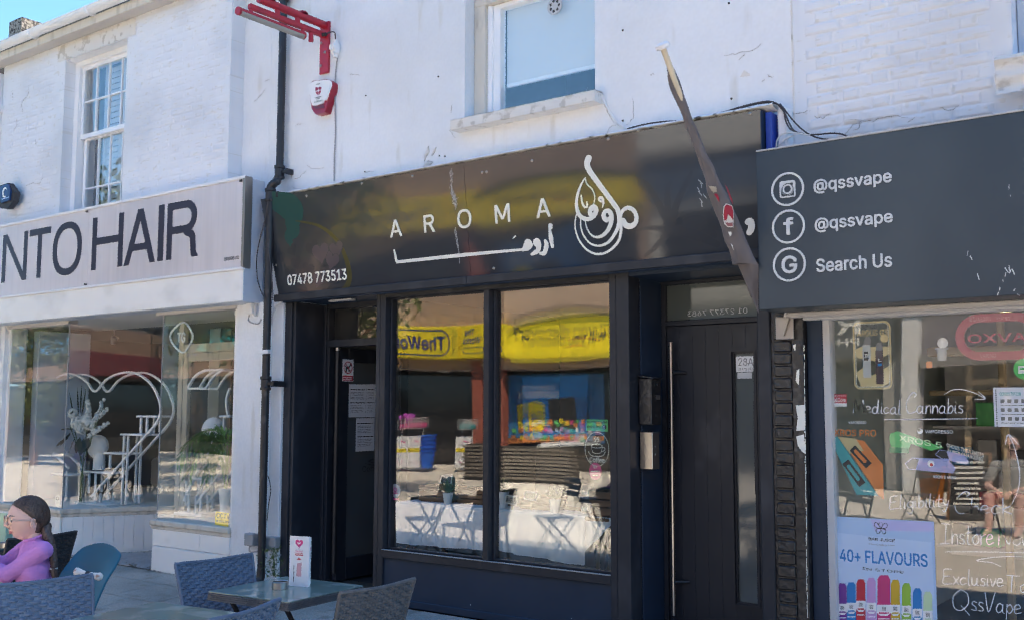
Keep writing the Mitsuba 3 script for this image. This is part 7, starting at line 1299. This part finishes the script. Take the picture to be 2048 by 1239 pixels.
for nm, p, m in (('poster_band', sg.Polygon([(0, .72), (2.75, .60), (2.75, .74), (0, .86)]), ORANGEPR), ('poster_page', sg.Polygon([(.1, .62), (1.9, .50), (1.9, .60), (.1, .72)]), WHITEP), ('price_label', sg.Polygon([(1.72, .92), (2.45, .95), (2.50, 1.62), (2.1, 1.72), (1.72, 1.6)]), YELLOW), ('poster_picture', sg.Polygon([(.35, .95), (1.5, .9), (1.6, 1.75), (.5, 1.85)]), SHOPB)): part(bk, nm, U(ext(p, .003), -14.1, .30 if nm == 'x' else .0, YP), m)
for i in range(34):
    u0, z_ = .06+(i % 12)*.22+random.uniform(0, .05), .72+.0*i+(i//12)*-.0; z_ = (.98, .66+.22, .70)[i//12]-.06+random.uniform(-.03, .03); w_, h_ = random.uniform(.10, .19), random.uniform(.08, .15); z_ = .70+(i//12)*.19+random.uniform(-.02, .02)
    part(bk, 'greeting_card', U(ext(sg.box(u0, z_, u0+w_, z_+h_), .02), -14.1, 0, YP+.004), random.choice([PINK, ORANGEPR, GREENP, YELLOW, WHITEP, LILACPR, SKYPR, TEALPR]))
part(bk, 'poster_lettering', U(text('screen-free', 1.35, 2.35, 2.02, 2.17, .006, True), -14.1, 0, YP), WHITEP); part(bk, 'poster_lettering', U(text('summer', 1.25, 2.5, 1.78, 1.98, .006, True), -14.1, 0, YP), WHITEP); part(bk, 'price_lettering', U(text('£4', 1.85, 2.35, 1.12, 1.42, .006, True), -14.1, 0, YP+.003), BLUEI)
b4 = building('pale rendered building with a slate blue fascia across the street, next to the bookshop', -12.0, -8.45, 8.6, STONE); part(b4, 'fascia', box(-11.9, -8.6, OY, OY+.2, 2.95, 3.85, .02), SLATEB); part(b4, 'cornice', box(-11.95, -8.5, OY, OY+.35, 3.9, 4.08, .03), STREETGREY)
b5 = building('grey phone shop with a dark sign across the street, reflected in the vape window', -8.4, -6.3, 6.2, STREETGREY, False); part(b5, 'fascia', box(-8.4, -6.4, OY, OY+.2, 2.62, 3.62, .02), DGREY); Y5 = OY+.2005
part(b5, 'sign_lettering', U(text('RE', 0, .98, 3.10, 3.55, .008, True), -7.02, 0, Y5), LETTER); part(b5, 'sign_lettering', U(text('PHON', 0, 1.02, 2.86, 3.03, .008, True), -7.05, 0, Y5), LETTER)
b6 = building('shop with a white column and timber windows across the street, reflected in vape window', -6.25, 1.5, 7.4, mat('mauve_render', (.26, .25, .28), .8)); part(b6, 'white_column', box(-6.24, -5.95, OY+.02, OY+.3, 0, 3.4, .02), WHITE); part(b6, 'capital', box(-6.32, -5.87, OY+.0, OY+.38, 3.4, 3.55, .03), WHITE); part(b6, 'canopy_edge', box(-5.9, 1.5, OY+.05, OY+.3, 2.35, 2.6, .01), STREETGREY)
b7 = building('brown brick shops with a dark red fascia further right across the street', 1.8, 26, 8.2, BRK); part(b7, 'fascia', box(2.2, 25.6, OY, OY+.2, 2.7, 3.6, .02), mat('dark_red_fascia', (.20, .035, .035), .5))
for x in (-5.3, -4.65, -3.2, -2.0): part(b6, 'timber_post', box(x, x+.10, OY-.55, OY-.45, 0, 2.5, .01), WOODL)
part(b6, 'timber_rail', box(-5.3, -1.9, OY-.54, OY-.46, 2.0, 2.12, .01), WOODL)
def rack(label, x0, x1, y, h):
    k = thing('display_rack', label, 'display rack', None); n = 2 if x1-x0 > .7 else 1; w = (x1-x0)/n
    for i in range(n):
        a = x0+i*w; part(k, 'panel', box(a+.01, a+w-.01, y, y+.03, .03, h, .004), WHITEP); part(k, 'label_strip', box(a+.03, a+w-.03, y+.0302, y+.034, h*.52, h*.64), YELLOW); part(k, 'print', U(ext(so.unary_union([taper(catmull([(.05, h*.2), (w*.4, h*.28), (w*.3, h*.16), (w*.75, h*.24)], 4), [.008]*2), stroke([(.1, h*.82), (w*.5, h*.86)], .03)]), .003), a+w, 0, y+.0302), PINK)
    g = [tube([(x, y-.3+d, h+.18), (x+.0001, y-.3+d, h+.42)], .005, 5) for x in np.linspace(x0+.05, x1-.05, 8) for d in (0, .3)]+[tube([(x0+.05, y-.3+d, z), (x1-.05, y-.3+d, z)], .005, 5) for z in (h+.18, h+.26, h+.34, h+.42) for d in (0, .3)]
    part(k, 'wire_basket', cat(g), WHITE); part(k, 'stock', box(x0+.07, x1-.07, y-.27, y-.03, h+.18, h+.30, .02), random.choice([PINK, TEALPR])); part(k, 'basket_leg', cat(*[tube([(x, y-.15, .0), (x, y-.15, h+.18)], .012, 6) for x in (x0+.1, x1-.1)]), WHITE)
    return k
r1 = rack('white display rack topped with pink flowers outside the bookshop, reflected in the left cafe pane', -19.3, -18.29, -14.15, .82)
part(r1, 'flower', cat(*[bloom(np.array([-18.95+random.gauss(0, .15), -14.3, 1.26+random.uniform(-.04, .06)]), .06, 30, .03) for _ in range(9)]), mat('magenta_petal', (.55, .10, .55), .7), kind='stuff')
rack('narrow white display rack outside the bookshop beside the slatted bench', -17.0, -16.42, -14.2, .76)
ts = thing('tub_stack', 'stack of bright blue plastic tubs outside the bookshop, reflected in the left cafe pane', 'tubs')
for i in range(5): part(ts, 'tub', mv(lathe([(.17, 0), (.22, .40), (.245, .405), (.245, .425), (.21, .42), (.165, .02), (0, .02)], n=20), (-18.06, -14.2, .02+i*.095)), mat('tub_blue', (.02, .12, .60), .35) if i == 0 else 'mat_tub_blue', smooth=40)
bn = thing('slatted_planter', 'long low planter of dark weathered slats in the street, reflected in the cafe window', 'planter')
GREYSLAT = mat('weathered_slat', lambda p, n, uv: mix(c3(.27, .235, .20), c3(.15, .13, .11), fbm(p.x*2, p.z*50, p.y, 3)), .8)
for i in range(9): part(bn, 'slat', box(-15.7+random.uniform(-.12, .12), -12.6+random.uniform(-.1, .1), -12.9, -12.86+random.uniform(-.02, .02), i*.078-.05+random.uniform(-.008, .008), i*.078-.004, .004), GREYSLAT)
part(bn, 'core', box(-15.6, -12.7, -13.6, -12.91, -.12, .62), SHOPB); part(bn, 'soil', box(-15.58, -12.72, -13.58, -12.93, .62, .64), JOINT)
def tree(label, x, y, H, R, zc, n, nm='street_tree'):
    k = thing(nm, label, 'tree', None); z0 = zg(y); tr = [tube(catmull([(x, y, z0), (x+.04, y-.03, z0+H*.25), (x-.05, y+.03, z0+H*.55), (x, y, z0+H*.8)], 5), np.linspace(.13, .04, 16), 10)]; cs = []
    for i in range(11):
        a = i*2.4; b = np.array([x, y, z0+H*(.42+.035*i)]); e = b+[math.cos(a)*R*.7, math.sin(a)*R*.7, R*.55]; tr.append(tube([b, (b+e)/2+[0, 0, .12], e], [.05, .035, .012], 6)); cs.append((e, R*.42)); cs.append(((b+e)/2+[0, 0, .3], R*.35))
    part(k, 'trunk', cat(tr), WOODC, smooth=40); c = np.array([cs[j][0] for j in RNG.integers(0, len(cs), n)]); r = np.array([R*.45*u for u in RNG.uniform(.2, 1, n)**.5]); d = RNG.normal(0, 1, (n, 3)); d /= np.linalg.norm(d, axis=1)[:, None]; o = c+d*r[:, None]; a = RNG.normal(0, 1, (n, 3)); a /= np.linalg.norm(a, axis=1)[:, None]; b = np.cross(a, RNG.normal(0, 1, (n, 3))); b /= np.linalg.norm(b, axis=1)[:, None]; s = RNG.uniform(.05, .10, n)[:, None]
    v = np.stack([o-a*s, o+b*s*.5, o+a*s, o-b*s*.5], 1).reshape(-1, 3); i = np.arange(n)*4; part(k, 'crown', (v, np.vstack([np.stack([i, i+1, i+2], 1), np.stack([i, i+2, i+3], 1)])), TREEL)
scene['mat_tree_leaf'] = {'type': 'twosided', 'bsdf': {'type': 'principled', 'base_color': proc(lambda p, n, uv: mix(c3(.05, .085, .02), c3(.13, .15, .035), noise(p.x*7, p.y*7, p.z*7))), 'roughness': .5}}; TREEL = 'mat_tree_leaf'
tree('leafy street tree reflected at the top left of the left salon pane', -30.6, -9.6, 5.6, 1.6, 4, 5000); tree('leafy street tree reflected in the top of the right salon pane', -18.3, -9.2, 5.6, 1.6, 4, 5000); tree('street tree right of the row, reflected at the top right of the right salon window', -14.2, -6.8, 6.4, 2.0, 4, 8000)
tree('wide leafy street tree nearest the shops, left of the picture, shading the paving', -14.5, -3.5, 5.4, 1.8, 4, 7000); tree('second wide street tree in the row shading the paving left of the picture', -18.7, -5.9, 5.4, 2.0, 4, 7000); tree('third wide street tree in the row shading the paving left of the picture', -22.9, -8.9, 5.4, 1.9, 4, 7000)
tree('farthest wide street tree in the row shading the paving left of the picture', -27.5, -12.0, 5.4, 2.0, 4, 7000)
tree('low sunlit bush in the street reflected at the left edge of the left salon pane', -28.4, -9.6, 2.2, .8, 1, 2600, 'street_bush')
ad = thing('street_board', 'dark A board with white chalk writing in the sun, reflected in the vape window', 'sign'); q = at(1945, 985, y=11.5); ax_, ay_ = q[0], .19-q[1]; az = zg(ay_)
for s in (-1, 1): part(ad, 'board', rot(box(ax_-.28, ax_+.28, ay_+s*.16-.015, ay_+s*.16+.015, az, az+1.05, .006), [1, 0, 0], s*9, (ax_, ay_+s*.16, az)), CHALK)
part(ad, 'frame', cat(*[rot(box(a, b, ay_+.176, ay_+.192, c, d, .004), [1, 0, 0], 9, (ax_, ay_+.16, az)) for a, b, c, d in ((ax_-.28, ax_-.24, az, az+1.05), (ax_+.24, ax_+.28, az, az+1.05), (ax_-.24, ax_+.24, az+1.01, az+1.05))]), WOODC)
part(ad, 'chalk_lines', cat(*[rot(box(ax_-.2+random.uniform(0, .06), ax_+.2-random.uniform(0, .08), ay_+.176, ay_+.178, z, z+.035), [1, 0, 0], 9, (ax_, ay_+.16, az)) for z in np.arange(az+.25, az+.95, .08)]), LETTER)
q = at(1850, 975, y=10.5); jx, jy = q[0], .19-q[1]; folding_chair('folding chair with an orange jacket on its back, reflected in the vape window', jx, jy, 20)
oj = solo('orange_jacket', mv(grid(16, 16, lambda u, v: np.stack([(u-.5)*(.46-.1*v), -.30-.02*np.sin(u*9)*v-.05*np.sin(u*math.pi), .90-.55*v+.02*np.sin(u*6)], -1)), (0, 0, 0)), mat('orange_cloth', (.62, .20, .02), .8), 'orange jacket hung on a chair in the sun, reflected in the vape window', 'jacket', smooth=True); scene[oj]['to_world'] = T(pose(jx, jy, zg(jy), 20).tolist())
for px, py, yv, a in ((1720, 1010, 6.0, 200), (1690, 1050, 5.0, 30), (1115, 1050, 3.6, 30)): q = at(px, py, y=yv); folding_chair(f'folding chair standing in the {"sun" if yv > 4 else "half shade"}, reflected in the {"vape" if px > 1500 else "right cafe"} window' + (' further left' if px == 1690 else ''), q[0], .17-q[1], a)
for k in [k for k in scene if k not in _used and scene[k].get('type') == 'ply']: pass
